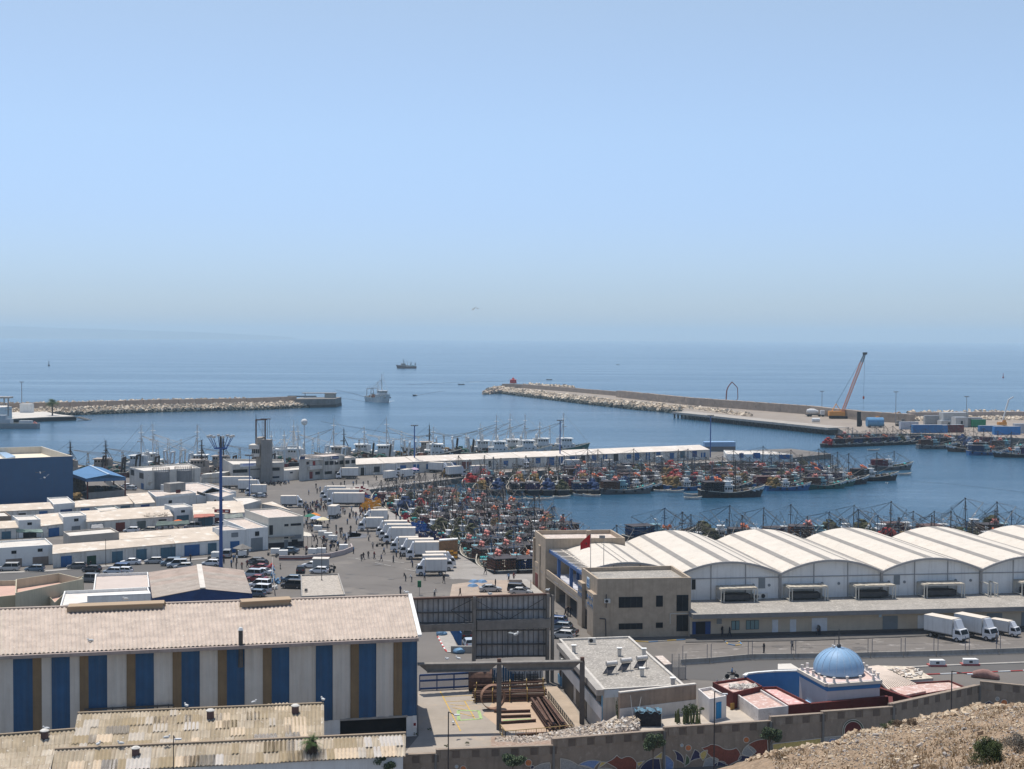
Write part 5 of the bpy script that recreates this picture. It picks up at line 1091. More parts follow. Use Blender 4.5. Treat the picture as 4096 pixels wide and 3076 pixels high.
def rack(p0,p1,rows,label,h=1.6):
 rt=thing('steel_rack',p0,label,'steel rack');d_=(p1-p0);n=5
 mb=MB()
 for i in range(n):
  p=p0+d_*i/(n-1)
  for o_ in(-.8,.8):mb.beam(p+Vector((0,o_,0)),p+Vector((0,o_,h)),.12,.12)
  for k in range(3):mb.beam(p+Vector((0,-.8,h*(k+1)/3)),p+Vector((0,.8,h*(k+1)/3)),.1,.1)
 mb.build('frame',M('ochre_rack',(.33,.23,.08),var=.3),rt);mb=MB();rnd=random.Random(rows)
 for k in range(rows):
  lv=k%3;y=-.7+1.4*rnd.random();o=Vector((0,y,h*lv/3+.2));mb.beam(p0+o-d_*rnd.uniform(0,.05),p1+o+d_*rnd.uniform(0,.04),.16,.2)
 mb.build('steel_bar',RUST,rt)
rack(G(11,1505,808),G(11,1995,796),15,'long rack stacked with rusty steel sections behind the middle post')
rack(G(11,1515,752),G(11,1985,722),12,'far rack of dark steel sections below the white low wall')
p=G(11,1540,730);rt=thing('rusty_tank',p,'squat brown rusty tank standing by the yard gate','tank');mb=MB();mb.cyl(p+Vector((-1.6,0,1.6)),p+Vector((1.7,0,1.6)),1.6,1.6,16);mb.build('shell',RUST,rt);mb=MB();mb.box((p.x-.9,p.y,.3),(.3,2.2,.6));mb.box((p.x+1,p.y,.3),(.3,2.2,.6));mb.build('saddle',DSTEEL,rt)
for i,(x,y,k)in enumerate(((1605,715,4),(1705,700,5))):
 p=G(11,x,y);rt=thing('blue_profiles',p,('left','right')[i]+' upright bunch of blue steel profiles behind the racks','steel profiles');mb=MB()
 for j in range(k):mb.beam(p+Vector((j*.35,0,0)),p+Vector((j*.35,.3,3.4-j*.4)),.2,.2)
 mb.build('profile',M('profile_blue',(.02,.09,.17)),rt)
for i,(x,y)in enumerate(((1805,690),(1910,690),(1650,712))):
 p=G(11,x,y);rt=thing('steel_frame_stack',p,('left dark bundle of steel grating','right dark bundle of steel grating','grey cabinet-like crate')[i]+' behind the racks below the white low wall','steel stack');mb=MB()
 for j in range(6):mb.beam(p+Vector((-.9,0,.3+j*.25)),p+Vector((.9,0,.3+j*.25)),.5,.08)
 for j in range(4):mb.beam(p+Vector((-.8+j*.5,0,0)),p+Vector((-.8+j*.5,0,1.9)),.1,.1)
 mb.build('grating',DSTEEL if i<2 else DCONC,rt)
p=G(11,1630,862);rt=thing('pipe_ring',p,'large rusty steel pipe ring lying on its side near the middle post','pipe ring');mb=MB();R_=1.65;n=24;ax=Vector((.25,-1,0)).normalized();sx=Vector((1,.25,0)).normalized()
for i in range(n):
 t0=2*math.pi*i/n;t1=2*math.pi*(i+1)/n;f=lambda t,o,r:p+UP*1.7+sx*(r*math.cos(t))+UP*(r*math.sin(t))+ax*o
 for r in(R_,R_-.07):mb.quad(f(t0,-.5,r),f(t1,-.5,r),f(t1,.5,r),f(t0,.5,r))
 mb.quad(f(t0,.5,R_),f(t1,.5,R_),f(t1,.5,R_-.07),f(t0,.5,R_-.07))
mb.build('ring',M('brown_rust',(.22,.13,.09),var=.3),rt)
rnd=random.Random(11)
def hbeam(a,b,label,mat=RUST,grp=None,dz=0.0):
 mb=MB();mb.beam(a+UP*(.05+dz),b+UP*(.05+dz),.3,.05);mb.beam(a+UP*(.2+dz),b+UP*(.2+dz),.06,.26);mb.beam(a+UP*(.36+dz),b+UP*(.36+dz),.3,.05);return single(mb,'steel_section',label,'steel beam',a,grp,mat)
for i,(x0,y0,x1,y1)in enumerate(((1685,890,1895,884),(1690,925,1900,918),(1690,968,1935,952),(1800,1058,1990,1045),(1640,885,1680,890))):hbeam(G(11,x0,y0),G(11,x1,y1),('farthest','second','third','nearest','shortest')[i]+' rusty beam laid crosswise on the sandy yard ground')
for i in range(26):
 t=rnd.random();a=G(11,1905+110*t+rnd.uniform(-8,8),840-10*t);b=G(11,2010+150*t+rnd.uniform(-12,12),1020+rnd.uniform(-20,15));hbeam(a,b,'rusty steel section in the heap at the right of the yard',grp='heap of rusty steel sections lying at the right of the yard',dz=rnd.choice((0,.4,.8,.1)))
YF=M('ochre_fence',(.36,.27,.12),var=.2)
def lowfence(pts,h,label,mat=YF,n=None):
 rt=thing('low_fence',pts[0],label,'fence')
 mb=MB()
 for i in range(len(pts)-1):
  a,b=pts[i],pts[i+1];mb.beam(a+UP*h,b+UP*h,.08,.08);mb.beam(a+UP*.2,b+UP*.2,.08,.08);k=max(2,int((b-a).length/1.2))
  for j in range(k+1):p=a.lerp(b,j/k);mp=MB();mp.beam(p,p+UP*h,.09,.09);mp.build('post',mat,rt)
  for j in range(k*4):p=a.lerp(b,j/(k*4));mb.beam(p+UP*.2,p+UP*h,.025,.025)
 mb.build('rails',mat,rt)
lowfence([G(11,1680,1035),G(11,1720,1090),G(11,2010,1065),G(11,2190,1045)],1.3,'ochre railing along the front edge of the steel storage yard')
lowfence([G(11,2022,800),G(11,2205,1045)],1.3,'dark railing with ochre posts beside the raised concrete strip',M('dark_rail',(.12,.11,.09)))
mb=MB();mb.prism([tuple(G(11,*p,.5).xy)for p in((2000,700),(2085,700),(2215,850),(2300,1050),(2210,1040),(2030,790))],0,.5);structure(mb,'raised_strip',M('strip_concrete',(.36,.29,.22),var=.15,scale=.4))
# flat roof building with solar heaters
H3=6.4
root,P=block('service_building','low building with a gravelly grey roof carrying three solar water heaters','building',12,[(300,120),(925,98),(1412,525),(690,568)],H3,M('service_wall',(.52,.49,.44),var=.1,streak=.4),ROOFG,.25,.35)
lf0,lf1=P[0],P[3];u_=(lf1-lf0);u_.z=0;Ll=u_.length;u_.normalize();nl=Vector((u_.y,-u_.x,0));nl=nl if nl.x<0 else-nl
def sb(t0,t1,o0,o1,z0,z1,name,mat,par=root):
 mb=MB();c=Vector((lf0.x,lf0.y,0))+u_*((t0+t1)/2)+nl*((o0+o1)/2)+UP*((z0+z1)/2);mb.obox(c,u_,nl,UP,(t1-t0)/2,abs(o1-o0)/2,(z1-z0)/2);return mb.build(name,mat,par)
sb(3,Ll+.4,.01,.9,H3-.7,H3+.02,'roof_beam',CONC);
for i in range(4):t=4+(Ll-5)*i/3;sb(t-.3,t+.3,.01,.6,H3-1.7,H3-.7,'corbel',DCONC)
sb(3,Ll-.3,.01,.05,4.2,H3-.75,'window',GLASS);sb(3,Ll,.06,.25,2.6,4.2,'white_band',WHITE);sb(3.2,11,.01,.08,.1,2.5,'shutter',FRAME);sb(13,20,.01,.08,.1,2.5,'shutter',FRAME);sb(1,2.2,.01,.06,.1,2.4,'door',M('brown_door',(.10,.06,.04)))
sb(Ll-.4,Ll+.05,.02,.12,0,H3-.7,'blue_downpipe',M('light_blue_paint',(.15,.33,.48)));sb(-.2,2.6,.02,.09,0,1.3,'blue_dado',M('light_blue_paint',(0,0,0)))
mb=MB();face_panel(mb,P[3],P[2],12,700,575,835,640,.01,.05,None);mb.build('upper_band',M('pale_blue_wall',(.50,.56,.60)),root)
for(x,y)in((592,135),):c=G(12,x,y,H3+.3);acunit(c,Vector((1,0,0)),Vector((0,-1,0)),.85,'air conditioner at the back edge of the roof with the solar heaters')
for i,(x,y)in enumerate(((432,245),(835,270),(1052,275),(1035,450),(1308,540))):
 c=G(12,x,y,H3-.2);rt=thing('roof_chimney',c,('small chimney nearest the left roof corner','small chimney in the middle behind the heaters','small chimney by the right parapet behind the heaters','small chimney in front of the right heater','small chimney at the front right roof corner')[i],'chimney');mb=MB();mb.box(c+UP*.45,(.5,.5,.9));mb.build('shaft',ROOFC,rt);mb=MB();mb.box(c+UP*1.05,(.72,.72,.12));mb.build('cap',WHITE,rt)
def heater():
 rt=thing('solar_water_heater',(0,0,0),'x','solar water heater',absolute=False)
 mb=MB();mb.cyl((-.95,.55,1.75),(.95,.75,1.85),.42,.42,16);tk=mb.build('tank',M('scaled_silver',(.52,.50,.47),rough=.45,var=.2,scale=3,metal=.3),rt,smooth=False)
 mb=MB();mb.lathe((-.95,.55,1.75),[(.3,0)]*2,8);mb=MB();mb.cyl((-1.0,.545,1.748),(-.95,.55,1.75),.45,.45,16);mb.cyl((.95,.75,1.85),(1.0,.755,1.852),.45,.45,16);mb.build('end_cap',M('dull_cap',(.42,.40,.37)),tk)
 mb=MB();v=Vector((-1.0,-1.1,-.95)).normalized();uu_=Vector((1,.1,.05)).normalized();n_=uu_.cross(v).normalized();c=Vector((-.55,-.05,.8));mb.obox(c,uu_,v,n_,.85,.95,.05);mb.build('collector',M('collector_black',(.03,.03,.035),rough=.25,spec=.6),rt)
 mb=MB()
 for x in(-.8,.8):mb.beam((x,.65,0),(x,.65,1.45),.07,.07);mb.beam((x,.65,.1),(x-.3,-1.1,.15),.06,.06);mb.beam((x,.65,1.3),(x-.4,-1.1,.15),.06,.06)
 mb.beam((-.8,.65,.1),(.8,.65,1.3),.05,.05);mb.build('stand',DSTEEL,rt);return rt
h0=heater()
for i,(x,y)in enumerate(((775,440),(905,412),(1045,390))):
 h_=h0 if i==0 else copy_tree(h0);h_.location=G(12,x,y,H3-.25)+Vector((0,.3,0));h_.rotation_euler.z=.15;h_.scale=(0.74,)*3;h_['label']=('leftmost','middle','rightmost')[i]+' of the three silver-tanked solar water heaters on the flat roof'
flat(12,'small pinkish annexe roof against the right side of the heater building',[(1150,285),(1218,282),(1298,355),(1235,362)],3.2,wall=CONC,roof=ROOFP,parapet=0,name='annexe',cat='annexe')
a=G(12,1300,480);b=G(12,1422,478);rt=thing('wire_fence',a,'wire-mesh fence section with tall posts by the road behind the heater building','fence');mb=MB()
for t in(0,.5,1):mb.beam(a.lerp(b,t),a.lerp(b,t)+UP*3.8,.1,.1)
for k in range(10):mb.beam(a+UP*(k*.4),b+UP*(k*.4),.02,.02)
for k in range(22):p=a.lerp(b,k/21);mb.beam(p,p+UP*(1.8),.05,.05)
mb.build('mesh',STEEL,rt)
# terrace behind the mural wall, brown wall, white sheds
TZ2=3.3
mb=MB();mb.add([G(12,*p,TZ2)for p in((640,900),(840,780),(1500,740),(1900,700),(2212,740),(2212,900),(1240,960),(600,1010))],[tuple(range(8))]);structure(mb,'terrace_ground',M('pale_dusty_ground',(.42,.37,.31),var=.15,scale=.5))
REDW=M('oxblood_wall',(.115,.022,.018),var=.2,streak=.2,scale=.6)
def wallseg(zn,x0,y0,x1,y1,ztop,zbot,th,name,label,mat,low=None,lowz=0):
 a=G(zn,x0,y0,ztop);b=G(zn,x1,y1,ztop);rt=thing(name,(a.x,a.y,zbot),label,'wall');d_=(b-a);d_.z=0;d_.normalize();n_=Vector((-d_.y,d_.x,0));mb=MB();p=[a,b,b+n_*th,a+n_*th];mb.prism([(q.x,q.y)for q in p],zbot,ztop);mb.build('wall_body',mat,rt)
 mb=MB();mb.beam(a+n_*th/2+UP*.05,b+n_*th/2+UP*.05,th+.12,.14);mb.build('coping',ROOFC if mat is not REDW else mat,rt)
 if low:mb=MB();mb.beam(a-n_*.03+UP*((zbot+lowz)/2-ztop),b-n_*.03+UP*((zbot+lowz)/2-ztop),.05,lowz-zbot);mb.build('whitewash',low,rt)
 return rt,a,b
BRW=M('stained_brown_wall',(.29,.215,.16),var=.2,scale=.6,streak=.7,streak_col=(.16,.11,.08),bump=.2)
rt,a,b=wallseg(12,838,603,1515,525,6.8,0,.35,'stained_wall','high streaked brown wall with whitewashed foot behind the tarpaulin heap',BRW,M('whitewash',(.60,.57,.53),var=.1,streak=.2),4.9)
opening(rt,a,b,12,(1470,710,1512,780),'door',M('grey_wood',(.14,.13,.12)))
c0=G(12,1515,540,4.8)
flat(12,'white hut with bright blue door in front of the red-walled house',[(1530,565),(1650,545),(1782,625),(1632,655)],6.1,[('door',1690,682,1736,826,M('bright_blue_door',(.02,.20,.42)))],wall=M('hut_white',(.62,.59,.56),var=.08,streak=.2),roof=ROOFP,name='hut',cat='hut')
REDR=M('red_roof_screed',(.47,.31,.26),var=.15,scale=.5,spots=(.62,.52,.47),spot_amt=.6,spot_scale=1.6)
def redblock(label,zn,quad,h,wall=REDW,roof=REDR,ops=(),par=.3,base=0):
 r_,P_=block('red_house',label,'house',zn,quad,h,wall,roof,par,.2);
 for op in ops:opening(r_,P_[3],P_[2],zn,op[1:5],op[0],op[5])
 return r_,P_
redblock('red-roofed house wing nearest the brown wall, with an ochre door and cracked plaster',12,[(1660,505),(1960,462),(2100,540),(1840,600)],5.4,ops=[('door',1815,690,1850,845,M('ochre_door',(.36,.22,.06)))])
redblock('white-walled house block with patchy pink roof right of the ochre door',12,[(1850,595),(2080,565),(2330,715),(2065,745)],5.0,wall=M('peeling_white',(.58,.55,.52),var=.2,scale=1,spots=(.3,.25,.22),spot_amt=.15),roof=REDR)
redblock('long pink-roofed red house beside the white domed tomb',13,[(75,500),(215,495),(490,630),(310,650)],4.8,roof=M('pink_bright_roof',(.56,.33,.30),var=.12,spots=(.66,.55,.52),spot_amt=.5,spot_scale=1.5))
redblock('low red-walled block in front, left of the shrine courtyard',13,[(-60,570),(90,540),(300,655),(60,675)],4.0,wall=WHITE2)
mb=MB();rnd=random.Random(2)
for i in range(160):p=G(12,1820+rnd.random()*230,530+rnd.random()*35,5.2);stone(mb,p,rnd.uniform(.15,.4),ROOFC,rnd)
tag(mb.build('rubble_on_roof'),kind='stuff')
for i in range(5):
 p=G(12,1700+i*55,500-i*7,5.25);mb=MB();stone(mb,Vector((0,0,.1)),.24,None,rnd);o=mb.build('coping_stone',ROOFC,None,(0,0,0));o.location=p;tag(o,'loose pale stone on the edge of the red roof','stone','loose stones on the red roof edge')
wallseg(13,105,680,1118,582,4.4,0,.4,'courtyard_wall','long oxblood-red courtyard wall in front of the domed shrine',REDW)
wallseg(13,1120,582,1120+6,660,4.4,0,.4,'courtyard_wall','short oxblood wall closing the right end of the courtyard',REDW)
wallseg(13,1030,510,1300,600,4.4,0,.4,'courtyard_wall','oxblood wall slanting from the shrine to the crenellated wall',REDW)
HS=6.6
T=[G(13,400,345,HS),G(13,935,320,HS),G(13,1060,440,HS),G(13,625,475,HS)]
PKW=M('pinkish_white_plaster',(.62,.55,.54),var=.05,scale=.4,streak=.1)
root,P=block('shrine','pinkish white cube shrine with blue painted eave bands under a blue dome','shrine',13,[(400,350),(900,335),(1048,440),(625,470)],HS,PKW,M('shrine_roof',(.56,.42,.37),var=.12,spots=(.65,.58,.52),spot_amt=.4,spot_scale=2),.25,.3)
MB2=M('mid_blue_paint',(.05,.19,.42),rough=.6,var=.08)
DB=M('dome_blue',(.21,.36,.53),rough=.55,var=.1,scale=.5,streak=.35,streak_col=(.40,.50,.60),bump=.15)
mb=MB();
for i in range(4):
 a,b=P[i],P[(i+1)%4];o=((a+b)/2-sum(P,Vector())/4);o.z=0;o.normalize();mb.beam(a-UP*.75+o*.02,b-UP*.75+o*.02,.1,.55)
mb.build('blue_band',MB2,root);mb=MB()
for i in range(4):
 a,b=P[i],P[(i+1)%4];o=((a+b)/2-sum(P,Vector())/4);o.z=0;o.normalize();mb.beam(a-UP*.25+o*.1,b-UP*.25+o*.1,.5,.4)
mb.build('cornice',M('cream_cornice',(.62,.56,.48),var=.08),root)
cd=(P[0]+P[1]+P[2]+P[3])/4;
dl_=G(13,512,400,HS+.5);dr_=G(13,920,400,HS+.5);dc=G(13,716,385,HS);RD=6.3
DC=G(13,715,372,HS);RD=(G(13,918,372,HS+1)-G(13,514,372,HS+1)).length/2;ztop=ZAT(13,712,180,DC)
mb=MB();prof=[];hD=ztop-HS
for i in range(13):t=math.pi/2*i/12;prof.append((RD*math.cos(t)*(1.0+.05*math.sin(2*t))+.02,hD*math.sin(t)))
mb.lathe(DC,[(RD*.97,-.1)]+prof,40);dm_=mb.build('dome',DB,root,smooth=True)
mb=MB()
for k in range(20):
 t=2*math.pi*k/20;pts=[DC+Vector((r*1.004*math.cos(t),r*1.004*math.sin(t),z+.02))for(r,z)in prof[1:12]]
 mb.tube(pts,.022,4)
mb.build('dome_rib',M('worn_rib',(.36,.46,.56)),dm_)
mb=MB();mb.cyl(DC+UP*hD,DC+UP*(hD+2.4),.09,.05,6);mb.beam(DC+UP*(hD+1.5)-Vector((.45,0,0)),DC+UP*(hD+1.5)+Vector((.45,0,0)),.07,.07);mb.ball(DC+UP*(hD+.2),.3,None,8,6);mb.build('finial',DSTEEL,root)
mer=M('cream_merlon',(.66,.61,.55))
for i in range(4):
 a,b=P[i],P[(i+1)%4]
 n=5 if i in(3,1)else 4
 for k in range(n):
  c=a.lerp(b,(k+.5)/n);mb=MB();mb.lathe(c+UP*-.05,[(.24,0),(.17,.28),(.13,.5),(.21,.58),(.21,.74),(.04,.78)],8);mb.build('merlon',mer,root)
a=G(13,445,600,2.8);mb=MB();mb.prism([tuple(G(13,*p,3.0).xy)for p in((445,605),(520,580),(555,620),(480,628))],1.8,3.0,M('sky_blue_paint',(.30,.50,.70)));single(mb,'blue_box','small light-blue roof box at the foot of the shrine wall','box',a)
pts=[G(13,*p,5.6)for p in((-45,415),(-20,398),(60,388),(200,378),(404,372))]
root=thing('blue_wall',pts[0],'curving bright blue courtyard wall with white coping left of the dome','wall');mb=MB();mc=MB()
for i in range(4):a,b=pts[i],pts[i+1];mb.prism([(a.x,a.y),(b.x,b.y),(b.x,b.y+.35),(a.x,a.y+.35)],0,5.55);mc.beam(a+Vector((0,.17,.05)),b+Vector((0,.17,.05)),.5,.18)
mb.build('wall_body',M('bright_blue_wall',(.045,.20,.47),rough=.6,var=.06),root);mc.build('coping',WHITE,root)
mb=MB();p=G(13,314,520,2.5);mb.box(p,(.5,.3,.9));mb.build('niche',NAVY,root)
flat(13,'small cream box roof behind the blue wall, left of the dome',[(225,325),(330,322),(400,365),(225,370)],5.2,wall=WHITE,roof=ROOFC,parapet=0,name='roof_box',cat='roof box')
RIB=M('cream_ribbed_sheet',(.55,.46,.38),var=.12,scale=.6)
Q=[G(13,950,345,4.0),G(13,1035,335,4.0),G(13,1340,488,3.8),G(13,1120,530,3.8)]
rt=thing('shack',Q[0],'shack with a long ribbed cream roof right of the dome','shack');mb=MB()
for i in range(14):
 a=Q[0].lerp(Q[1],i/13);b=Q[3].lerp(Q[2],i/13);mb.beam(a+UP*.12,b+UP*.12,.2,.16)
mb.prism([(q.x,q.y)for q in(Q[3],Q[2],Q[1],Q[0])],3.6,3.85);mb.build('roof',RIB,rt);mb=MB();i2=[(q.x+(.3 if k in(0,3)else-.3),q.y)for k,q in enumerate(Q)];mb.prism([i2[3],i2[2],i2[1],i2[0]],0,3.6);mb.build('wall',REDW,rt)
flat(13,'shack roof scattered with pale boards and stones, between ribbed roof and road',[(1040,338),(1310,345),(1480,440),(1290,455)],3.2,wall=ROOFC,roof=M('patched_roof',(.50,.43,.34),var=.3,scale=1.6,spots=(.62,.55,.45),spot_amt=.5),parapet=0,name='shack',cat='shack')
mb=MB();rnd=random.Random(12)
for i in range(70):
 s_=rnd.random();p=G(13,1050+330*s_+rnd.uniform(-20,20),350+rnd.random()*80,3.4);mb.box(p+UP*.1,(rnd.uniform(.3,1.4),rnd.uniform(.2,.5),.15),ROOFC if i%2 else RIB,rnd.uniform(0,3))
tag(mb.build('roof_boards'),kind='stuff')
flat(13,'flat pink-roofed annexe between the ribbed shack and the crenellated wall',[(1300,465),(1610,445),(1745,500),(1240,580)],4.0,wall=REDW,roof=REDR,parapet=.2,name='annexe',cat='annexe')
flat(13,'front pink-roofed annexe touching the oxblood slanting wall',[(1130,520),(1340,492),(1420,545),(1230,582)],3.9,wall=REDW,roof=REDR,parapet=0,name='annexe',cat='annexe')
RUB=M('pale_rubble',(.40,.34,.28),var=.4,scale=2);mb=MB();rnd=random.Random(21)
for i in range(3200):
 s_=rnd.random();x=-250+1250*s_;y=1040-210*max(0,s_-.25)+rnd.uniform(-65,35)*(0.5+s_*.7);z=1.2+2.6*s_+rnd.uniform(-.3,.5)*s_;stone(mb,G(12,x,y,z),rnd.uniform(.12,.42),RUB if rnd.random()<.7 else(ROOFC if rnd.random()<.6 else RK),rnd)
tag(mb.build('rubble'),kind='stuff')
mb=MB();V=[]
for i in range(26):
 s_=i/25;row=[]
 for(dy,z)in((-75,0.1),(-45,1.0+s_*.7),(-5,2.3+s_*1.2),(40,2.6+s_*1.2)):row.append(G(12,-300+1290*s_,1062-200*max(0,s_-.25)+dy+rnd.uniform(-4,4),z+rnd.uniform(-.2,.2)))
 V.append(row)
for i in range(25):
 for j in range(3):mb.quad(V[i][j],V[i+1][j],V[i+1][j+1],V[i][j+1])
structure(mb,'earth_bank',M('red_brown_earth',(.27,.19,.14),var=.25,scale=1.2,spots=(.42,.36,.3),spot_amt=.4,spot_scale=2),True)
p=G(12,1085,880,TZ2);rt=thing('covered_stall',p,'ramshackle shelter wrapped in dark netting and blue tarpaulin','shelter',absolute=False);rt.scale=(.55,.6,.8);mb=MB();mb.box((0,0,1.1),(5.6,3.0,2.2));mb.build('netting_wall',NETM['black'],rt)
mb=MB();n=10
for i in range(n):
 for j in range(4):
  f=lambda a,b:Vector((-3.0+6.0*a/n,-1.7+3.4*b/4,2.35+.25*math.sin(a*1.9+b)-.1*abs(b-2)));mb.quad(f(i,j),f(i+1,j),f(i+1,j+1),f(i,j+1))
mb.build('tarpaulin',M('faded_blue_tarp',(.10,.19,.25),var=.6,scale=1.2),rt);mb=MB();mb.cyl((-3.2,-1.6,0),(-3.9,-.8,4.6),.07,.05,5);mb.cyl((-2.6,-1.5,.5),(-1.5,-.5,4.3),.05,.05,5);mb.cyl((2.9,-1.6,0),(2.9,-1.6,2.4),.06,.06,5);mb.build('pole',WHITE2,rt)
# crenellated mural wall
MW=M('ochre_brown_wall',(.27,.215,.165),var=.16,scale=.5,streak=.5,streak_col=(.15,.12,.09),spots=(.33,.27,.21),spot_amt=.3,spot_scale=1.2,bump=.4)
MWD=M('wall_niche_shade',(.15,.115,.09),var=.15)  # darker wall tone on flat plates, painting in the shade of recesses
SEG=[(11,0,1258,370,1235),(11,375,1212,1225,1178),(11,1230,1152,2060,1120),(12,248,1012,1230,935),(12,1235,910,2172,852),(13,172,745,588,716),(13,590,702,1158,662),(13,1148,640,1850,487),(13,1856,457,2300,500)]
zc=3.0;nx=None;faces=[]
names_=['lowest leftmost section of the crenellated brown wall, left of the palm','section of the crenellated brown wall between palm and first lamp post','section of the crenellated wall with an orange mosaic disc behind the first lamp post','section of the mural wall with the maroon leaf and blue lens shapes','section of the mural wall with navy crescents and three discs','section of the brown wall with a yellow mosaic strip, behind the second small tree','section of the brown wall pierced by the maroon arched doorway','long curving crenellated wall section above the stony slope','ivy-topped wall section at the right edge with a grey mosaic disc']
for i,(zn,x0,y0,x1,y1)in enumerate(SEG):
 if nx is not None:
  d_=ray(px(zn,x0,y0));t=nx.y/d_.y;zc=CH+d_.z*t
  a=Vector((d_.x*t,d_.y*t,zc))
 else:a=G(zn,x0,y0,zc)
 b=G(zn,x1,y1,zc);
 if i==8:b=G(zn,x1,y1,zc)
 nx=b;faces.append((a,b));L=Vector(((b-a).x,(b-a).y,0)).length;u_=Vector(((b-a).x,(b-a).y,0)).normalized();n_=Vector((u_.y,-u_.x,0))
 rt=thing('mural_wall',(a.x,a.y,-6),names_[i],'wall');mb=MB();A=Vector((a.x,a.y,0));B=A+u_*L;zb_=-7
 mb.prism([(A.x,A.y),(B.x,B.y),(B.x-n_.x*.7,B.y-n_.y*.7),(A.x-n_.x*.7,A.y-n_.y*.7)],zb_,zc);mb.build('wall_body',MW,rt)
 mb=MB();mb.beam(A+UP*(zc+.04)+n_*.02,B+UP*(zc+.04)+n_*.02,.3,.12);k=max(1,int(L/2.0))
 for j in range(k):c=A+u_*(L*(j+.5)/k)+UP*(zc-.5);mb.obox(c+n_*.05,u_,n_,UP,L/k*.28,.05,.46)
 mb.build('raised_block',MW,rt);mb=MB()
 for j in range(k):c=A+u_*(L*(j+1.0)/k)+UP*(zc-.55);mb.obox(c+n_*.01,u_,n_,UP,L/k*.17,.02,.4)
 mb.build('recess_shade',MWD,rt);mb=MB();mb.obox(B+n_*.1+UP*((zb_+zc)/2),u_,n_,UP,.12,.12,(zc-zb_)/2);mb.build('joint_pipe',DCONC,rt)
def mosaic(si,zn,pts,mat,rt=None,layer=0,border=True):
 a,b=faces[si];A=Vector((a.x,a.y,0));u_=Vector(((b-a).x,(b-a).y,0)).normalized();n_=Vector((u_.y,-u_.x,0))
 q=[onface(zn,x,y,a,b)for x,y in pts];L=Vector(((b-a).x,(b-a).y,0)).length
 q=[(min(max(u0,.05),L-.25),z0)for u0,z0 in q]
 rt_=[o for o in bpy.data.objects if o.get('label')==names_[si]][0];mb=MB();out=.06+layer*.012
 mb.add([A+u_*u0+UP*z0+n_*out for u0,z0 in q],[tuple(range(len(q)))]);o=mb.build('mosaic_shape',mat,rt_)
 if border:
  mb=MB()
  for i in range(len(q)):p0=A+u_*q[i][0]+UP*q[i][1]+n_*(out+.01);j=(i+1)%len(q);p1=A+u_*q[j][0]+UP*q[j][1]+n_*(out+.01);mb.beam(p0,p1,.07,.07,up=n_)
  mb.build('pale_outline',M('mosaic_pale_line',(.55,.50,.42)),o)
def disc(cx,cy,r,n=14,sy=1.0):return[(cx+r*math.cos(2*math.pi*i/n),cy+r*sy*math.sin(2*math.pi*i/n))for i in range(n)]
def arc(x0,y0,x1,y1,bulge,n=8):
 out=[]
 for i in range(n):
  t=i/n;out.append((x0+(x1-x0)*t-(y1-y0)*bulge*4*t*(1-t),y0+(y1-y0)*t+(x1-x0)*bulge*4*t*(1-t)))
 return out
mos=lambda n,c:M('mosaic_'+n,c,var=.35,scale=6,rough=.5)
mOR=mos('orange',(.50,.17,.06));mGY=mos('grey',(.30,.30,.29));mMR=mos('maroon',(.20,.055,.035));mNV=mos('navy',(.03,.03,.08));mYL=mos('yellow',(.55,.42,.14));mBL=mos('blue',(.16,.24,.42));mGN=mos('green',(.07,.11,.05));mPB=mos('pale_blue',(.38,.45,.50))
mosaic(2,11,disc(1420,1282,22),mOR);mosaic(2,11,disc(1373,1266,12),mPB);mosaic(2,11,disc(1882,1240,24),mOR);mosaic(2,11,arc(1890,1300,2058,1240,-.12)+[(2058,1310),(1890,1330)],mGY);mosaic(2,11,disc(1910,1272,14),mNV,layer=1)
mosaic(3,12,arc(310,1180,470,1240,-.08)+arc(470,1240,640,1300,-.1)+[(640,1320),(310,1320)],mGY);mosaic(3,12,arc(470,1235,670,1205,-.12)+arc(670,1205,600,1290,.1),mBL,layer=1);mosaic(3,12,[(672,1208),(725,1212),(640,1270)],mYL,layer=2)
mosaic(3,12,arc(715,1212,812,1148,.08)+arc(812,1148,855,1178,.12)+arc(855,1178,985,1215,-.25)+arc(985,1215,960,1320,-.1)+[(860,1330),(800,1260)],mMR,layer=1);mosaic(3,12,arc(640,1270,870,1330,-.12),mGY,layer=0)
mosaic(3,12,[(985,1215),(1055,1200),(1000,1255)],mYL,layer=2);mosaic(3,12,arc(995,1320,1230,1180,-.22)+[(1232,1330)],mNV,layer=1);mosaic(3,12,[(1130,1180),(1230,1120),(1232,1180)],mYL,layer=0)
mosaic(4,12,disc(1443,1086,27),mOR);mosaic(4,12,disc(1386,1063,14),mPB);mosaic(4,12,disc(1956,1015,26),mOR)
mosaic(4,12,arc(1240,1150,1320,1230,-.1)+[(1300,1320),(1240,1320)],mBL);mosaic(4,12,arc(1305,1105,1405,1230,-.22)+arc(1405,1230,1335,1190,.05)+arc(1335,1190,1305,1105,.15),mNV);mosaic(4,12,arc(1425,1145,1450,1235,-.18)+[(1410,1250)],mGN)
mosaic(4,12,arc(1498,1100,1545,1180,-.25)+arc(1545,1180,1440,1225,.1),mNV,layer=1);mosaic(4,12,arc(1540,1150,1612,1105,-.15)+arc(1612,1105,1560,1210,-.1),mYL,layer=2)
mosaic(4,12,arc(1560,1085,1640,1055,.05)+arc(1640,1055,1750,1090,-.1)+arc(1750,1090,1865,1085,.12)+arc(1865,1085,1905,1200,-.15)+[(1800,1240),(1660,1180)],mMR,layer=1);mosaic(4,12,arc(1590,1190,1725,1200,-.2)+[(1680,1300),(1560,1290)],mGY,layer=2)
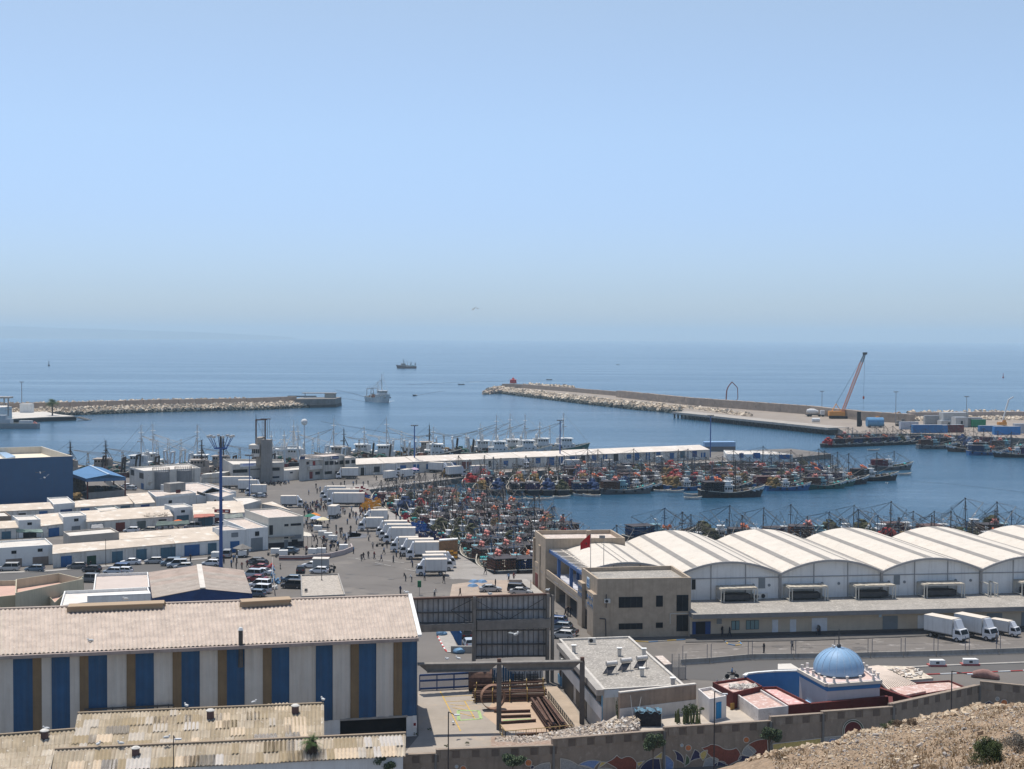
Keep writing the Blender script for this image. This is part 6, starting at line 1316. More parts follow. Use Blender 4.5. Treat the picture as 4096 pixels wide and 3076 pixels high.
mosaic(4,12,arc(1660,1240,1790,1230,-.25)+[(1780,1330),(1660,1330)],mNV,layer=3);mosaic(4,12,[(1900,1150),(2030,1165),(2000,1210),(1880,1200)],mNV,layer=2);mosaic(4,12,arc(1915,1140,1965,1062,-.1)+arc(1965,1062,2050,1130,-.12)+[(1990,1165)],mGY,layer=3);mosaic(4,12,arc(1960,1065,2170,1010,-.1)+[(2170,1170),(2050,1160)],mMR,layer=1)
mosaic(5,13,[(180,960),(585,912),(585,985),(380,1030),(190,1060)],mYL);mosaic(5,13,arc(190,1060,300,990,-.2)+[(300,1080)],mNV,layer=1)
mosaic(6,13,[(596,905),(740,895),(740,980),(596,980)],mGY);mosaic(6,13,disc(665,945,34),mBL,layer=1)
a,b=faces[6];arch=[(745,930)]+[(830+84*math.cos(math.pi*(1-k/14)),845-84*math.sin(math.pi*(k/14)))for k in range(15)]+[(914,930)]
mosaic(6,13,arch,M('arch_green_tile',(.06,.085,.05),var=.3),layer=2);arch=[(755,940)]+[(828+70*math.cos(math.pi*(1-k/14)),850-74*math.sin(math.pi*(k/14)))for k in range(15)]+[(898,940)];mosaic(6,13,arch,M('arch_maroon_door',(.11,.02,.02),var=.2),layer=4)
mosaic(8,13,disc(1998,596,16),mGY);mosaic(8,13,disc(2052,628,28),mOR);mosaic(8,13,[(1890,632),(1930,612),(1975,640),(1930,660)],mNV)
# stony slope in the near right corner, trees, lamp posts, barrier
rnd=random.Random(77)
def hz_noise(x,y):return .5*math.sin(x*.31+y*.17)+.35*math.sin(x*.83-y*.6+1)+.25*math.sin(x*1.9+y*1.3)+.18*math.sin(x*4.1-y*3.3)
CR=[(-1500,1500),(-700,1280),(-300,1180),(0,1078),(270,1012),(480,975),(700,945),(790,885),(900,858),(1010,850),(1160,795),(1330,765),(1500,728),(1700,690),(1800,655),(1900,652),(2050,650),(2212,640),(2600,600),(3200,560)]
cols=[];NC=150
def crest_px(t):
 k=t*(len(CR)-1);i=min(int(k),len(CR)-2);f=k-i;return(CR[i][0]+(CR[i+1][0]-CR[i][0])*f,CR[i][1]+(CR[i+1][1]-CR[i][1])*f)
HP=[]
for i in range(NC+1):
 x,y=crest_px(i/NC);c=DAT(13,x,y,88.0);col=[]
 for j in range(46):
  if j<10:d=1-j/10;p=c+Vector((c.x*.16*d,36*d,-30*d**1.25 if True else 0));p.z=c.z-(c.z+6)*d**1.1*.95
  else:
   f=(j-10)/35;yy=88-52*f;p=Vector((c.x*(1-.30*f),yy,c.z+f*10.5+.4*math.sin(f*6+c.x*.2)*f))
  p=p+UP*(hz_noise(p.x,p.y)*.35*(min(1,abs(j-10)/4))+rnd.uniform(-.05,.05));col.append(p)
 HP.append(col)
mb=MB();n2=46;mb.v=[p for c in HP for p in c]
for i in range(NC):
 for j in range(n2-1):mb.f.append([i*n2+j,(i+1)*n2+j,(i+1)*n2+j+1,i*n2+j+1]);mb.m.append(-1)
HILL=M('dry_stony_soil',(.25,.175,.11),var=.35,scale=1.3,spots=(.36,.28,.19),spot_amt=.35,spot_scale=5,bump=.6)
structure(mb,'hillside',HILL,True)
def hill_at(u_,f):
 """point on the slope: u_ in 0..1 along, f row from the crest (0) to the near end (1)"""
 i=u_*NC;i0=min(int(i),NC-1);k=10+f*35;j0=min(int(k),44);a=HP[i0][j0].lerp(HP[i0+1][j0],i-i0);b=HP[i0][j0+1].lerp(HP[i0+1][j0+1],i-i0);return a.lerp(b,k-j0)
ST1=M('pale_field_stone',(.50,.40,.28),var=.2,scale=3);ST2=M('tan_field_stone',(.33,.235,.15),var=.25,scale=3);ST3=M('grey_field_stone',(.34,.31,.28),var=.25,scale=3)
mb=MB()
for i in range(23000):
 u_=rnd.uniform(.18,.97);f=rnd.random()**1.25*.72;p=hill_at(u_,f);r_=rnd.choice((.03,.035,.045,.055,.08))*rnd.uniform(.7,1.4)*(1.25 if f<.05 else 1)
 if rnd.random()<.012:r_=rnd.uniform(.12,.22)
 stone(mb,p+UP*r_*.25,r_,(ST1,ST1,ST2,ST3)[rnd.randrange(4)],rnd)
for i in range(700):u_=rnd.uniform(.15,.97);stone(mb,hill_at(u_,rnd.random()*.04)+UP*.02,rnd.uniform(.08,.27),ST1 if rnd.random()<.7 else ST2,rnd)
tag(mb.build('field_stones'),kind='stuff')
DRY=M('dry_grass',(.20,.135,.07),var=.4,scale=3);mb=MB()
for i in range(5500):
 u_=rnd.uniform(.18,.97);f=rnd.random()*.7;c=hill_at(u_,f)
 if hz_noise(c.x*.5,c.y*.5)<-.05:continue
 for k in range(3):a=rnd.uniform(0,6.28);h=rnd.uniform(.12,.34);t=c+Vector((math.cos(a)*h*.7,math.sin(a)*h*.7,h));s_=Vector((-math.sin(a),math.cos(a),0))*.022;mb.add([c-s_,c+s_,t],[(0,1,2)])
tag(mb.build('dry_grass',DRY),kind='stuff')
LEAF=M('olive_leaf',(.07,.095,.03),var=.5,scale=4);LEAF2=M('grey_green_leaf',(.085,.115,.06),var=.45,scale=3);TWIG=M('bark',(.12,.09,.06),var=.3);DRYL=M('dry_bush_leaf',(.17,.12,.08),var=.4,scale=4)
def foliage(mb,c,rx,ry,rz,n,size,mat,rnd,clumps=14):
 cl=[]
 for i in range(clumps):t=rnd.uniform(0,6.28);ph=rnd.uniform(-.5,1.4);q=rnd.uniform(.35,.9);cl.append((c+Vector((rx*q*math.cos(t)*math.cos(ph),ry*q*math.sin(t)*math.cos(ph),rz*q*math.sin(ph))),rnd.uniform(.22,.42)))
 for i in range(n):
  cc,r_=cl[rnd.randrange(clumps)];d=Vector((rnd.gauss(0,1),rnd.gauss(0,1),rnd.gauss(0,1))).normalized()*r_*rnd.random()**.4;p=cc+Vector((d.x*rx,d.y*ry,d.z*rz));a=Vector((rnd.uniform(-1,1),rnd.uniform(-1,1),rnd.uniform(-1,1))).normalized()*size;b=a.cross(Vector((rnd.uniform(-1,1),rnd.uniform(-1,1),rnd.uniform(-1,1)))).normalized()*size*.5
  mb.add([p-a,p+b,p+a,p-b],[(0,1,2,3)],mat)
def bush(u_,f,r_,h,n,lab,mats=(LEAF,),size=.06):
 c=hill_at(u_,f);rt=thing('bush',c,lab,'bush');mb=MB()
 for m in mats:foliage(mb,c+UP*h*.42,r_,r_,h*.6,n//len(mats),size,m,rnd,22)
 mb.build('foliage',None,rt);mb=MB()
 for k in range(9):a=rnd.uniform(0,6.28);mb.cyl(c-UP*.1,c+Vector((math.cos(a)*r_*.6,math.sin(a)*r_*.6,h*rnd.uniform(.5,.9))),.02,.008,4)
 mb.build('stem',TWIG,rt)
def find_u(zn,x,y):
 t=px(zn,x,y);best=None
 for i in range(0,NC+1,1):
  for j in range(11,44):
   p=HP[i][j];v=p-Vector((0,0,CH));k=v.dot(fwd);q=(CX+v.dot(rgt)/k*FPX,CY-v.dot(upv)/k*FPX);d=(q[0]-t[0])**2+(q[1]-t[1])**2
   if best is None or d<best[0]:best=(d,i/NC,(j-10)/35)
 return best[1],best[2]
uf=find_u(13,1905,1120);bush(uf[0],uf[1],.80,1.15,9000,'big dark green bush on the stony slope at the bottom right',(LEAF,LEAF,M('dark_leaf',(.035,.05,.02),var=.4,scale=4)),.035)
uf=find_u(13,2130,1010);bush(uf[0],uf[1],1.0,.8,3000,'sparse grey dry bush at the right edge of the slope',(M('grey_twig_leaf',(.14,.13,.11),var=.3),),.03)
uf=find_u(13,1205,835);bush(uf[0],uf[1],.42,.5,1500,'left of the two small brown bushes on the slope crest',(DRYL,),.03)
uf=find_u(13,1308,830);bush(uf[0],uf[1],.42,.6,1500,'right of the two small brown bushes on the slope crest',(DRYL,),.03)
uf=find_u(13,1150,802);bush(uf[0],uf[1],.3,.45,700,'small green sprig on the crest near the arched doorway',(LEAF2,),.03)
uf=find_u(13,1075,812);bush(uf[0],uf[1],.35,.4,700,'low green sprig beside the slope crest left of the two brown bushes',(LEAF2,),.03)
uf=find_u(13,230,1100);bush(uf[0],uf[1],.5,.35,500,'straw-coloured tuft at the left foot of the stony slope',(DRY,),.03)
def tree(zn,x,ytop,ybot,xw,label,dist,base_z=-6,n=4500,size=.12,trunk=.09):
 top=DAT(zn,x,ytop,dist);bot=DAT(zn,x,ybot,dist);wl=DAT(zn,x-xw/2,ytop,dist);r_=abs(top.x-wl.x);h=(top.z-bot.z)/2
 rt=thing('tree',(top.x,top.y,base_z),label,'tree');mb=MB();c=Vector((top.x,top.y,(top.z+bot.z)/2));foliage(mb,c,r_,r_,h,n,size,LEAF2,rnd,16);mb.build('crown',None,rt)
 mb=MB();mb.cyl((c.x,c.y,base_z),(c.x+.05,c.y,c.z-h*.3),trunk,trunk*.6,7)
 for k in range(7):a=6.28*k/7;mb.cyl((c.x,c.y,c.z-h*.9+k*.1),c+Vector((math.cos(a)*r_*.6,math.sin(a)*r_*.6,rnd.uniform(-.2,.6)*h)),trunk*.5,.02,5)
 mb.build('trunk',TWIG,rt)
fd=lambda i,t:faces[i][0].lerp(faces[i][1],t)
tree(12,1132,960,1140,210,'small round-leaved tree in front of the maroon leaf mosaic',fd(3,.88).y-2.5)
tree(12,2165,905,1075,230,'small round-leaved tree in front of the yellow mosaic strip',fd(4,.98).y-2.5)
tree(11,858,1170,1310,160,'bushy young tree at the bottom edge right of the palm',fd(1,.55).y-2.5)
tree(11,1770,1182,1275,195,'small leafy tree before the wall left of the green-grey mosaic',fd(2,.65).y-2.5)
def palm(base,h,label,spread,n=34,skirt=False,thick=.28,par='palm_tree',fw_=.3):
 rt=thing(par,base,label,'palm tree');mb=MB();
 for k in range(10):mb.cyl(base+UP*(h*k/10),base+UP*(h*(k+1)/10),thick*1.08,thick*.85,9)
 mb.build('trunk',M('palm_trunk',(.10,.07,.05),var=.3),rt);mb=MB();top=base+UP*h
 for i in range(n):
  a=6.28*i/n+rnd.uniform(-.1,.1);el=rnd.uniform(-.15,1.35);L=spread*rnd.uniform(.8,1.1);d=Vector((math.cos(a)*math.cos(el),math.sin(a)*math.cos(el),math.sin(el)));side=Vector((-math.sin(a),math.cos(a),0));pts=[]
  for k in range(6):t=k/5;pts.append(top+d*(L*t)-UP*(.45*L*t*t))
  for k in range(5):
   w0=fw_*spread*(.5+math.sin(math.pi*(k+.3)/5.6))*.5;w1=fw_*spread*(.5+math.sin(math.pi*(k+1.3)/5.6))*.5
   for s_ in(-1,1):
    for m in range(3):a0=pts[k].lerp(pts[k+1],m/3);a1=pts[k].lerp(pts[k+1],m/3+.16);mb.add([a0,a1,a1+side*s_*w0-UP*w0*.35+d*w0*.5],[(0,1,2)])
 mb.build('fronds',M('palm_green',(.05,.095,.02),var=.4,scale=2),rt)
 if skirt:
  mb=MB()
  for i in range(500):a=rnd.uniform(0,6.28);z=rnd.uniform(-.62*h,.02*h)if h<9 else rnd.uniform(-2.4,.2);r0=rnd.uniform(.2,.55);p=top+Vector((math.cos(a)*r0,math.sin(a)*r0,z));q=p+Vector((math.cos(a)*.35,math.sin(a)*.35,-.7));s_=Vector((-math.sin(a),math.cos(a),0))*.06;mb.add([p-s_,p+s_,q],[(0,1,2)])
  mb.build('dead_fronds',M('dead_frond',(.09,.055,.035),var=.4),rt)
pd=fd(1,0).y-2.0;pt=DAT(11,348,1090,pd);palm(Vector((pt.x,pt.y,-6)),pt.z+6,'dark palm with a skirt of dead fronds at the bottom edge',1.5,40,True,.28)
pb=G(15,1160,455,.6);palm(pb,8.2,'date palm standing on the naval pier at the far left',4.4,60,False,.5,fw_=.6)
p=G(12,1440,865,TZ2);rt=thing('cactus_clump',p,'clump of cactus and shrubs on the pale ground before the whitewashed wall','cactus');mb=MB()
for i in range(46):q=p+Vector((rnd.uniform(-1.6,1.6),rnd.uniform(-.7,.7),0));mb.cyl(q,q+Vector((rnd.uniform(-.1,.1),0,rnd.uniform(.8,1.9))),.09,.07,6)
mb.build('stem',M('cactus_green',(.09,.11,.04),var=.3),rt);mb=MB();foliage(mb,p+Vector((.6,0,1.6)),1.4,.7,.8,900,.1,LEAF,rnd);mb.build('foliage',None,rt)
p=G(12,870,830,TZ2);rt=thing('weed_clump',p,'tall yellowish weeds against the left end of the streaked brown wall','weeds');mb=MB()
for i in range(160):q=p+Vector((rnd.uniform(-.8,.8),rnd.uniform(-.4,.4),0));t=q+Vector((rnd.uniform(-.5,.5),rnd.uniform(-.3,.3),rnd.uniform(1.2,3.0)));mb.cyl(q,t,.02,.01,3)
foliage(mb,p+UP*1.6,.9,.5,1.4,900,.09,LEAF,rnd);mb.build('stem',LEAF,rt)
for i,(zn,x,y)in enumerate(((11,1180,1015),(11,1300,1130),(11,1078,1045),(11,1450,1110))):
 p=G(zn,x,y,0.1 if i!=1 else 2.2);rt=thing('weed_clump',p,('low weed on the yard concrete right of the shed corner','green weed at the foot of the first lamp post','weed at the doorway corner of the striped shed','weed by the fallen pole at the yard edge')[i],'weeds');mb=MB();foliage(mb,p+UP*.15,.32,.3,.2,200,.05,LEAF,rnd,6);mb.build('foliage',None,rt)
POLE=M('brown_black_pole',(.045,.035,.035),rough=.5,var=.2)
def lamppost(zn,x,ytop,dist,base_z,label,arm=1.2,r_=.09,mat=POLE,h=None,both=False):
 top=DAT(zn,x,ytop,dist);rt=thing('lamp_post',(top.x,top.y,base_z),label,'lamp post');mb=MB();mb.cyl((top.x,top.y,base_z),top,r_,r_*.7,7);mb.build('pole',mat,rt)
 mb=MB();t2=top+Vector((arm,-.3,-.25));mb.beam(top,t2,.07,.07);mb.build('arm',mat,rt);mb=MB();mb.box(t2+Vector((.25*(1 if arm>0 else-1),0,0)),(.6,.28,.12));mb.build('lamp_head',M('lamp_head_pale',(.55,.56,.57)),rt)
 return rt
lamppost(11,1316,880,fd(2,.1).y-2.5,-6,'dark lamp post in front of the yard, left of the orange mosaic disc',.7)
lamppost(12,1678,585,fd(4,.45).y-2.5,-6,'dark lamp post in front of the white hut with the blue door',.9)
lamppost(13,1630,372,150,-4,'dark lamp post with twin arms above the curving wall section',1.6)
lamppost(10,1395,1190,128,-8,'thin lamp post in front of the lowest sheet roof at bottom left',.25,.06)
def mast(zn,x,ytop,ybase,label,r_=.2,heads=4,col='mast_blue',ring=False,z0=0.0):
 b=G(zn,x,ybase,z0);h=ZAT(zn,x,ytop,b)-z0;rt=thing('floodlight_mast',b,label,'lamp post','blue floodlight masts' if col=='mast_blue' else 'grey pier lamp posts',absolute=True);m=M(col,(.03,.085,.26)if col=='mast_blue' else(.25,.25,.26),rough=.5,var=.15)
 mb=MB();mb.cyl(b,b+UP*h,r_,r_*.7,10);mb.build('pole',m,rt);t=b+UP*h
 if ring:
  mb=MB();R_=1.35
  for k in range(16):a0=6.28*k/16;a1=6.28*(k+1)/16;mb.beam(t+Vector((math.cos(a0)*R_,math.sin(a0)*R_,0)),t+Vector((math.cos(a1)*R_,math.sin(a1)*R_,0)),.2,.25)
  for k in range(4):a0=1.57*k;mb.beam(t,t+Vector((math.cos(a0)*R_,math.sin(a0)*R_,0)),.12,.12)
  mb.build('ring',m,rt)
  for k in range(8):
   a0=6.28*(k+.5)/8;p0=t+Vector((math.cos(a0)*R_,math.sin(a0)*R_,0));p1=t+Vector((math.cos(a0)*R_*1.95,math.sin(a0)*R_*1.95,2.3));mb=MB();mb.beam(p0,p1,.12,.12);mb.build('arm',m,rt)
   mb=MB();mb.box(p1+UP*.3,(.7,.55,.45),None,a0);mb.build('floodlight',M('floodlight_cream',(.55,.53,.48),rough=.4),rt)
  mb=MB();mb.cyl(t,t+UP*2.6,.28,.25,8);mb.build('hub',DSTEEL,rt)
 else:
  mb=MB();mb.beam(t-Vector((1.1,0,-.1)),t+Vector((1.1,0,.1)),.2,.2);
  for s_ in(-1,-.35,.35,1):mb.box(t+Vector((s_*1.1,0,.25)),(.5,.6,.35))
  mb.build('floodlight',DCONC,rt)
 return rt
mast(14,1784,-395,1362,'tall thick blue floodlight mast with a crown of lamps beside the workshops',.42,ring=True)
mast(19,545,640,1240,'thin blue mast in front of the port office, beside the white trucks',.14)
mast(16,1318,200,870,'blue floodlight mast at the left third of the pier warehouse',.28)
mast(3,641,630,965,'blue floodlight mast in the middle of the pier warehouse',.28)
mast(3,1776,592,905,'blue floodlight mast at the right end of the pier warehouse',.28)
mast(15,483,-280,395,'tall pale mast on the naval pier at the far left',.3,col='mast_grey')
for i,(x,yt,yb)in enumerate(((716,400,570),(1262,405,640),(1785,440,660))):mast(4,x,yt,yb,('left','middle','right')[i]+' thin lamp post rising above the right breakwater wall',.2,col='mast_grey',z0=1.7)
for i,(zn,x,y0,y1,lab)in enumerate(((6,1208,915,1300,'thin pole rising from the kiosk roof'),(14,85,945,1340,'thin dark pole on the kerb before the workshop row'),(6,1483,835,905,'short pole beside the small white carts'),(7,2000,1300,1420,'thin grey pole beside the dark van by the market'))):
 b=G(zn,x,y1,4.2 if i==0 else 0);h=ZAT(zn,x,y0,b)-b.z;mb=MB();mb.cyl(b,b+UP*h,.07,.05,6);mb.box(b+UP*.03,(.35,.35,.06));single(mb,'pole',lab,'pole',b,mat=POLE)
BAR=M('barrier_concrete',(.30,.275,.24),var=.15,scale=.6,streak=.4)
pts=[G(9,-560,1232),G(9,-330,1218),G(9,0,1188),G(9,700,1178),G(9,1500,1160),G(9,2500,1126)]
k=0;tot=[]
for i in range(5):
 a,b=pts[i],pts[i+1];n=max(1,round((b-a).length/5.6))
 for j in range(n):tot.append((a.lerp(b,j/n),a.lerp(b,(j+1)/n)))
def ordn(i):return('first','second','third','fourth','fifth','sixth','seventh','eighth','ninth','tenth','eleventh','twelfth','thirteenth','fourteenth','fifteenth','sixteenth','seventeenth','eighteenth','nineteenth','twentieth','twenty-first','twenty-second','twenty-third','twenty-fourth','twenty-fifth','twenty-sixth','twenty-seventh','twenty-eighth','twenty-ninth','thirtieth')[i]if i<30 else 'number %d'%(i+1)
for i,(a,b)in enumerate(tot):
 rt=thing('road_barrier',a,ordn(i)+' concrete road barrier block with posts, counting from the left','barrier','road barrier blocks');d_=(b-a).normalized();n_=Vector((d_.y,-d_.x,0));mb=MB()
 A=a+d_*.04;B=b-d_*.04;prof=((.36,0),(.36,.12),(.16,.35),(.12,.9),(-.12,.9),(-.16,.35),(-.36,.12),(-.36,0))
 mb.loft([[A+n_*o+UP*z for o,z in prof],[B+n_*o+UP*z for o,z in prof]]);mb.build('block',BAR,rt)
 for q in(A+d_*.3,B-d_*.3):mb=MB();mb.beam(q+UP*.85,q+UP*3.0,.08,.08);mb.build('post',M('post_grey_blue',(.12,.13,.16)),rt)
 mb=MB();mb.beam(A+d_*.3+UP*3.1,B-d_*.3+UP*3.1,.03,.03);mb.beam(A+d_*.3+UP*2.1,B-d_*.3+UP*2.1,.02,.02);mb.build('wire',DSTEEL,rt)
for i,(x,y)in enumerate(((1507,1240),(1775,1232))):
 p=G(9,x,y);mb=MB();mb.prism([(p.x-1.4,p.y-.6),(p.x+1.4,p.y-.6),(p.x+1.4,p.y+.6),(p.x-1.4,p.y+.6)],0,.3,M('faded_red_paint',(.35,.10,.09)));mb.prism([(p.x-1.2,p.y-.5),(p.x+1.2,p.y-.5),(p.x+1.0,p.y+.5),(p.x-1.0,p.y+.5)],.3,1.0,WHITE);mb.box((p.x,p.y-.5,.62),(.5,.08,.3),FRAME);single(mb,'traffic_block',('left','right')[i]+' small red and white traffic block on the road median','traffic block',p)
# boats
LINEM=M('rigging_line',(.11,.105,.10),var=.2);SPAR=M('spar_dark',(.055,.045,.04),var=.4,scale=1);SPARL=M('spar_pale',(.34,.30,.25),var=.3);DECKM=M('worn_deck',(.20,.18,.15),var=.35,scale=1.5)
GUN=M('cream_gunwale',(.48,.45,.38),var=.25,scale=1);CABW=M('cabin_white',(.62,.63,.62),var=.12,scale=1,streak=.35);TURQ=M('turquoise_drum',(.04,.42,.40),rough=.5,var=.15);ORG=M('orange_buoy',(.72,.20,.08),rough=.5,var=.15,scale=3);PNK=M('pink_buoy',(.68,.27,.22),rough=.5,var=.2,scale=3)
HULLS={k:M('hull_'+k,c,var=.25,scale=.5,streak=.4,streak_col=(.10,.07,.05),rough=.6)for k,c in dict(black=(.028,.027,.03),grey=(.13,.13,.13),blue=(.03,.12,.28),green=(.03,.12,.10),brown=(.10,.06,.045),white=(.52,.53,.52),red=(.26,.035,.03),rust=(.15,.06,.045)).items()}
AF=M('antifouling',(.11,.03,.03),var=.3)
def hull(L,B,fb,fm,fs,n=14,dr=-.6,bowp=2.4,stern=.72):
 R_=[]
 for i in range(n+1):
  t=i/n;x=-L/2+L*t;hb=B/2*min(1,(stern+(1-stern)*min(1,t/.35))*(1-max(0,(t-.55)/.45)**bowp));hb=max(hb,.04);g=fs+(fm-fs)*min(1,t/.4)if t<.4 else fm+(fb-fm)*((t-.4)/.6)**2
  rake=.12*L*max(0,(t-.8)/.2)**1.5
  R_.append((x,hb,g,rake))
 return R_
def hull_mesh(name,L,B,fb,fm,fs,mat,root,deckdrop=.7,band=None,deckmat=None,**k):
 R_=hull(L,B,fb,fm,fs,**k);mb=MB();rings=[]
 for(x,hb,g,rk)in R_:
  o=[(x-rk*.6,hb*.55,-.5),(x-rk*.3,hb*.86,.0),(x,hb,g*.6),(x+rk*.25,hb*1.04,g)]
  rings.append([Vector((a,-b,c))for a,b,c in reversed(o)]+[Vector((a,b,c))for a,b,c in o])
 mb.loft(rings,None,closed=False,cap0=True,cap1=True);h=mb.build('hull',mat,root)
 mb=MB()
 for i in range(len(R_)-1):
  a,b=rings[i],rings[i+1];mb.beam(a[0],b[0],.22,.16);mb.beam(a[7],b[7],.22,.16)
 mb.beam(rings[0][0],rings[0][7],.22,.16);mb.build('gunwale',GUN,h)
 mb=MB();dk=[]
 for(x,hb,g,rk)in R_:dk.append((Vector((x,-hb*.98,g-deckdrop)),Vector((x,hb*.98,g-deckdrop))))
 for i in range(len(dk)-1):mb.quad(dk[i][0],dk[i+1][0],dk[i+1][1],dk[i][1])
 mb.build('deck',deckmat or DECKM,root)
 if band:
  mb=MB()
  for s_ in(0,7):
   for i in range(len(rings)-4,len(rings)-1):
    q=1 if s_==0 else 6;o=Vector((0,-.03 if s_==0 else .03,0));lo=2 if s_==0 else 5;t0=(i-(len(rings)-4))/3;mb.quad(rings[i][s_].lerp(rings[i][q],.15)+o,rings[i+1][s_].lerp(rings[i+1][q],.15)+o,rings[i+1][s_].lerp(rings[i+1][q],.95)+o,rings[i][s_].lerp(rings[i][q],.2+.6*t0)+o)
  mb.build('bow_flash',band,h)
 return h,rings
def seiner(seed,net,net2,cage=True,hullm='black'):
 rd=random.Random(seed);rt=thing('fishing_boat',(0,0,0),'x','fishing boat',absolute=False);L=19
 h,rg=hull_mesh('hull',L,5.4,3.3,1.5,2.1,HULLS[hullm],rt,band=CABW,bowp=2.2)
 mb=MB()
 for k in range(4):x=-6+4*k;
 for k in range(5):
  x=-7+3.4*k;i=int((x+L/2)/L*14);c=rg[i][0]+Vector((0,-.15,-.75));mb.cyl(c-Vector((0,.12,0)),c+Vector((0,.12,0)),.42,.42,8);c=rg[i][7]+Vector((0,.15,-.75));mb.cyl(c-Vector((0,.12,0)),c+Vector((0,.12,0)),.42,.42,8)
 mb.build('tyre_fender',BLACK,rt)
 mb=MB();mb.box((-1.2,0,2.0),(2.6,2.6,2.4));mb.box((-1.0,0,3.35),(3.2,3.1,.16));mb.box((-1.2,.2,3.9),(1.8,1.9,.95));mb.box((-1.1,.2,4.45),(2.3,2.3,.12));ch=mb.build('wheelhouse',CABW if seed%3 else M('cabin_teal',(.20,.34,.38),var=.2),rt)
 mb=MB()
 for y in(-.8,0,.8):mb.box((.12,y,2.5),(.05,.55,.6))
 for x in(-1.9,-1.1,-.4):mb.box((x,-1.32,2.5),(.5,.05,.6));mb.box((x,1.32,2.5),(.5,.05,.6))
 mb.build('window',GLASS,ch)
 if cage:
  mb=MB();
  for x in(-8.2,-5.4,-2.8):
   for y in(-2.1,2.1):mb.beam((x,y,1.0),(x,y,4.4),.14,.14)
  mb.box((-5.5,0,4.45),(6.2,4.9,.14));mb.build('canopy',M('canopy_'+net,[c*1.0 for c in((.05,.045,.05)if seed%2 else(.10,.06,.055))],var=.4,scale=1.5),rt)
  mb=MB();rows=0
  for i in range(11):
   for j in range(4):
    for y in(-2.25,2.25):mb.ball((-8.1+i*.52,y,1.9+j*.65),.33,None,6,4,1,.5,1)
  for j in range(7):
   for k in range(4):mb.ball((-8.5,-1.9+j*.62,1.9+k*.65),.33,None,6,4,.5,1,1)
  mb.build('net_curtain',NETM[net],rt)
 else:
  mb=MB();netpile(mb,(-6,0,.8),5.4,4.9,5.4,rd,None,10);mb.build('net_pile',NETM[net],rt,smooth=False)
 mb=MB();netpile(mb,(4.6,0,.6),3.6,3.2,1.4,rd,None,6);mb.build('net_pile',NETM[net2],rt)
 mb=MB();bx=rd.choice((-4,-2.5,1.8));bz=4.7 if bx<0 else 3.2
 for i in range(10):mb.ball((bx+rd.uniform(-.9,.9),rd.uniform(-.9,.9),bz+rd.uniform(0,1.0)),rd.uniform(.28,.42),None,8,6)
 if seed%2==1:mb.build('buoys',ORG if seed%4==1 else PNK,rt)
 for i in range((1,0,1,2)[seed%4]):
  mb=MB();x=6.2-1.9*i;mb.cyl((x,-.9,2.4-i*.4),(x+.2,.8,2.4-i*.4),.45,.45,12);mb.build('drum',TURQ,rt)
 mz=8.2+rd.uniform(-1,2.2)+(3 if seed==5 else 0);mx=1.2
 mb=MB();mb.cyl((mx,0,.5),(mx,0,mz),.17,.08,7);mb.box((mx,0,mz*.72),(.3,2.6,.14));mb.box((mx,0,mz*.8),(.7,.7,.1));mb.box((mx+.1,0,mz+.1),(.3,.5,.3));mb.build('mast',SPAR if seed%3 else M('mast_blue_grey',(.06,.12,.20),var=.3),rt)
 ends=[]
 for i,(x,y,z)in enumerate(((-7.0,1.5,mz*.78),(7.2,-.8,mz*.55),(5.0,1.6,mz*.8),(-4.2,-2.2,mz*.88),(8.6,.4,mz*.42))):
  e=Vector((x+rd.uniform(-.8,.8),y+rd.uniform(-.6,.6),z));s_=Vector((mx+(1 if x>0 else-1)*.3,0,1.6+(i%2)*1.2));ends.append(e);mb=MB();mb.cyl(s_,e,.10,.06,5);mb.build('boom',SPARL if i%2 else SPAR,rt)
 mb=MB();top=Vector((mx,0,mz))
 for e in ends:mb.cyl(top,e,.035,.035,3);mb.cyl(e,Vector((e.x*.95,e.y*1.3,1.4)),.03,.03,3)
 for(x,y,z)in((9.6,0,3.5),(-9.2,2,2.2),(-9.2,-2,2.2),(1,2.6,1.6),(1,-2.6,1.6),(3,2.5,1.8),(3,-2.5,1.8),(9.2,.5,3.2)):mb.cyl(top,(x,y,z),.035,.035,3)
 for k in range(6):mb.cyl(top.lerp(Vector((1,2.6,1.6)),k/7+.1),top.lerp(Vector((3,2.5,1.8)),k/7+.1),.03,.03,3)
 mb.build('rigging',LINEM,rt)
 mb=MB();
 for i in range(44):
  x=rd.uniform(-8,8);a=max(.3,1-max(0,x)/9)*2.0;mb.box((x,rd.uniform(-a,a),1.3+rd.uniform(0,.7)+max(0,x-3)*.15),(rd.uniform(.3,1.1),rd.uniform(.3,.9),rd.uniform(.2,.8)),(CABW,NETM['blue'],SPARL,NETM['red'],NETM['green'],GUN,NETM['ochre'],CABW,SPAR,NETM['brown'])[rd.randrange(10)],rd.uniform(0,3))
 mb.build('deck_gear',None,rt)
 mb=MB();mb.cyl((-.6,.8,4.4),(-.6,.8,6.4),.04,.03,4);mb.box((-.6,.8,5.5),(.9,.15,.12));mb.cyl((-1.6,-.5,4.4),(-1.6,-.5,5.6),.05,.04,4);mb.ball((-1.6,-.5,5.8),.25,None,8,5);mb.build('aerial',CABW,rt)
 return rt
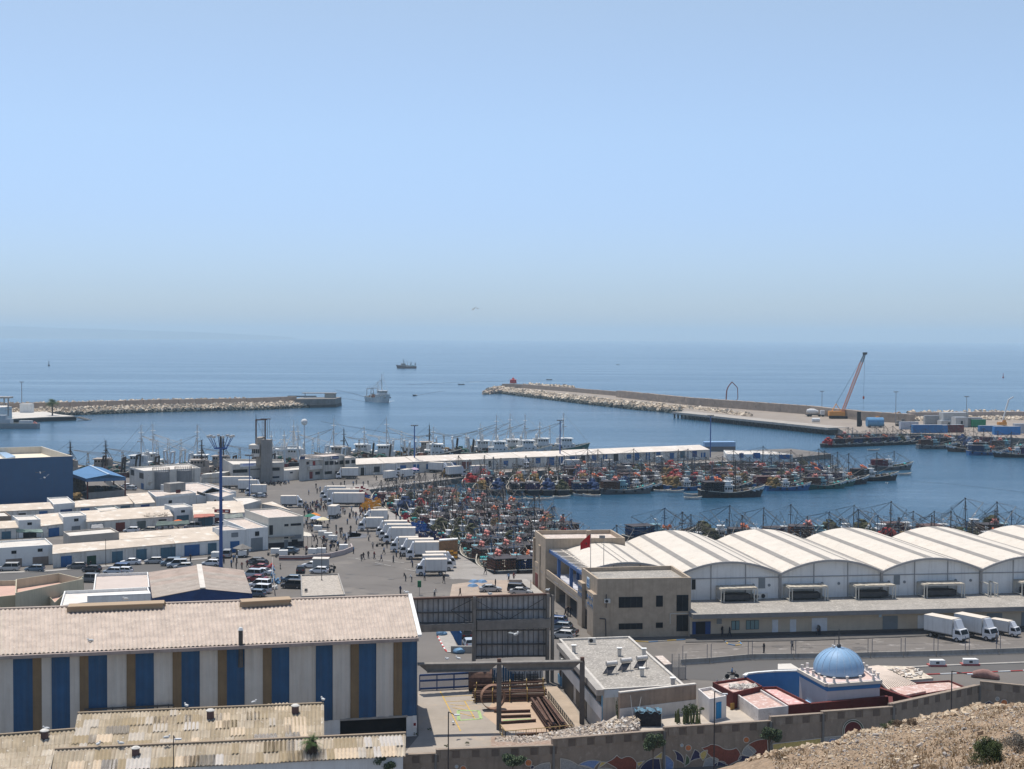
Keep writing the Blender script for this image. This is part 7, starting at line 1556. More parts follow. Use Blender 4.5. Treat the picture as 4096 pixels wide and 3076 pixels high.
def trawler(seed,hm,light=True,L=28,radome=False,aframe=True):
 rd=random.Random(seed);rt=thing('trawler',(0,0,0),'x','trawler',absolute=False)
 hull_mesh('hull',L,7.4,5.0,2.6,3.0,HULLS[hm],rt,deckdrop=.8,deckmat=M('green_grey_deck',(.16,.17,.14),var=.35),bowp=2.6,stern=.85)
 w_=CABW if light else M('stained_cabin',(.34,.30,.26),var=.3,streak=.7,streak_col=(.15,.07,.04));f=L/28
 mb=MB();mb.box((4.5*f,0,3.6),(7.5*f,5.6,2.2));mb.box((5.0*f,0,5.7),(4.2*f,4.6,2.0));mb.box((5.2*f,0,6.8),(5*f,5.2,.2));mb.box((2.0*f,1.4,5.6),(1.2,1.2,2.4));mb.beam((3*f,-2.2,7.3),(7.4*f,-2.2,7.3),.05,.05);ch=mb.build('superstructure',w_,rt)
 mb=MB()
 for i in range(4):mb.box((3.5*f+i*1.0*f,-2.32,6.1),(.6,.05,.6));mb.box((3.5*f+i*1.0*f,2.32,6.1),(.6,.05,.6))
 for i in range(5):mb.box((7.12*f,-1.8+i*.9,6.1),(.05,.55,.6));mb.box((1.3+i*1.4*f,-2.82,3.9),(.45,.05,.45))
 mb.build('window',GLASS,ch);mh=14+rd.uniform(-2,3)
 mb=MB();mb.cyl((4*f,0,7),(4*f,0,mh),.28,.14,6);mb.box((4*f,0,mh*.75),(.6,3.2,.15));mb.box((4*f,0,mh*.86),(1.6,1.2,.12));mb.box((4.4*f,0,mh*.68),(1.8,.3,.3));mb.cyl((4*f,1.2,mh*.75),(4*f,1.2,mh+1),.04,.04,3);mb.cyl((4*f,-1.2,mh*.75),(4*f,-1.2,mh+.5),.04,.04,3);mb.cyl((2.4*f,1.2,7),(4*f,0,mh*.8),.1,.1,4);mb.cyl((2.4*f,-1.2,7),(4*f,0,mh*.8),.1,.1,4);mb.build('mast',w_ if light else SPAR,rt)
 mb=MB();m2=mh*.72
 for x in(-.5,.5):mb.cyl((-1.5+x,x,2.4),(-1.5+x*.3,0,m2),.12,.09,5)
 for k in range(5):mb.box((-1.5,0,m2*(.55+.1*k)),(.5,1.9-.3*k,.1));mb.ball((-1.5,(-1)**k*.8,m2*(.57+.1*k)),.22,None,6,4)
 mb.build('lattice_mast',w_ if light else SPARL,rt)
 if radome:mb=MB();mb.cyl((1.5,.5,7),(1.5,.5,mh+.5),.25,.2,6);mb.ball((1.5,.5,mh+1.3),1.15,None,14,10);mb.build('radome',CABW,rt,smooth=True)
 m_=w_ if light else SPAR
 for(x,hh)in((-L*.22,8),(-L*.44,7.5)):
  mb=MB()
  for y in(-2.6,2.6):mb.beam((x,y,2),(x-.6,y*.75,hh),.4,.5)
  mb.beam((x-.6,-2.1,hh),(x-.6,2.1,hh),.5,.5);mb.box((x-.6,0,hh+.8),(.15,3.4,.1));mb.build('gallows',m_,rt)
 mb=MB();netpile(mb,(-L*.33,0,2.2),5,4.2,2.2,rd,None,7);mb.build('net_pile',NETM[('green','grey','brown','ochre')[seed%4]],rt)
 mb=MB();
 for i in range(48):mb.box((rd.uniform(-L*.44,L*.44),rd.uniform(-2.4,2.4),2.6+rd.uniform(0,1.6)),(rd.uniform(.4,1.6),rd.uniform(.3,1.1),rd.uniform(.3,1)),(CABW,SPAR,NETM['green'],RUST,SPARL,NETM['brown'],CABW)[rd.randrange(7)],rd.uniform(0,3))
 mb.build('deck_gear',None,rt);mb=MB()
 for x in(-L*.22,-L*.44):mb.cyl((4*f,0,mh*.8),(x-.6,2,8),.045,.045,3);mb.cyl((4*f,0,mh*.8),(x-.6,-2,8),.045,.045,3)
 mb.cyl((4*f,0,mh),(L*.5,0,5.2),.045,.045,3)
 for k in range(20):mb.cyl((L*.48-k*.35,-3.3+max(0,12-k)*.24,4.2),(L*.48-k*.35,-3.3+max(0,12-k)*.24,5.2),.035,.035,3)
 mb.build('rigging',LINEM if not light else SPARL,rt);return rt
def skiff():
 rt=thing('rowing_boat',(0,0,0),'x','boat',absolute=False);hull_mesh('hull',5.6,1.9,.95,.55,.7,HULLS['white'],rt,deckdrop=.4,n=8,bowp=2)
 mb=MB();
 for x in(-1.4,0,1.3):mb.box((x,0,.5),(.3,1.6,.06))
 mb.build('thwart',SPARL,rt);mb=MB();mb.ball((-.7,0,.35),.5,None,8,5,1.4,.9,.6,.15);mb.build('net_pile',NETM['brown'],rt);return rt
used=set()
def put(proto,loc,rz,label,group,hm=None,sc=1.0):
 o=proto if proto.name not in used else copy_tree(proto);used.add(proto.name);o.location=loc;o.rotation_euler.z=R(rz);o.scale=(sc,)*3;o['label']=label;o['group']=group
 if hm:setmat(o,('hull',),HULLS[hm])
 return o
SPEC=[(1,'black','maroon',True,'black'),(2,'blue','brown',False,'black'),(3,'brown','green',True,'grey'),(4,'olive','maroon',False,'black'),(5,'purple','grey',True,'black'),(6,'red','brown',False,'brown'),(7,'ochre','blue',False,'green'),(8,'maroon','green',True,'black'),(9,'blue','red',True,'blue')]
SN=[seiner(*s)for s in SPEC];NC_=[s[1]for s in SPEC]
rb=random.Random(99)
def fleet(items,place,group,only=None):
 """items: (x, y, heading, spec, hull, scale); labels go by the order across the picture"""
 order=sorted(range(len(items)),key=lambda i:items[i][0]/items[i][1])
 for k,i in enumerate(order):
  x,y,hd,sp_,hm,sc=items[i];put(SN[sp_],Vector((x,y,WZ)),hd,ordn(k)+' from left '+place+', '+(hm or SPEC[sp_][4])+' hull, '+NC_[sp_]+' nets',group,hm,sc)
hc=lambda:rb.choice((None,None,None,None,'grey','blue','green','brown'))
E0=G(7,1590,1236);E1=G(7,330,470);ed=(E1-E0);EL=ed.length;ed.normalize();ep=Vector((ed.y,-ed.x,0));r_i=0
for row in range(10):
 it=[]
 for c in range((5,6,6,7,7,7,7,6,6,5)[row]):
  p=E0+ed*(13+row*14.6+rb.uniform(-2.5,2.5)+c*1.2)+ep*(3.6+c*5.1+rb.uniform(-.5,.5))
  if row==0 and c>=3:p+=ed*6
  sp0=rb.choice((0,2,4,7,8))if row<2 else rb.randrange(9)
  it.append((p.x,p.y,113+rb.uniform(-6,5),sp0,hc(),rb.uniform(.88,1.06)))
 fleet(it,'in %s raft row at the fish quay'%ordn(row),'wooden fishing boats rafted at the fish quay')
it=[]
for k,x in enumerate((40,165,300,420,545,640,775,885)):
 p=G(3,x,1195,WZ);sp_=(6,1,0,4,1,3,8,1)[k];it.append((p.x,p.y+8.6,96+rb.uniform(-4,4),sp_,'black',.92))
fleet(it,'of stern-on boats below the pier','wooden fishing boats moored stern-out by the pier')
it=[]
for k,x in enumerate((-60,60,190,320,450,575,700,830,960)):
 p=G(3,x,1195,WZ);it.append((p.x,p.y+30+rb.uniform(-2,2),96+rb.uniform(-5,5),rb.randrange(9),hc(),.95))
fleet(it,'in the second line before the pier trucks','wooden fishing boats moored by the pier')
it=[]
for k,x in enumerate((-180,110,380,640,900)):
 p=G(3,x,1195,WZ);it.append((p.x,p.y+47,60+rb.uniform(-6,6),rb.randrange(9),hc(),.9))
fleet(it,'in the line touching the pier edge','wooden fishing boats moored by the pier')
front=[(3,1140,1180,10,2,'grey',.96),(3,1940,1205,6,0,'black',1.13),(4,470,1132,10,6,'blue',.86),(4,780,1080,11,4,'black',.90),(4,1105,1060,10,0,'black',1.0),(3,1560,1145,8,6,'brown',.8)]
it=[(G(z,x,y,WZ).x,G(z,x,y,WZ).y+1.5,hd,sp_,hm,sc)for z,x,y,hd,sp_,hm,sc in front]
fleet(it,'in the outermost line, bow right','wooden fishing boats with bows to the right')
for r_ in range(9):
 it=[]
 for c in range(6):
  x=26+c*17+(r_*5)%11+rb.uniform(-2,2);y=474+r_*7.2+c*3.0+rb.uniform(-1,1)
  if y>524+x*.5-3:continue
  it.append((x,y,12+rb.uniform(-8,10),rb.randrange(9),hc(),rb.uniform(.85,1.0)))
 fleet(it,'in %s line off the pier end'%ordn(r_),'wooden fishing boats rafted off the pier end')
p=G(4,1250,985,WZ);fleet([(p.x,p.y+4,12,7,'grey',.95)],'at the pier raft tip','wooden fishing boats rafted off the pier end')
it=[]
for k in range(9):
 p=G(17,150+k*100,528-k*4,WZ);it.append((p.x,p.y+3,22+rb.uniform(-3,3),(5,0,2,8,0,4,0,8,3)[k],'black',.9))
fleet(it,'of white-bowed boats at right quay','boats moored at the right quay')
it=[]
for k,(x,y,hd,hm)in enumerate(((1260,545,2,'grey'),(1600,580,170,'rust'),(1830,615,3,'blue'),(2120,640,178,'black'),(1450,520,8,'black'),(1750,560,5,'black'),(2050,560,4,'grey'))):
 p=G(17,x,y,WZ);it.append((p.x,p.y+2,hd,(2,0,8,4,0,1,2)[k],hm if hm!='rust' else 'brown',1.0))
fleet(it,'of boats below blue containers','boats moored at the right quay')
it=[]
for k in range(7):p=G(17,300+k*270,470+k*6,WZ);it.append((p.x,p.y+3,15+rb.uniform(-8,8),rb.randrange(9),hc(),.9))
fleet(it,'in the inner line at the right quay','boats moored at the right quay')
for r_ in range(7):
 it=[]
 for k in range(6):
  X=(20 if r_<2 else 34)+k*16.8+(r_*5)%13;it.append((X,304.5+X*.18+r_*7.4+rb.uniform(-1,1),10+(180 if rb.random()<.4 else 0)+rb.uniform(-24,24),rb.randrange(9),hc(),rb.uniform(.75,1.08)))
 fleet(it,'in %s line behind the vaulted roofs'%ordn(r_),'fishing boats behind the vaulted market roofs')
TR=[trawler(1,'rust',False),trawler(2,'white',True),trawler(3,'green',True),trawler(4,'black',False),trawler(5,'red',True,radome=True)]
TL=[(330,500,185,0,'rust','rust-streaked','rusty-hulled trawler with decks of tangled nets beside the blue canopy shed'),(470,506,178,0,'rust','b','rusty trawler moored right behind the open blue-roofed shed'),(610,520,176,1,'white','','white trawler with tall lattice mast behind the storage tanks'),(655,530,172,1,'green','','green-hulled trawler beside the white one behind the storage tanks'),(740,524,0,1,'white','','small white trawler right of the storage tanks'),
      (855,503,178,3,'red','','red-hulled trawler seen between tank building and port office'),(940,520,176,3,'black','','dark trawler with tall gallows left of the concrete tower'),(1080,548,95,2,'white','','trawler with lattice mast just right of the concrete tower'),(1130,552,92,2,'red','','trawler with dark tripod mast, second right of the tower'),(1172,556,96,1,'black','','trawler with white lattice mast, third right of the tower'),
      (1235,553,170,4,'red','','trawler carrying a large white radome ball above the harbour offices'),(1290,566,10,1,'green','','trawler with tall brown mast behind the harbour offices'),(1420,566,184,3,'black','','long dark trawler with two gallows at the left end of the pier'),(1500,580,180,2,'black','','trawler with white bridge behind the left end of the warehouse'),(1590,576,182,1,'black','','soot-stained trawler behind the first blue pier mast'),(1690,583,2,2,'black','','trawler with searchlights right of the first blue pier mast'),
      (1760,596,184,3,'black','','dark trawler with the tallest slanting gallows behind the warehouse'),(1880,604,3,2,'green','','green trawler left of the white trawler group'),(1945,600,5,1,'white','','leftmost of the tall white trawlers behind the warehouse'),(2000,612,4,1,'white','','second of the tall white trawlers behind the warehouse'),(2060,606,6,1,'white','','white trawler just left of the second pier mast'),(2120,618,8,2,'white','','white and green trawler behind the second pier mast'),(2215,620,8,1,'green','','last trawler on the right, its bow clear of the others')]
for(x,D,hd,k,hm,_,lab)in TL:put(TR[k],Vector(((x-2048)/5600*D,D,WZ)),hd,lab,'steel trawlers moored outside the pier',hm,1.12)
SK=skiff()
for i,(z,x,y,hd)in enumerate(((3,320,1232,5),(3,430,1230,170),(3,530,1226,8),(3,655,1213,6),(3,805,1195,175),(3,880,1202,170),(3,225,1250,15),(3,1415,1165,4),(3,1515,1168,6),(3,1640,1195,178),(3,1645,1220,2),(17,1070,535,178),(17,540,565,5),(4,1330,1018,20),(7,1700,462,10),(7,1560,440,150))):
 put(SK,G(z,x,y,WZ),hd,ordn(i)+' small white rowing boat in the basin, listed from the left group','small white rowing boats tied behind the fishing boats')
b=G(2,1070,742,WZ);o=put(TR[1],b+UP*0,-60,'white trawler heading into the harbour between the breakwaters','ships under way','white',1.35)
b=G(2,1298,464,WZ);o=put(TR[3],b,195,'rust-red trawler farthest out at sea','ships under way','rust',1.2)
MOT=skiff();MOT.name='motor_boat'
for i,(z,x,y,hd,lab)in enumerate(((2,1366,692,250,'small dark motor boat right of the incoming trawler'),(2,1753,600,200,'small dark boat left of the right breakwater tip'),(3,560,320,175,'small boat just beyond the red lighthouse'),(3,1078,206,20,'tiny boat far out above the taller sea wall'),(4,394,131,30,'tiny boat far out left of the orange crane'),(1,1423,302,0,'tiny boat far out on the left side of the bay'))):put(MOT,G(z,x,y,WZ),hd,lab,'small boats out at sea','grey',1.3)
p=G(15,300,745,WZ);rt=thing('patrol_boat',(0,0,0),'grey naval patrol boat moored at the naval pier, far left','patrol boat',absolute=False);hull_mesh('hull',42,7,4.2,3.0,2.8,M('navy_grey',(.27,.29,.30),var=.08,streak=.2),rt,deckdrop=.4,deckmat=M('navy_deck',(.3,.32,.33)))
mb=MB();mb.prism([(-6,-2.6),(11,-2.2),(11,2.2),(-6,2.6)],2.6,5.2);mb.prism([(-3,-2.2),(6,-2),(6,2),(-3,2.2)],5.2,7.4);mb.box((-14,0,3.6),(7,3,1.6));s1=mb.build('superstructure',M('navy_grey_light',(.40,.43,.45)),rt)
mb=MB();
for i in range(7):mb.box((-2+i*1.2,-2.2,6.6),(.8,.12,.7))
mb.build('window',GLASS,s1);mb=MB();mb.beam((-4,0,7),(-4,0,13.5),.6,.6);mb.box((-4,0,10.5),(2.2,4,.3));mb.box((-4,0,12),(1.4,3,.25));mb.cyl((-4,0,13),(-4,0,17),.1,.06,5);mb.build('mast',STEEL,rt)
for i in range(4):mb=MB();mb.ball((-19+i*.8,-2,2.8+(i%2)*.5),.5,None,8,5);mb.build('buoys',PNK,rt)
rt.location=p+Vector((-8,3,0));rt.rotation_euler.z=R(180)
FOAM=M('foam',(.75,.80,.82),var=.1);WK=M('wake_water',(.02,.05,.08),rough=.5,var=.5,scale=.5)
def wake(zn,pts,wd,mat,name='wake'):
 mb=MB();V=[G(zn,*p,WZ+.04)for p in pts]
 for i in range(len(V)-1):d=(V[i+1]-V[i]).normalized();s_=Vector((-d.y,d.x,0))*wd;mb.quad(V[i]-s_,V[i+1]-s_,V[i+1]+s_,V[i]+s_)
 structure(mb,name,mat)
wake(2,[(590,903),(700,925),(900,958),(1100,990),(1300,1018),(1450,1035)],.7,WK);wake(4,[(1360,1060),(1700,1085),(2000,1120),(2250,1150)],.18,WK)
wake(2,[(1300,600),(1700,580),(2100,574)],2.5,WK);wake(3,[(-80,332),(300,328),(900,322),(1100,318)],2.0,WK);wake(2,[(720,706),(850,722),(985,744)],.8,WK);wake(2,[(700,640),(850,670),(990,712)],.8,WK);wake(2,[(1380,690),(1500,668),(1620,650)],.8,WK)
wake(2,[(985,738),(1070,747),(1160,742)],.8,FOAM,'foam');wake(2,[(1150,738),(1200,733)],.5,FOAM,'foam');wake(2,[(1350,690),(1382,690)],.6,FOAM,'foam');wake(2,[(1820,577),(1910,576)],1.0,FOAM,'foam')
for i,(z,x,yb,yt,c,lab)in enumerate(((1,406,443,402,'black','dark navigation buoy far out on the left'),(4,2058,297,265,'red','small red navigation buoy far out on the right'))):
 b=G(z,x,yb,WZ);h=ZAT(z,x,yt,b)-WZ;rt=thing('navigation_buoy',b,lab,'buoy');m=M('buoy_'+c,(.03,.03,.04)if c=='black' else(.4,.05,.04));mb=MB();mb.cyl(b,b+UP*h*.2,h*.24,h*.2,10);mb.build('float',m,rt);mb=MB();mb.cyl(b+UP*h*.2,b+UP*h*.85,h*.09,h*.05,6);mb.box(b+UP*h*.92,(h*.15,h*.15,h*.16));mb.build('tower',m,rt)
b=G(3,288,372,2.4);hh=ZAT(3,288,295,b)-2.4;rt=thing('lighthouse',b,'small red and white lighthouse at the tip of the right breakwater','lighthouse')
mb=MB();mb.prism([(b.x-3.4,b.y),(b.x+3.4,b.y),(b.x+3.4,b.y+6),(b.x-3.4,b.y+6)],2.2,2.4+hh*.36);mb.build('base',CABW,rt);mb=MB();LR=M('lighthouse_red',(.42,.05,.05));mb.lathe((b.x,b.y+3,2.4+hh*.36),[(3.4,0),(3.0,hh*.3),(3.6,hh*.31),(3.6,hh*.33),(1.4,hh*.36)],12);mb.build('tower',LR,rt)
mb=MB();mb.lathe((b.x,b.y+3,2.4+hh*.72),[(1.2,0),(1.2,hh*.1),(.2,hh*.16)],10);mb.cyl((b.x,b.y+3,2.4+hh*.85),(b.x,b.y+3,2.4+hh),.2,.1,5);mb.build('lantern',LR,rt)
OC=M('crane_orange',(.62,.27,.05),var=.15,rough=.5);b=G(4,838,600,1.7);rt=thing('crawler_crane',b,'orange crawler crane with a tall red-orange lattice jib on the breakwater','crane')
for s_ in(-2.6,2.6):mb=MB();mb.beam(b+Vector((-5,s_,.8)),b+Vector((5,s_,.8)),1.2,1.5);mb.build('track',BLACK,rt)
mb=MB();mb.box(b+Vector((-2.2,0,3.2)),(7.5,4.2,2.8));mb.box(b+Vector((2.6,-1.5,3.0)),(2.2,1.4,2.6));mb.build('cab',OC,rt)
tip=DAT(4,1035,118,b.y+2);ft=b+Vector((2.0,0,2.5));mb=MB();dj=(tip-ft);Lj=dj.length;dj.normalize();sx_=Vector((0,1,0));sy_=dj.cross(sx_).normalized();jw=1.5
def lattice(mb,p0,p1,w0,w1,n,th):
 d=(p1-p0).normalized();s1=Vector((0,1,0));s2=d.cross(s1).normalized();c=lambda t,k:p0.lerp(p1,t)+s1*((-1,1,1,-1)[k]*(w0+(w1-w0)*t)/2)+s2*((-1,-1,1,1)[k]*(w0+(w1-w0)*t)/2)
 for k in range(4):mb.beam(c(0,k),c(1,k),th,th)
 for i in range(n):
  for k in range(4):mb.beam(c(i/n,k),c((i+1)/n,(k+1)%4),th*.6,th*.6);mb.beam(c(i/n,k),c(i/n,(k+1)%4),th*.6,th*.6)
lattice(mb,ft,ft.lerp(tip,.86),1.3,1.5,24,.2);mb.build('jib',M('jib_red_orange',(.55,.20,.08),var=.15),rt)
mb=MB();lattice(mb,ft.lerp(tip,.86),tip,1.5,.9,5,.22);mb.box(tip,(2.6,1.2,1.4));mb.build('jib_head',DSTEEL,rt)
am=DAT(4,822,490,b.y+2);mb=MB();mb.beam(b+Vector((-4,0,4.5)),am,.35,.35);mb.beam(b+Vector((1.5,0,4.5)),am,.35,.35);mb.build('mast',OC,rt)
mb=MB();mb.cyl(am,tip,.09,.09,4);hk=DAT(4,1025,445,b.y+2);mb.cyl(tip,hk,.07,.07,4);mb.cyl(hk,DAT(4,1023,535,b.y+2),.06,.06,4);mb.build('cable',DSTEEL,rt);mb=MB();mb.box(hk,(.9,.9,1.6));mb.build('hook',M('hook_red',(.4,.08,.05)),rt)
b=G(3,1900,522,1.7);rt=thing('concrete_pump',b,'concrete pump truck with its red arched boom folded over the breakwater','pump truck');mb=MB();mb.box(b+Vector((0,0,1.9)),(11,2.8,1.8));mb.box(b+Vector((-5.4,0,1.9)),(2.2,2.8,2.8));mb.build('body',M('pump_grey',(.22,.20,.19),var=.3),rt)
for x in(-4,0,2,4):mb=MB();mb.cyl(b+Vector((x,-1.4,.5)),b+Vector((x,1.4,.5)),.55,.55,10);mb.build('wheel',BLACK,rt)
pp=[DAT(3,x,y,b.y+1)for x,y in((1893,500),(1900,400),(1912,370),(1940,335),(1982,380),(1984,460),(1950,505))]
for i in range(6):mb=MB();mb.beam(pp[i],pp[i+1],.55-.05*i,.8-.08*i);mb.build('boom',M('boom_red_brown',(.30,.10,.07),var=.2),rt)
def container(zn,x,y,w_,h,col,lab,dz=1.7,rz=0.1,d=2.6):
 p=G(zn,x,y,dz);m=M('container_'+lab.split()[0]+str(len(lab)),col,var=.15,streak=.3,rough=.6);rt=thing('container',p,lab,'container',absolute=False,rz=rz);mb=MB();mb.box((0,0,h/2),(w_,d,h));n=int(w_/.5)
 for i in range(n):mb.box((-w_/2+(i+.5)*w_/n,-d/2-.03,h/2),(w_/n*.45,.06,h*.86))
 mb.build('shell',m,rt);mb=MB();mb.box((0,0,h+.05),(w_*.98,d*.98,.1));mb.build('roof',M('container_roof_pale',(.30,.33,.36)),rt);return rt
cb=(.04,.17,.38)
for a in((17,1130,365,16,4.2,cb,'blue long site container left of the maroon container'),(17,1260,363,9,3.8,(.05,.2,.45),'bright blue short container touching the maroon container'),(17,1400,360,13,4,(.15,.03,.03),'maroon container between the blue ones'),(17,1840,352,13,3.2,cb,'blue container at the middle right of the site yard'),(17,2015,385,14,4.2,(.03,.2,.5),'royal blue container nearest the right edge'),(17,1700,302,8,4.4,(.02,.22,.10),'green container below the sea wall'),(17,1215,270,12,5,(.34,.35,.35),'pale grey site cabin left of the white site house'),(17,1600,300,14,5.2,(.28,.29,.29),'dark grey shed beside the green container'),(17,930,325,10,4,(.42,.45,.5),'pale blue-grey cabin left of the blue containers'),(17,2180,370,8,5,(.45,.46,.48),'pale tank-like cabin at the right edge')):container(*a)
for(x,y,w_,h,lab)in((1430,275,15,7,'white two-storey site house below the smooth sea wall'),(1495,300,7,5.5,'small white site hut in front of the white site house'),(1355,278,9,2.6,'low grey site cabin roof left of the white site house')):rt=container(17,x,y,w_,h,(.46,.46,.44),lab,d=6);mb=MB();mb.box((0,-3.05,h*.4),(1.2,.1,h*.5));mb.build('door',FRAME,rt)
p=G(17,553,305,1.7);rt=thing('blue_tank',p,'blue cylindrical tank on the wharf behind the moored boats','tank');mb=MB();mb.cyl(p+Vector((-4.5,0,3)),p+Vector((4.5,0,3)),2.6,2.6,14);mb.build('shell',M('tank_blue',(.10,.25,.42),streak=.3),rt);mb=MB();mb.box(p+Vector((-3,0,.6)),(.6,4,1.2));mb.box(p+Vector((3,0,.6)),(.6,4,1.2));mb.build('saddle',DSTEEL,rt)
p=G(4,671,628,1.9);rt=thing('white_tank',p,'small white horizontal tank on the wharf below the mixer truck','tank');mb=MB();mb.cyl(p+Vector((-2.2,0,1.4)),p+Vector((2.2,0,1.4)),1.2,1.2,12);mb.build('shell',CABW,rt)
b=G(4,990,668,1.0);h=ZAT(4,990,548,b)-1;mb=MB();mb.box((b.x,b.y,1+h/2),(2.0,1.2,h));mb.box((b.x+.6,b.y-.3,1+h*.3),(1.8,1.8,h*.35));single(mb,'pile_hammer','black upright piling rig standing behind the boats by the orange crane','piling rig',b,mat=BLACK)
p=G(4,668,585,1.7);rt=thing('mixer_truck',p,'white concrete mixer truck on the breakwater left of the orange crane','truck');mb=MB();mb.beam(p+Vector((-6,0,1.2)),p+Vector((6,0,1.2)),2.6,.5);mb.build('chassis',DSTEEL,rt);mb=MB();d_=Vector((1,0,-.1)).normalized();mb.lathe((0,0,0),[(.9,0),(1.7,2),(1.8,4.5),(.9,7.2)],14)
mb.v=[p+Vector((-5.4+v.z*1.0,v.y,3.5+v.x-v.z*.08))for v in mb.v];mb.build('drum',CABW,rt);mb=MB();mb.box(p+Vector((4.4,0,2.6)),(2.4,2.7,2.8));cbx=mb.build('cab',CABW,rt);mb=MB();mb.box(p+Vector((5.62,0,3.1)),(.05,2.2,1));mb.build('windscreen',GLASS,cbx)
for x in(-4.5,-3,2.5,4.6):mb=MB();mb.cyl(p+Vector((x,-1.4,.6)),p+Vector((x,1.4,.6)),.6,.6,10);mb.build('wheel',BLACK,rt)
for i,(x,y,lab,c)in enumerate(((610,240,'orange excavator lying with its arm stretched before the sea wall',OC),(760,215,'second orange excavator beside the sea wall',OC),(1965,305,'telehandler with a raised white arm at the right side of the site yard',CABW),(840,290,'dark site dumper beside the blue tank',DCONC))):
 p=G(17,x,y,1.7);rt=thing('excavator',p,lab,'excavator');mb=MB();mb.box(p+UP*2.2,(4.6,2.8,1.6));mb.box(p+Vector((1.2,-.4,3.4)),(1.6,1.4,1.5));mb.build('cab',c if i!=2 else OC,rt);mb=MB();mb.beam(p+Vector((-2.6,-1.1,.6)),p+Vector((2.6,-1.1,.6)),.7,1);mb.beam(p+Vector((-2.6,1.1,.6)),p+Vector((2.6,1.1,.6)),.7,1);mb.build('track',BLACK,rt)
 mb=MB();e=Vector(((4,0,2.6),(3.5,0,3),(3.6,0,14),(2.5,0,1))[i]);mb.beam(p+UP*2.4,p+e+UP*1.5,.6,.6);mb.beam(p+e+UP*1.5,p+e+Vector((2.6,0,-.8 if i!=2 else 3)),.5,.5);mb.build('arm',c,rt)
rt,P_=block('naval_house','white house on the naval pier at the far left edge','building',15,[(-200,230),(140,225),(265,262),(-200,275)],8.5,WHITE,ROOFC,.3)
opening(rt,P_[3],P_[2],15,(160,308,228,332));mb=MB();p=G(15,60,200,8.5);mb.box(p+UP*4,(10,8,1.0));
for dx in(-4,-1,2,4.5):mb.box(p+Vector((dx,-3,1.6)),(.7,.7,4.2))
mb.build('lookout',CONC,rt);p=G(15,595,385,.6);mb=MB();mb.box((0,0,2.8),(7.5,5,5.6));mb.box((0,-2.6,5.2),(8,.3,.4));o=mb.build('white_box',WHITE,None,(0,0,0));o.location=p;tag(o,'white box-like hut on the naval pier near the tall mast','hut')
# vehicles
PAINT={k:M('car_'+k,c,rough=.3,var=.06,spec=.6)for k,c in dict(white=(.66,.67,.68),silver=(.36,.37,.37),black=(.025,.025,.03),grey=(.12,.125,.13),red=(.22,.015,.02),blue=(.05,.10,.22),slate=(.10,.15,.20),pale=(.42,.47,.52),beige=(.35,.32,.27)).items()}
BOXW=M('truck_box_white',(.62,.62,.60),var=.07,rough=.5,streak=.25);BOXT=M('truck_box_top',(.60,.54,.46),var=.08);LAMP=M('headlight',(.6,.62,.6),rough=.15);TAIL=M('tail_light',(.35,.02,.02),rough=.3);RIM=M('wheel_rim',(.30,.30,.30),rough=.4,metal=.5)
def wheels(rt,xs,hw,r_,wd=.24):
 for x in xs:
  for s_ in(-1,1):mb=MB();mb.cyl((x,s_*(hw-wd),r_),(x,s_*hw,r_),r_,r_,14);w_=mb.build('wheel',BLACK,rt);mb=MB();mb.cyl((x,s_*hw,r_),(x,s_*(hw+.02),r_),r_*.6,r_*.55,10);mb.build('rim',RIM,w_)
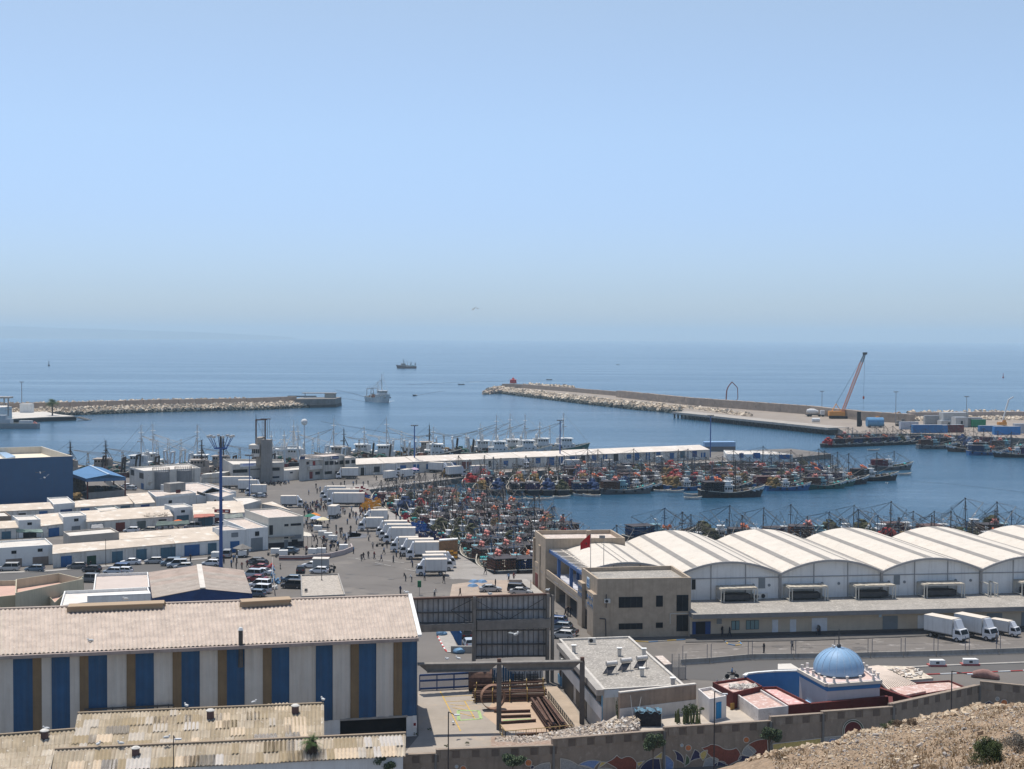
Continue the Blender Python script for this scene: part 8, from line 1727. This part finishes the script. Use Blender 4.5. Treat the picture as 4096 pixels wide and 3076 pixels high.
def car(kind):
 rt=thing('parked_car',(0,0,0),'x','car',absolute=False);van=kind=='van';mb=MB()
 S={'hatch':[(-2.0,.45,.78,.82),(-1.9,.3,.95,.86),(-.9,.25,.98,.88),(.6,.25,.95,.88),(1.5,.27,.84,.86),(1.95,.35,.72,.78),(2.03,.42,.62,.7)],'sedan':[(-2.25,.45,.8,.8),(-2.15,.3,.96,.86),(-1.2,.25,.98,.88),(.7,.25,.95,.88),(1.7,.27,.84,.86),(2.15,.35,.7,.78),(2.22,.42,.6,.7)]}.get(kind,[(-2.2,.45,.9,.84),(-2.15,.3,1.0,.9),(-.9,.25,1.03,.92),(.9,.25,1.02,.92),(1.6,.27,.95,.9),(2.1,.35,.82,.82),(2.17,.42,.65,.74)])
 mb.loft([[Vector((x,-hw*.93,zb)),Vector((x,-hw,(zb+zt)/2)),Vector((x,-hw*.95,zt)),Vector((x,-hw*.5,zt+.04)),Vector((x,hw*.5,zt+.04)),Vector((x,hw*.95,zt)),Vector((x,hw,(zb+zt)/2)),Vector((x,hw*.93,zb))]for x,zb,zt,hw in S]);b=mb.build('body',PAINT['white'],rt,smooth=False)
 c={'hatch':(-1.92,-1.5,.35,1.25,1.46),'sedan':(-1.75,-1.0,.3,1.2,1.42)}.get(kind,(-2.12,-2.0,.55,1.35,1.82));x0,x1,x2,x3,zt=c
 mb=MB();w0=.84;w1=.68 if not van else .76;P0=[(x0,-w0,.96),(x3,-w0,.93),(x3,w0,.93),(x0,w0,.96)];P1=[(x1,-w1,zt-.04),(x2,-w1,zt-.04),(x2,w1,zt-.04),(x1,w1,zt-.04)];mb.add(P0+P1,[(0,1,5,4),(1,2,6,5),(2,3,7,6),(3,0,4,7)]);mb.build('windows',GLASS,rt)
 mb=MB();mb.loft([[Vector((x,-w1*q,zt-.05)),Vector((x,-w1*q*.8,zt+.02)),Vector((x,w1*q*.8,zt+.02)),Vector((x,w1*q,zt-.05))]for x,q in((x1-.04,.98),(x1+.3,1.03),(x2-.2,1.03),(x2+.05,.97))])
 for s_ in(-1,1):
  for(a,b_)in((0,0),(1,1)):mb.beam(P0[1 if a else 0][:1]+(s_*w0,.95),(x2 if a else x1,s_*w1,zt-.04),.07,.07)
  mb.beam(((x1+x2)/2,s_*w0*.99,.96),((x1+x2)/2,s_*w1*1.01,zt-.03),.08,.05)
 mb.build('roof',PAINT['white'],rt);wheels(rt,(-1.3,1.3),.9,.31)
 for s_ in(-.62,.62):mb=MB();mb.box((S[-1][0]-.03,s_,.63),(.1,.34,.16));mb.build('headlight',LAMP,rt);mb=MB();mb.box((S[0][0]+.02,s_,.78),(.08,.3,.18));mb.build('tail_light',TAIL,rt)
 return rt
def truck(L=6.2,bh=2.3,semi=False,big=False):
 rt=thing('box_truck',(0,0,0),'x','truck',absolute=False);hw=1.12 if big else 1.02;cl=1.75;x0=-L/2;xc=L/2-cl;bz=.95 if not big else 1.1
 mb=MB();mb.box((0,0,.72),(L-.6,.9,.28));mb.box((-.4,-.8,.55),(1.1,.35,.4));mb.box((x0+.3,0,.5),(.12,2,.14));mb.build('chassis',DSTEEL,rt)
 mb=MB();mb.box(((x0+xc-.15)/2,0,bz+bh/2),(xc-x0-.15,hw*2+.12,bh));bx=mb.build('cargo_box',BOXW,rt);mb=MB();mb.box(((x0+xc-.15)/2,0,bz+bh+.03),(xc-x0-.1,hw*2+.16,.06));mb.build('box_roof',BOXT,bx)
 mb=MB();
 for y in(-hw+.08,0,hw-.08):mb.box((x0-.02,y,bz+bh/2),(.04,.05,bh*.92))
 for s_ in(-1,1):mb.box(((x0+xc)/2,s_*(hw+.065),bz+.08),(xc-x0-.3,.02,.1))
 mb.build('trim',STEEL,bx)
 pr=[(xc,.5),(L/2,.5),(L/2+.02,1.35),(L/2-.38,2.15),(L/2-.7,2.22),(xc,2.22)];mb=MB();mb.loft([[Vector((x,s_*hw*.97,z))for x,z in pr]for s_ in(-1,1)]);cb=mb.build('cab',PAINT['white'],rt)
 mb=MB();mb.add([(L/2+.03,-hw*.85,1.4),(L/2+.03,hw*.85,1.4),(L/2-.33,hw*.8,2.1),(L/2-.33,-hw*.8,2.1)],[(0,1,2,3)]);mb.build('windscreen',GLASS,cb)
 for s_ in(-1,1):mb=MB();y=s_*(hw*.97+.01);mb.add([(xc+.45,y,1.38),(L/2-.12,y,1.38),(L/2-.45,y,2.02),(xc+.45,y,2.02)],[(0,1,2,3)]);mb.build('side_window',GLASS,cb);mb=MB();mb.box((L/2+.02,s_*hw*.72,.85),(.06,.34,.2));mb.build('headlight',LAMP,cb)
 mb=MB();mb.box((L/2+.03,0,.62),(.08,hw*1.7,.22));mb.build('bumper',DSTEEL,cb)
 tp=bz+bh;pr=[(xc+.05,2.22),(L/2-.75,2.25),(xc+.35,tp-.02),(xc+.05,tp-.02)];mb=MB();mb.loft([[Vector((x,s_*hw*.8,z))for x,z in pr]for s_ in(-1,1)]);mb.build('wind_deflector',PAINT['white'],cb)
 wheels(rt,(x0+1.3,L/2-.95)if L<8 else(x0+1.2,x0+2.3,L/2-.95),hw,.43);return rt
def cover_car():
 rt=thing('covered_car',(0,0,0),'car wrapped in a dusty pink-brown cover on the right-hand lot','car',absolute=False);mb=MB();rg=[]
 for(x,z,h_)in((-2.3,.5,.75),(-2.1,.95,.88),(-1.3,1.25,.9),(-.5,1.5,.9),(.5,1.45,.9),(1.2,1.05,.9),(2.0,.9,.86),(2.35,.5,.75)):rg.append([Vector((x,-h_-.04,.12)),Vector((x,-h_,z*.6)),Vector((x,-h_*.78,z*.95)),Vector((x,0,z)),Vector((x,h_*.78,z*.95)),Vector((x,h_,z*.6)),Vector((x,h_+.04,.12))])
 mb.loft(rg);mb.build('cover',M('dusty_cover',(.24,.135,.115),var=.2,scale=2,bump=.5),rt,smooth=True);return rt
CARS={k:car(k)for k in('hatch','sedan','van')};TRK={'s':truck(),'m':truck(7.4,2.6,big=True),'l':truck(10.5,2.7,big=True)}
def putcar(zn,x,y,rz,kind,colr,label,grp='parked cars',sc=1.0):
 p=CARS.get(kind)or TRK[kind];o=p if p.name not in used else copy_tree(p);used.add(p.name);o.location=G(zn,x,y);o.rotation_euler.z=R(rz);o.scale=(sc,)*3;o['label']=label;o['group']=grp
 if colr and kind in CARS:setmat(o,('body','roof'),PAINT[colr])
 return o
for a in((18,935,1400,8,'sedan','silver','silver saloon by the market yard, nearest the tan wing'),(18,1440,1415,-15,'van','black','black people carrier right of the silver saloon'),(18,1480,1450,-8,'sedan','silver','silver car half hidden by the screen wall, before the black carrier'),
          (6,475,1120,165,'hatch','grey','grey hatchback, back of the stack beside the kiosk'),(6,515,1145,165,'hatch','black','dark hatchback in front of the grey one, left car column'),(6,525,1190,168,'sedan','red','maroon saloon in the left car column'),(6,545,1240,165,'sedan','white','white saloon just below the maroon one'),(6,445,1268,165,'van','pale','pale blue van between maroon and red cars'),(6,490,1315,168,'sedan','red','bright red saloon in the left car column'),(6,525,1385,165,'van','white','long white van below the red saloon'),(6,530,1440,163,'van','white','second white van, with a brown dog-eared bonnet patch'),(6,480,1482,165,'hatch','slate','slate hatchback nearest the striped shed ridge'),
          (6,875,1320,172,'hatch','slate','blue-grey hatchback behind the black car by the kiosk'),(6,880,1390,172,'van','black','black estate car partly hidden by the kiosk'),(6,975,1215,95,'hatch','black','black hatchback seen from behind beside the kiosk'),(6,1100,1165,172,'sedan','white','white saloon by the grey cabin'),(6,1180,1225,172,'hatch','white','white hatchback touching the kiosk back wall'),(6,850,1000,172,'sedan','slate','blue-grey saloon before the cream house'),(6,165,1045,95,'van','silver','silver van facing us by the royal-blue gate'),
          (5,85,910,185,'van','silver','silver people carrier at the left end of the street'),(5,330,915,185,'hatch','slate','grey-green crossover on the left of the street'),(5,730,890,190,'hatch','grey','dark grey hatchback before the green door'),(5,870,920,170,'hatch','black','black crossover in front of the dark grey hatchback'),(5,1240,850,188,'sedan','white','bright white saloon before the teal doors'),(5,1460,840,188,'hatch','silver','silver hatchback before the open teal doors'),(5,1130,915,172,'van','blue','dark blue van behind the white estate'),(5,1170,935,172,'hatch','white','white estate with a dark bonnet, street middle'),(5,1075,940,174,'hatch','pale','pale hatchback low in the street middle'),(5,1620,860,190,'van','slate','dark green van before the royal-blue doors'),(5,1680,875,190,'van','pale','lavender-white van in front of the dark green van'),(5,1740,895,186,'hatch','silver','silver car at the navy gable shed roof'),(5,845,1015,172,'van','grey','dark van tucked behind the pale yellow house'),(14,1640,1340,172,'hatch','white','white car left of the tall blue mast'),
          (5,1250,545,180,'hatch','white','white car behind the nearest workshop roofs, by the maroon gate'),(5,1415,545,180,'hatch','beige','beige car left of the seated people under the awning'),(5,1830,510,180,'van','silver','silver van at the right end of the dark awning'),(5,2080,490,180,'hatch','white','white car by the faded red awning'),(1,1050,1455,175,'sedan','white','white saloon right of the open blue-roofed shed'),(1,1085,1475,172,'hatch','pale','pale car nearest the storage tank building'),
          (6,515,385,172,'sedan','pale','pale blue saloon below the small white truck'),(8,400,975,160,'hatch','slate','blue-grey car furthest along the arcade lane'),(8,435,1015,160,'sedan','black','black car in the arcade lane'),(8,420,1045,160,'hatch','silver','silver car nearest us in the arcade lane'),(8,360,925,160,'hatch','blue','blue car half hidden by the steel column'),(11,1440,355,100,'hatch','black','black car behind the blue slatted fence'),(11,1462,420,100,'hatch','pale','pale blue car at the gap under the crane beam')):putcar(*a)
for a in((7,900,1245,186,'s',0,'nearest white box truck on the big yard'),(7,970,1195,8,'s',0,'white box truck hidden behind the nearest one'),(7,1000,1160,8,'s',0,'third white box truck behind the nearest one'),(7,810,1065,186,'m',0,'front truck of the three by the yellow crates'),(7,735,1030,186,'m',0,'middle truck of the three by the yellow crates'),(7,600,985,186,'s',0,'back truck of the three by the yellow crates'),(7,545,895,184,'m',0,'nearest of three long trucks in the yard middle'),(7,495,855,184,'m',0,'second of three long trucks in the yard middle'),(7,460,815,184,'m',0,'furthest of three long trucks in the yard middle'),(7,230,755,186,'s',0,'short truck above the three long trucks'),(7,280,665,186,'s',0,'short truck partly behind another above the long trucks'),
          (6,1350,605,82,'s',0,'white truck showing its rear doors in the crowd'),(6,1475,485,182,'l',0,'long white lorry beside the orange crates'),(6,1420,440,182,'l',0,'long white lorry behind the first one by the crates'),(6,1330,400,182,'m',0,'lorry cab end hidden behind the two long lorries'),(6,880,495,6,'s',0,'small white truck among the traders by the white shed roof'),
          (6,290,290,6,'l',0,'long white lorry before the port office'),(6,420,325,6,'m',0,'middle lorry before the port office'),(6,480,365,184,'s',0,'small white truck nearest the yard, before the port office'),(6,1490,180,186,'m',0,'white high-roofed van truck before the harbour offices'),
          (16,960,905,8,'m',0,'white truck left along the pier warehouse'),(16,970,1000,60,'s',0,'cream-roofed truck with open rear, left on the pier'),(16,1220,975,60,'s',0,'cream-roofed truck with open rear, second on the pier'),(16,1680,890,-25,'m',0,'white truck facing us at the first pier mast'),(16,1800,870,-10,'s',0,'truck behind the one facing us on the pier'),(16,1930,950,40,'m',0,'truck with orange buoys in front, on the pier'),(7,1440,150,30,'m',0,'truck right of the orange buoy clump'),(3,175,985,-40,'m',0,'white truck with blue windscreen, left of two on the pier'),(3,345,985,-40,'m',0,'white truck with blue windscreen, right of two on the pier'),(3,720,1000,188,'m',0,'white truck behind the blue net boats'),(3,905,1010,10,'s',0,'small truck between cream-roofed trucks on the pier'),(3,1010,990,60,'s',0,'cream-roofed truck open at its rear, right pier'),(3,1395,960,75,'s',0,'white truck with dark red rear, right pier'),
          (9,1585,1020,-52,'m',0,'left of the two big white lorries below the market canopy'),(9,1825,1010,-54,'m',0,'right of the two big white lorries below the market canopy'),(9,2060,990,-48,'s',.8,'small truck with dark cab at the right edge'),(8,420,1030,100,'s',0,'x')):
 if a[6]!='x':putcar(*a[:5],0,a[6],'white goods trucks on the port quays',(.78 if a[5]else .98)if a[0]==9 else 1.05)
o=cover_car();o.location=G(9,1898,1335);o.rotation_euler.z=R(-25);o.scale=(.84,)*3
def bike():
 rt=thing('motorbike',(0,0,0),'x','motorbike',absolute=False)
 for x in(-.62,.62):mb=MB();mb.cyl((x,-.05,.3),(x,.05,.3),.3,.3,14);mb.build('wheel',BLACK,rt)
 mb=MB();mb.beam((-.62,0,.3),(-.1,0,.55),.08,.1);mb.beam((-.1,0,.5),(.35,0,.6),.16,.2);mb.beam((.62,0,.3),(.42,0,.95),.06,.06);mb.beam((.4,-.3,.98),(.4,.3,.98),.04,.04);mb.build('frame',DSTEEL,rt);mb=MB();mb.beam((-.6,0,.76),(.1,0,.72),.24,.1);mb.build('seat',BLACK,rt);return rt
BK=bike();BL_=[(8,1822,1378,5,'moped ridden by the person in blue on the road')]+[(6,x,y,20+37*i%90,ordn(i)+' of the parked motorbikes around the fish yard')for i,(x,y)in enumerate(((570,240),(640,250),(690,255),(740,235),(800,240),(1315,1180),(1320,1220),(750,1175),(870,1030),(1150,950),(1850,930),(1330,940)))]+[(8,350,885,40,'motorbike leaning by the arcade pavement')]
for(z,x,y,rz,lab)in BL_:o=BK if BK.name not in used else copy_tree(BK);used.add(BK.name);o.location=G(z,x,y);o.rotation_euler.z=R(rz);o['label']=lab;o['group']='motorbikes of the port';o.scale=(1.15,)*3
def cart():
 rt=thing('handcart',(0,0,0),'x','cart',absolute=False);mb=MB();mb.box((0,0,1.05),(1.9,1.3,1.1));mb.box((0,0,1.64),(2.0,1.4,.08));mb.build('cargo_box',WHITE,rt);wheels(rt,(-.5,),.75,.32,.1);mb=MB();mb.beam((.9,-.4,.5),(1.9,-.3,.8),.05,.05);mb.beam((.9,.4,.5),(1.9,.3,.8),.05,.05);mb.cyl((1.6,-.05,.3),(1.6,.05,.3),.3,.3,10);mb.build('frame',DSTEEL,rt);return rt
CT=cart()
for i,(z,x,y)in enumerate(((6,45,1068),(6,695,1030),(6,785,1050),(6,1110,1030),(6,1205,1025),(6,1450,985),(6,1165,770),(6,1215,830),(6,1280,850),(6,1330,880),(14,1710,1245),(6,330,1050))):o=CT if CT.name not in used else copy_tree(CT);used.add(CT.name);o.location=G(z,x,y);o.rotation_euler.z=R(170+10*(i%3));o['label']=ordn(i)+' white three-wheeled cargo cart near the fish traders';o['group']='white cargo carts'
p=G(6,1200,1190);rt=thing('cabin',p,'grey upright cabin standing behind the kiosk roof','cabin');mb=MB();h=ZAT(6,1200,1060,p);mb.box((p.x,p.y,h/2),(3.2,2.4,h));mb.build('wall',M('cabin_grey',(.38,.38,.37)),rt);mb=MB();mb.box((p.x,p.y,h+.06),(3.5,2.7,.12));mb.build('roof',ROOFC,rt)
p=G(6,330,1040);rt=thing('stall',p,'small dark peaked wooden stall before the royal-blue gate','stall');mb=MB();mb.box(p+UP*1.1,(2.6,1.8,1.6));mb.build('body',DCONC,rt);mb=MB();mb.lathe(p+UP*1.9,[(2.3,0),(.1,1.0)],4);mb.build('roof',DCONC,rt)
def umb(zn,x,y,c,lab):
 p=G(zn,x,y,0);rt=thing('parasol',p,lab,'parasol');mb=MB();mb.cyl(p,p+UP*2.3,.04,.04,5);mb.build('pole',DSTEEL,rt);mb=MB();mb.lathe(p+UP*1.95,[(1.7,0),(1.72,.05),(.9,.5),(.05,.75)],10);mb.build('canopy',M('parasol_'+lab.split()[0],c,var=.1),rt)
for a in((6,1125,665,(.62,.22,.04),'orange parasol over the fish traders'),(6,1085,675,(.03,.16,.10),'green parasol left of the orange one'),(6,1150,700,(.35,.45,.62),'lavender-blue parasol in the traders row'),(6,1220,715,(.66,.58,.38),'cream parasol nearest the yard'),(5,1692,520,(.65,.15,.03),'vivid orange parasol before the dark awning'),(7,712,135,(.5,.35,.45),'pink parasol beside the pier trucks')):umb(*a)
cr=MB();cr.box((0,0,.05),(.8,.6,.06));[cr.box(c,s)for c,s in(((-.38,0,.22),(.05,.6,.4)),((.38,0,.22),(.05,.6,.4)),((0,-.28,.22),(.8,.05,.4)),((0,.28,.22),(.8,.05,.4)))];CRM=cr.build('fish_crate',M('crate_orange',(.62,.30,.03),rough=.5));CRM.location=G(7,130,520);tag(CRM,'orange fish crate in the stacks beside the long lorry','crate','orange fish crates beside the long lorry')
rp=random.Random(5)
def crates(zn,x0,x1,y0,y1,n,mat,lab,grp,lv=5):
 for i in range(n):
  c=CRM.copy();COL.objects.link(c);g=G(zn,rp.uniform(x0,x1),rp.uniform(y0,y1));c.location=(round(g.x/.9)*.9,round(g.y/.8)*.8,rp.randrange(lv)*.42);c.rotation_euler.z=rp.uniform(-.1,.1);c['label']=lab;c['group']=grp;c.material_slots[0].link='OBJECT';c.material_slots[0].material=mat
CO=CRM.data.materials[0];CBL=M('crate_blue',(.03,.11,.33),rough=.5);CRD=M('crate_red',(.33,.03,.05),rough=.5);CNV=M('crate_navy',(.03,.035,.10),rough=.5)
crates(7,120,325,460,535,80,CO,'orange fish crate in the stacks beside the long lorry','orange fish crates beside the long lorry');crates(7,1065,1190,1030,1075,26,CO,'orange crate in the heap behind the second truck trio','orange crates behind the second truck trio');crates(7,120,350,400,425,40,CBL,'blue fish crate in the band behind the orange stacks','blue crates behind the orange stacks',3);crates(7,690,850,700,780,50,CBL,'bright blue crate in the pile right of the long trucks','bright blue crates right of the long trucks',4);crates(7,0,190,310,385,36,CRD,'crimson crate in the heap behind the long lorries','crimson crates behind the long lorries',4);crates(7,745,1010,830,905,46,CNV,'navy crate in the wide stack behind the second truck trio','navy crates behind the second truck trio',4);crates(7,220,280,545,570,9,CBL,'blue crate in the small stack below the orange ones','small stack of blue crates',3);crates(7,560,640,640,668,10,CRD,'red crate in the stack at the quay edge','red crates at the quay edge',5)
p=G(7,985,1075);rt=thing('brick_bin',p,'brown brick bin with white coping at the quay by the moored bow','bin');q=G(7,1190,1060);mb=MB();mb.prism([(p.x,p.y),(q.x,q.y+.3),(q.x,q.y+1.5),(p.x,p.y+1.5)],0,4.2);mb.build('wall',M('brown_brick',(.28,.16,.08),var=.3,scale=2),rt);mb=MB();mb.prism([(p.x,p.y-.2),(q.x,q.y+.1),(q.x,q.y+1.7),(p.x,p.y+1.7)],4.2,4.45);mb.build('coping',WHITE,rt)
for i,(x,y)in enumerate(((1370,1325),(1460,1325),(1360,1370))):p=G(7,x,y);mb=MB();mb.lathe((0,0,0),[(1.2,0),(.7,.5)],4);o=mb.build('concrete_block',M('block_blue',(.14,.25,.40)),None,(0,0,0));o.location=p;tag(o,('left','middle','nearest')[i]+' pale blue concrete block near the silver saloon','block')
p=G(7,1832,1350);mb=MB();mb.prism([(p.x-1.3,p.y),(p.x+1.3,p.y),(p.x+1.3,p.y+1.2),(p.x-1.3,p.y+1.2)],0,1.0);single(mb,'concrete_box','grey concrete box right behind the black carrier','box',p,mat=CONC)
p=G(7,767,1462);rt=thing('litter_bin',p,'dark green litter bin on a post behind the striped shed ridge','bin');mb=MB();mb.cyl(p,p+UP*2.6,.05,.05,5);mb.build('post',STEEL,rt);mb=MB();mb.box(p+UP*2.1,(.7,.5,1.2));mb.build('basket',M('bin_green',(.02,.14,.06)),rt)
KW2=M('curved_kerb',(.42,.36,.34));pts=[G(6,*q)for q in((735,1082),(1000,1082),(1300,1055),(1450,1020),(1545,980),(1530,945))]
rt=thing('curved_wall',pts[0],'low curving wall striped white and brown-red around the cart park','wall');mb=MB();mc=MB()
for i in range(5):mb.beam(pts[i]+UP*.55,pts[i+1]+UP*.55,.3,1.1);mc.beam(pts[i]+Vector((0,-.17,.4)),pts[i+1]+Vector((0,-.17,.4)),.04,.35)
mb.build('wall_body',KW2,rt);mc.build('red_band',M('brown_red_band',(.20,.06,.05)),rt)
# people
SKIN=M('skin',(.22,.12,.075));HAIR=M('hair_black',(.015,.012,.01));SHIRT={k:M('shirt_'+k,c,var=.15,scale=5)for k,c in dict(black=(.02,.02,.024),navy=(.03,.045,.10),white=(.55,.55,.53),maroon=(.16,.03,.03),grey=(.17,.17,.17),blue=(.10,.18,.30)).items()};TRO=M('dark_trousers',(.035,.037,.05),var=.2,scale=5)
def person(pose,J):
 V=[Vector(j[0])for j in J];me=bpy.data.meshes.new('sk');me.from_pydata([tuple(v)for v in V],[(j[1],i)for i,j in enumerate(J)if j[1]is not None],[]);o=bpy.data.objects.new('sk',me);COL.objects.link(o);md=o.modifiers.new('s','SKIN');md.use_smooth_shade=True
 if not me.skin_vertices:me.attributes.new if False else None
 bpy.context.view_layer.update()
 for i,j in enumerate(J):me.skin_vertices[0].data[i].radius=(j[2],j[2]*.8)
 me.skin_vertices[0].data[0].use_root=True;sb_=o.modifiers.new('b','SUBSURF');sb_.levels=1
 dg=bpy.context.evaluated_depsgraph_get();m=bpy.data.meshes.new_from_object(o.evaluated_get(dg));bpy.data.objects.remove(o)
 m.materials.clear();[m.materials.append(k)for k in(SHIRT['black'],TRO,SKIN,HAIR)]
 hip=V[0];head=V[3]
 for f in m.polygons:
  c=f.center;r_=(c-head).length;near=min(range(len(V)),key=lambda i:(V[i]-c).length);g=J[near][3]
  if g==2 and near==3 and(c.z>head.z+.05 or c.x<head.x-.04):g=3
  f.material_index=g
 m.name='person';return m
def pose(lx,rx,arm,lean=0,sit=False):
 h=.48 if sit else .92;hx=0;J=[((hx,0,h),None,.15,1),((hx+lean*.5,0,h+.28),0,.155,0),((hx+lean,0,h+.52),1,.10,0),((hx+lean*1.2+.03,0,h+.76),2,.115,2)]
 for s_,fx in((-1,lx),(1,rx)):
  k=len(J);J+=[((hx+lean*.95,s_*.19,h+.48),2,.075,0),((hx+lean*.9-fx*.5*arm,s_*.25,h+.22),k,.055,0),((hx+lean+.12-fx*.6*arm,s_*.25,h-.02),k+1,.04,2)]
  if sit:J+=[((.42,s_*.14,h),0,.09,1),((.45,s_*.14,.08),k+3,.06,1)]
  else:J+=[((hx+fx*.45,s_*.11,h*.52),0,.09,1),((hx+fx,s_*.11,.08),k+3,.06,1)]
  J+=[((J[-1][0][0]+.16,s_*.12,.04),k+4,.045,3)]
 return J
PM=[person(0,pose(*a))for a in((0,.02,.2),(.3,-.28,1),(-.2,.2,1),(.05,-.02,.3,.3),(0,0,.2,.1,True))]
PIT=[]
def folk(place,zn,pts,cols='black navy black grey white maroon black blue',sit=False):
 cl=cols.split();pts=sorted(pts,key=lambda p:p[0])
 for i,(x,y)in enumerate(pts):
  o=bpy.data.objects.new('person',PM[4 if sit else rp.choice((0,0,1,1,2,3))]);COL.objects.link(o);o.location=G(zn,x,y);o.rotation_euler.z=rp.uniform(0,6.28);s_=rp.uniform(.97,1.08);o.scale=(s_*1.1,s_*1.1,s_);c=cl[rp.randrange(len(cl))]
  o.material_slots[0].link='OBJECT';o.material_slots[0].material=SHIRT[c];tag(o,ordn(i)+' person from the left '+place+', in '+c+' top','person','people '+place)
def crowd(place,zn,x0,x1,y0,y1,n,**k):folk(place,zn,[(rp.uniform(x0,x1),rp.uniform(y0,y1))for _ in range(n)],**k)
folk('in front of the nearest truck',7,[(617,1312),(684,1320),(825,1302),(1038,1336),(692,1160),(557,1455),(935,1490)])
folk('beside the moored bow and silver car',7,[(1497,1236),(1755,1320),(1812,1308),(1218,1480),(1608,1375)])
folk('on the open yard left of the trucks',7,[(252,955),(125,1090),(148,1075),(203,1060),(268,1068),(346,1095),(376,1015),(480,1105),(512,1045),(558,1065),(40,1010),(408,942),(206,870),(10,820)])
folk('on the wet ground below the lorries',6,[(1492,685),(1590,685),(1368,755),(1412,790),(1430,790),(1528,770),(1595,800),(1503,860),(1445,860),(1420,850),(1720,800),(1372,830),(1292,675)])
crowd('between the lorries and crates',6,1410,1720,500,620,20);crowd('behind the rear-door truck',6,1130,1290,430,560,26);crowd('along the traders row',6,1000,1170,470,640,30);crowd('by the parasols',6,1010,1300,640,760,18);crowd('among the cargo carts',6,1020,1500,850,1010,20)
folk('crossing the upper yard',6,[(918,410),(1065,360),(1145,285),(1158,345),(1190,325),(1335,262),(1420,272),(1460,250),(1557,262),(1592,248),(1668,262),(1720,250),(592,388),(490,392)])
crowd('below the concrete tower',6,560,840,235,258,12,sit=True);folk('on the street by the blue mast',6,[(125,1120),(208,1160),(232,1100),(262,1180),(268,1110),(325,1185),(385,1160),(762,1350)])
crowd('near the blue slips by the crates',7,330,450,400,500,16);crowd('by the quay edge bows',7,380,640,610,680,7);crowd('among the navy crates',7,760,1150,760,960,20)
crowd('between the pier trucks',16,700,2100,930,1010,26);crowd('on the right half of the pier',3,400,1700,985,1020,24);crowd('under the dark awning',14,850,1250,800,830,9,sit=True,cols='white grey blue black')
folk('before the market canopy wall',8,[(1742,1030),(1803,1036),(2088,1168)],cols='black');folk('on the market lot',9,[(340,1108),(548,990),(562,990),(1992,1060)],cols='grey black white');folk('in the arcade shade',8,[(440,870),(480,865),(460,860)],cols='black')
o=bpy.data.objects.new('person',PM[4]);COL.objects.link(o);o.location=G(8,1818,1378)+UP*.34;o.scale=(1.1,)*3;o.material_slots[0].link='OBJECT';o.material_slots[0].material=SHIRT['blue'];tag(o,'person in blue overalls riding the moped on the road','person')
lowfence([G(6,660,1105),G(6,668,1290),G(6,690,1475)],1.2,'low railing hung with cloths between the car columns',M('railing_pale',(.36,.33,.30)))
for i,(x,y,c)in enumerate(((668,1200,'pale_blue_paint'),(672,1265,'pale_blue_paint'),(680,1330,'pale_blue_paint'),(655,1160,'red_kerb_paint'),(720,1340,'pale_blue_paint'),(690,1400,'white_paint'))):
 p=G(6,x,y);mb=MB();netpile(mb,(0,0,0),1.0,1.9,1.3,rp,None,3);o=mb.build('cloth_heap',_M[c],None,(0,0,0));o.location=p;tag(o,ordn(i)+' cloth heap along the low railing between the car columns','cloth','cloth heaps on the railing')
folk('along the street of parked cars',5,[(1808,830),(1450,780),(2125,830),(860,890),(1195,800)])
def gull(fly=False):
 rt=thing('gull',(0,0,0),'x','gull',absolute=False);mb=MB();mb.ball((0,0,.16),.12,None,8,6,2.0,.9,.9);mb.ball((.22,0,.28),.075,None,6,5);mb.build('body',CABW,rt);mb=MB()
 for s_ in(-1,1):mb.add([(.1,s_*.08,.2),(-.1,s_*.08,.2),(-.2,s_*(.75 if fly else .14),.32 if fly else .2),(.0,s_*(.7 if fly else .15),.36 if fly else .22)],[(0,1,2,3)])
 mb.build('wing',GREYD,rt);return rt
GS,GF=gull(),gull(True)
for i,(z,x,y,h)in enumerate(((10,1500,965,7.1),(10,2040,938,7.1),(10,1338,1222,6.2),(10,375,1150,6.6),(11,428,805,7.2),(10,1012,105,15.2),(11,1308,518,9.3),(11,1388,515,9.3),(11,1612,55,12.8),(11,1020,45,14.9),(10,730,440,13),(10,975,1268,5.8),(10,790,1275,5.8),(11,1350,965,.1),(13,678,190,14.2),(8,290,655,12.8))):
 o=GS if i==0 else copy_tree(GS);o.location=G(z,x,y,h);o.rotation_euler.z=rp.uniform(0,6);o.scale=(1.5,)*3;tag(o,ordn(i)+' standing gull on the roofs and beams of the foreground','gull','standing gulls')
for i,(z,x,y,d)in enumerate(((0,1893,1240,420),(0,1908,1236,430),(1,335,1340,300),(1,376,1380,290),(11,1797,345,150),(8,30,1020,300),(2,720,1245,300),(4,1195,1085,380))):
 o=GF if i==0 else copy_tree(GF);o.location=DAT(z,x,y,d);o.rotation_euler=(rp.uniform(-.5,.5),rp.uniform(-.3,.3),rp.uniform(0,6));o.scale=(1.4,)*3;tag(o,ordn(i)+' gull in flight over the bay and port, wings spread','gull','flying gulls')
# haze over the bay
hm=bpy.data.materials.new('sea_haze');hm.use_nodes=True;hn=hm.node_tree.nodes;hn.clear()
ho=hn.new('ShaderNodeOutputMaterial');pv=hn.new('ShaderNodeVolumePrincipled')
pv.inputs['Color'].default_value=(0.66,0.85,0.97,1);pv.inputs['Density'].default_value=0.00008;pv.inputs['Anisotropy'].default_value=0.0
hm.node_tree.links.new(pv.outputs[0],ho.inputs['Volume'])
mb=MB();mb.box((1000,14840,120),(30500,30700,262));tag(mb.build('haze',hm),kind='stuff')
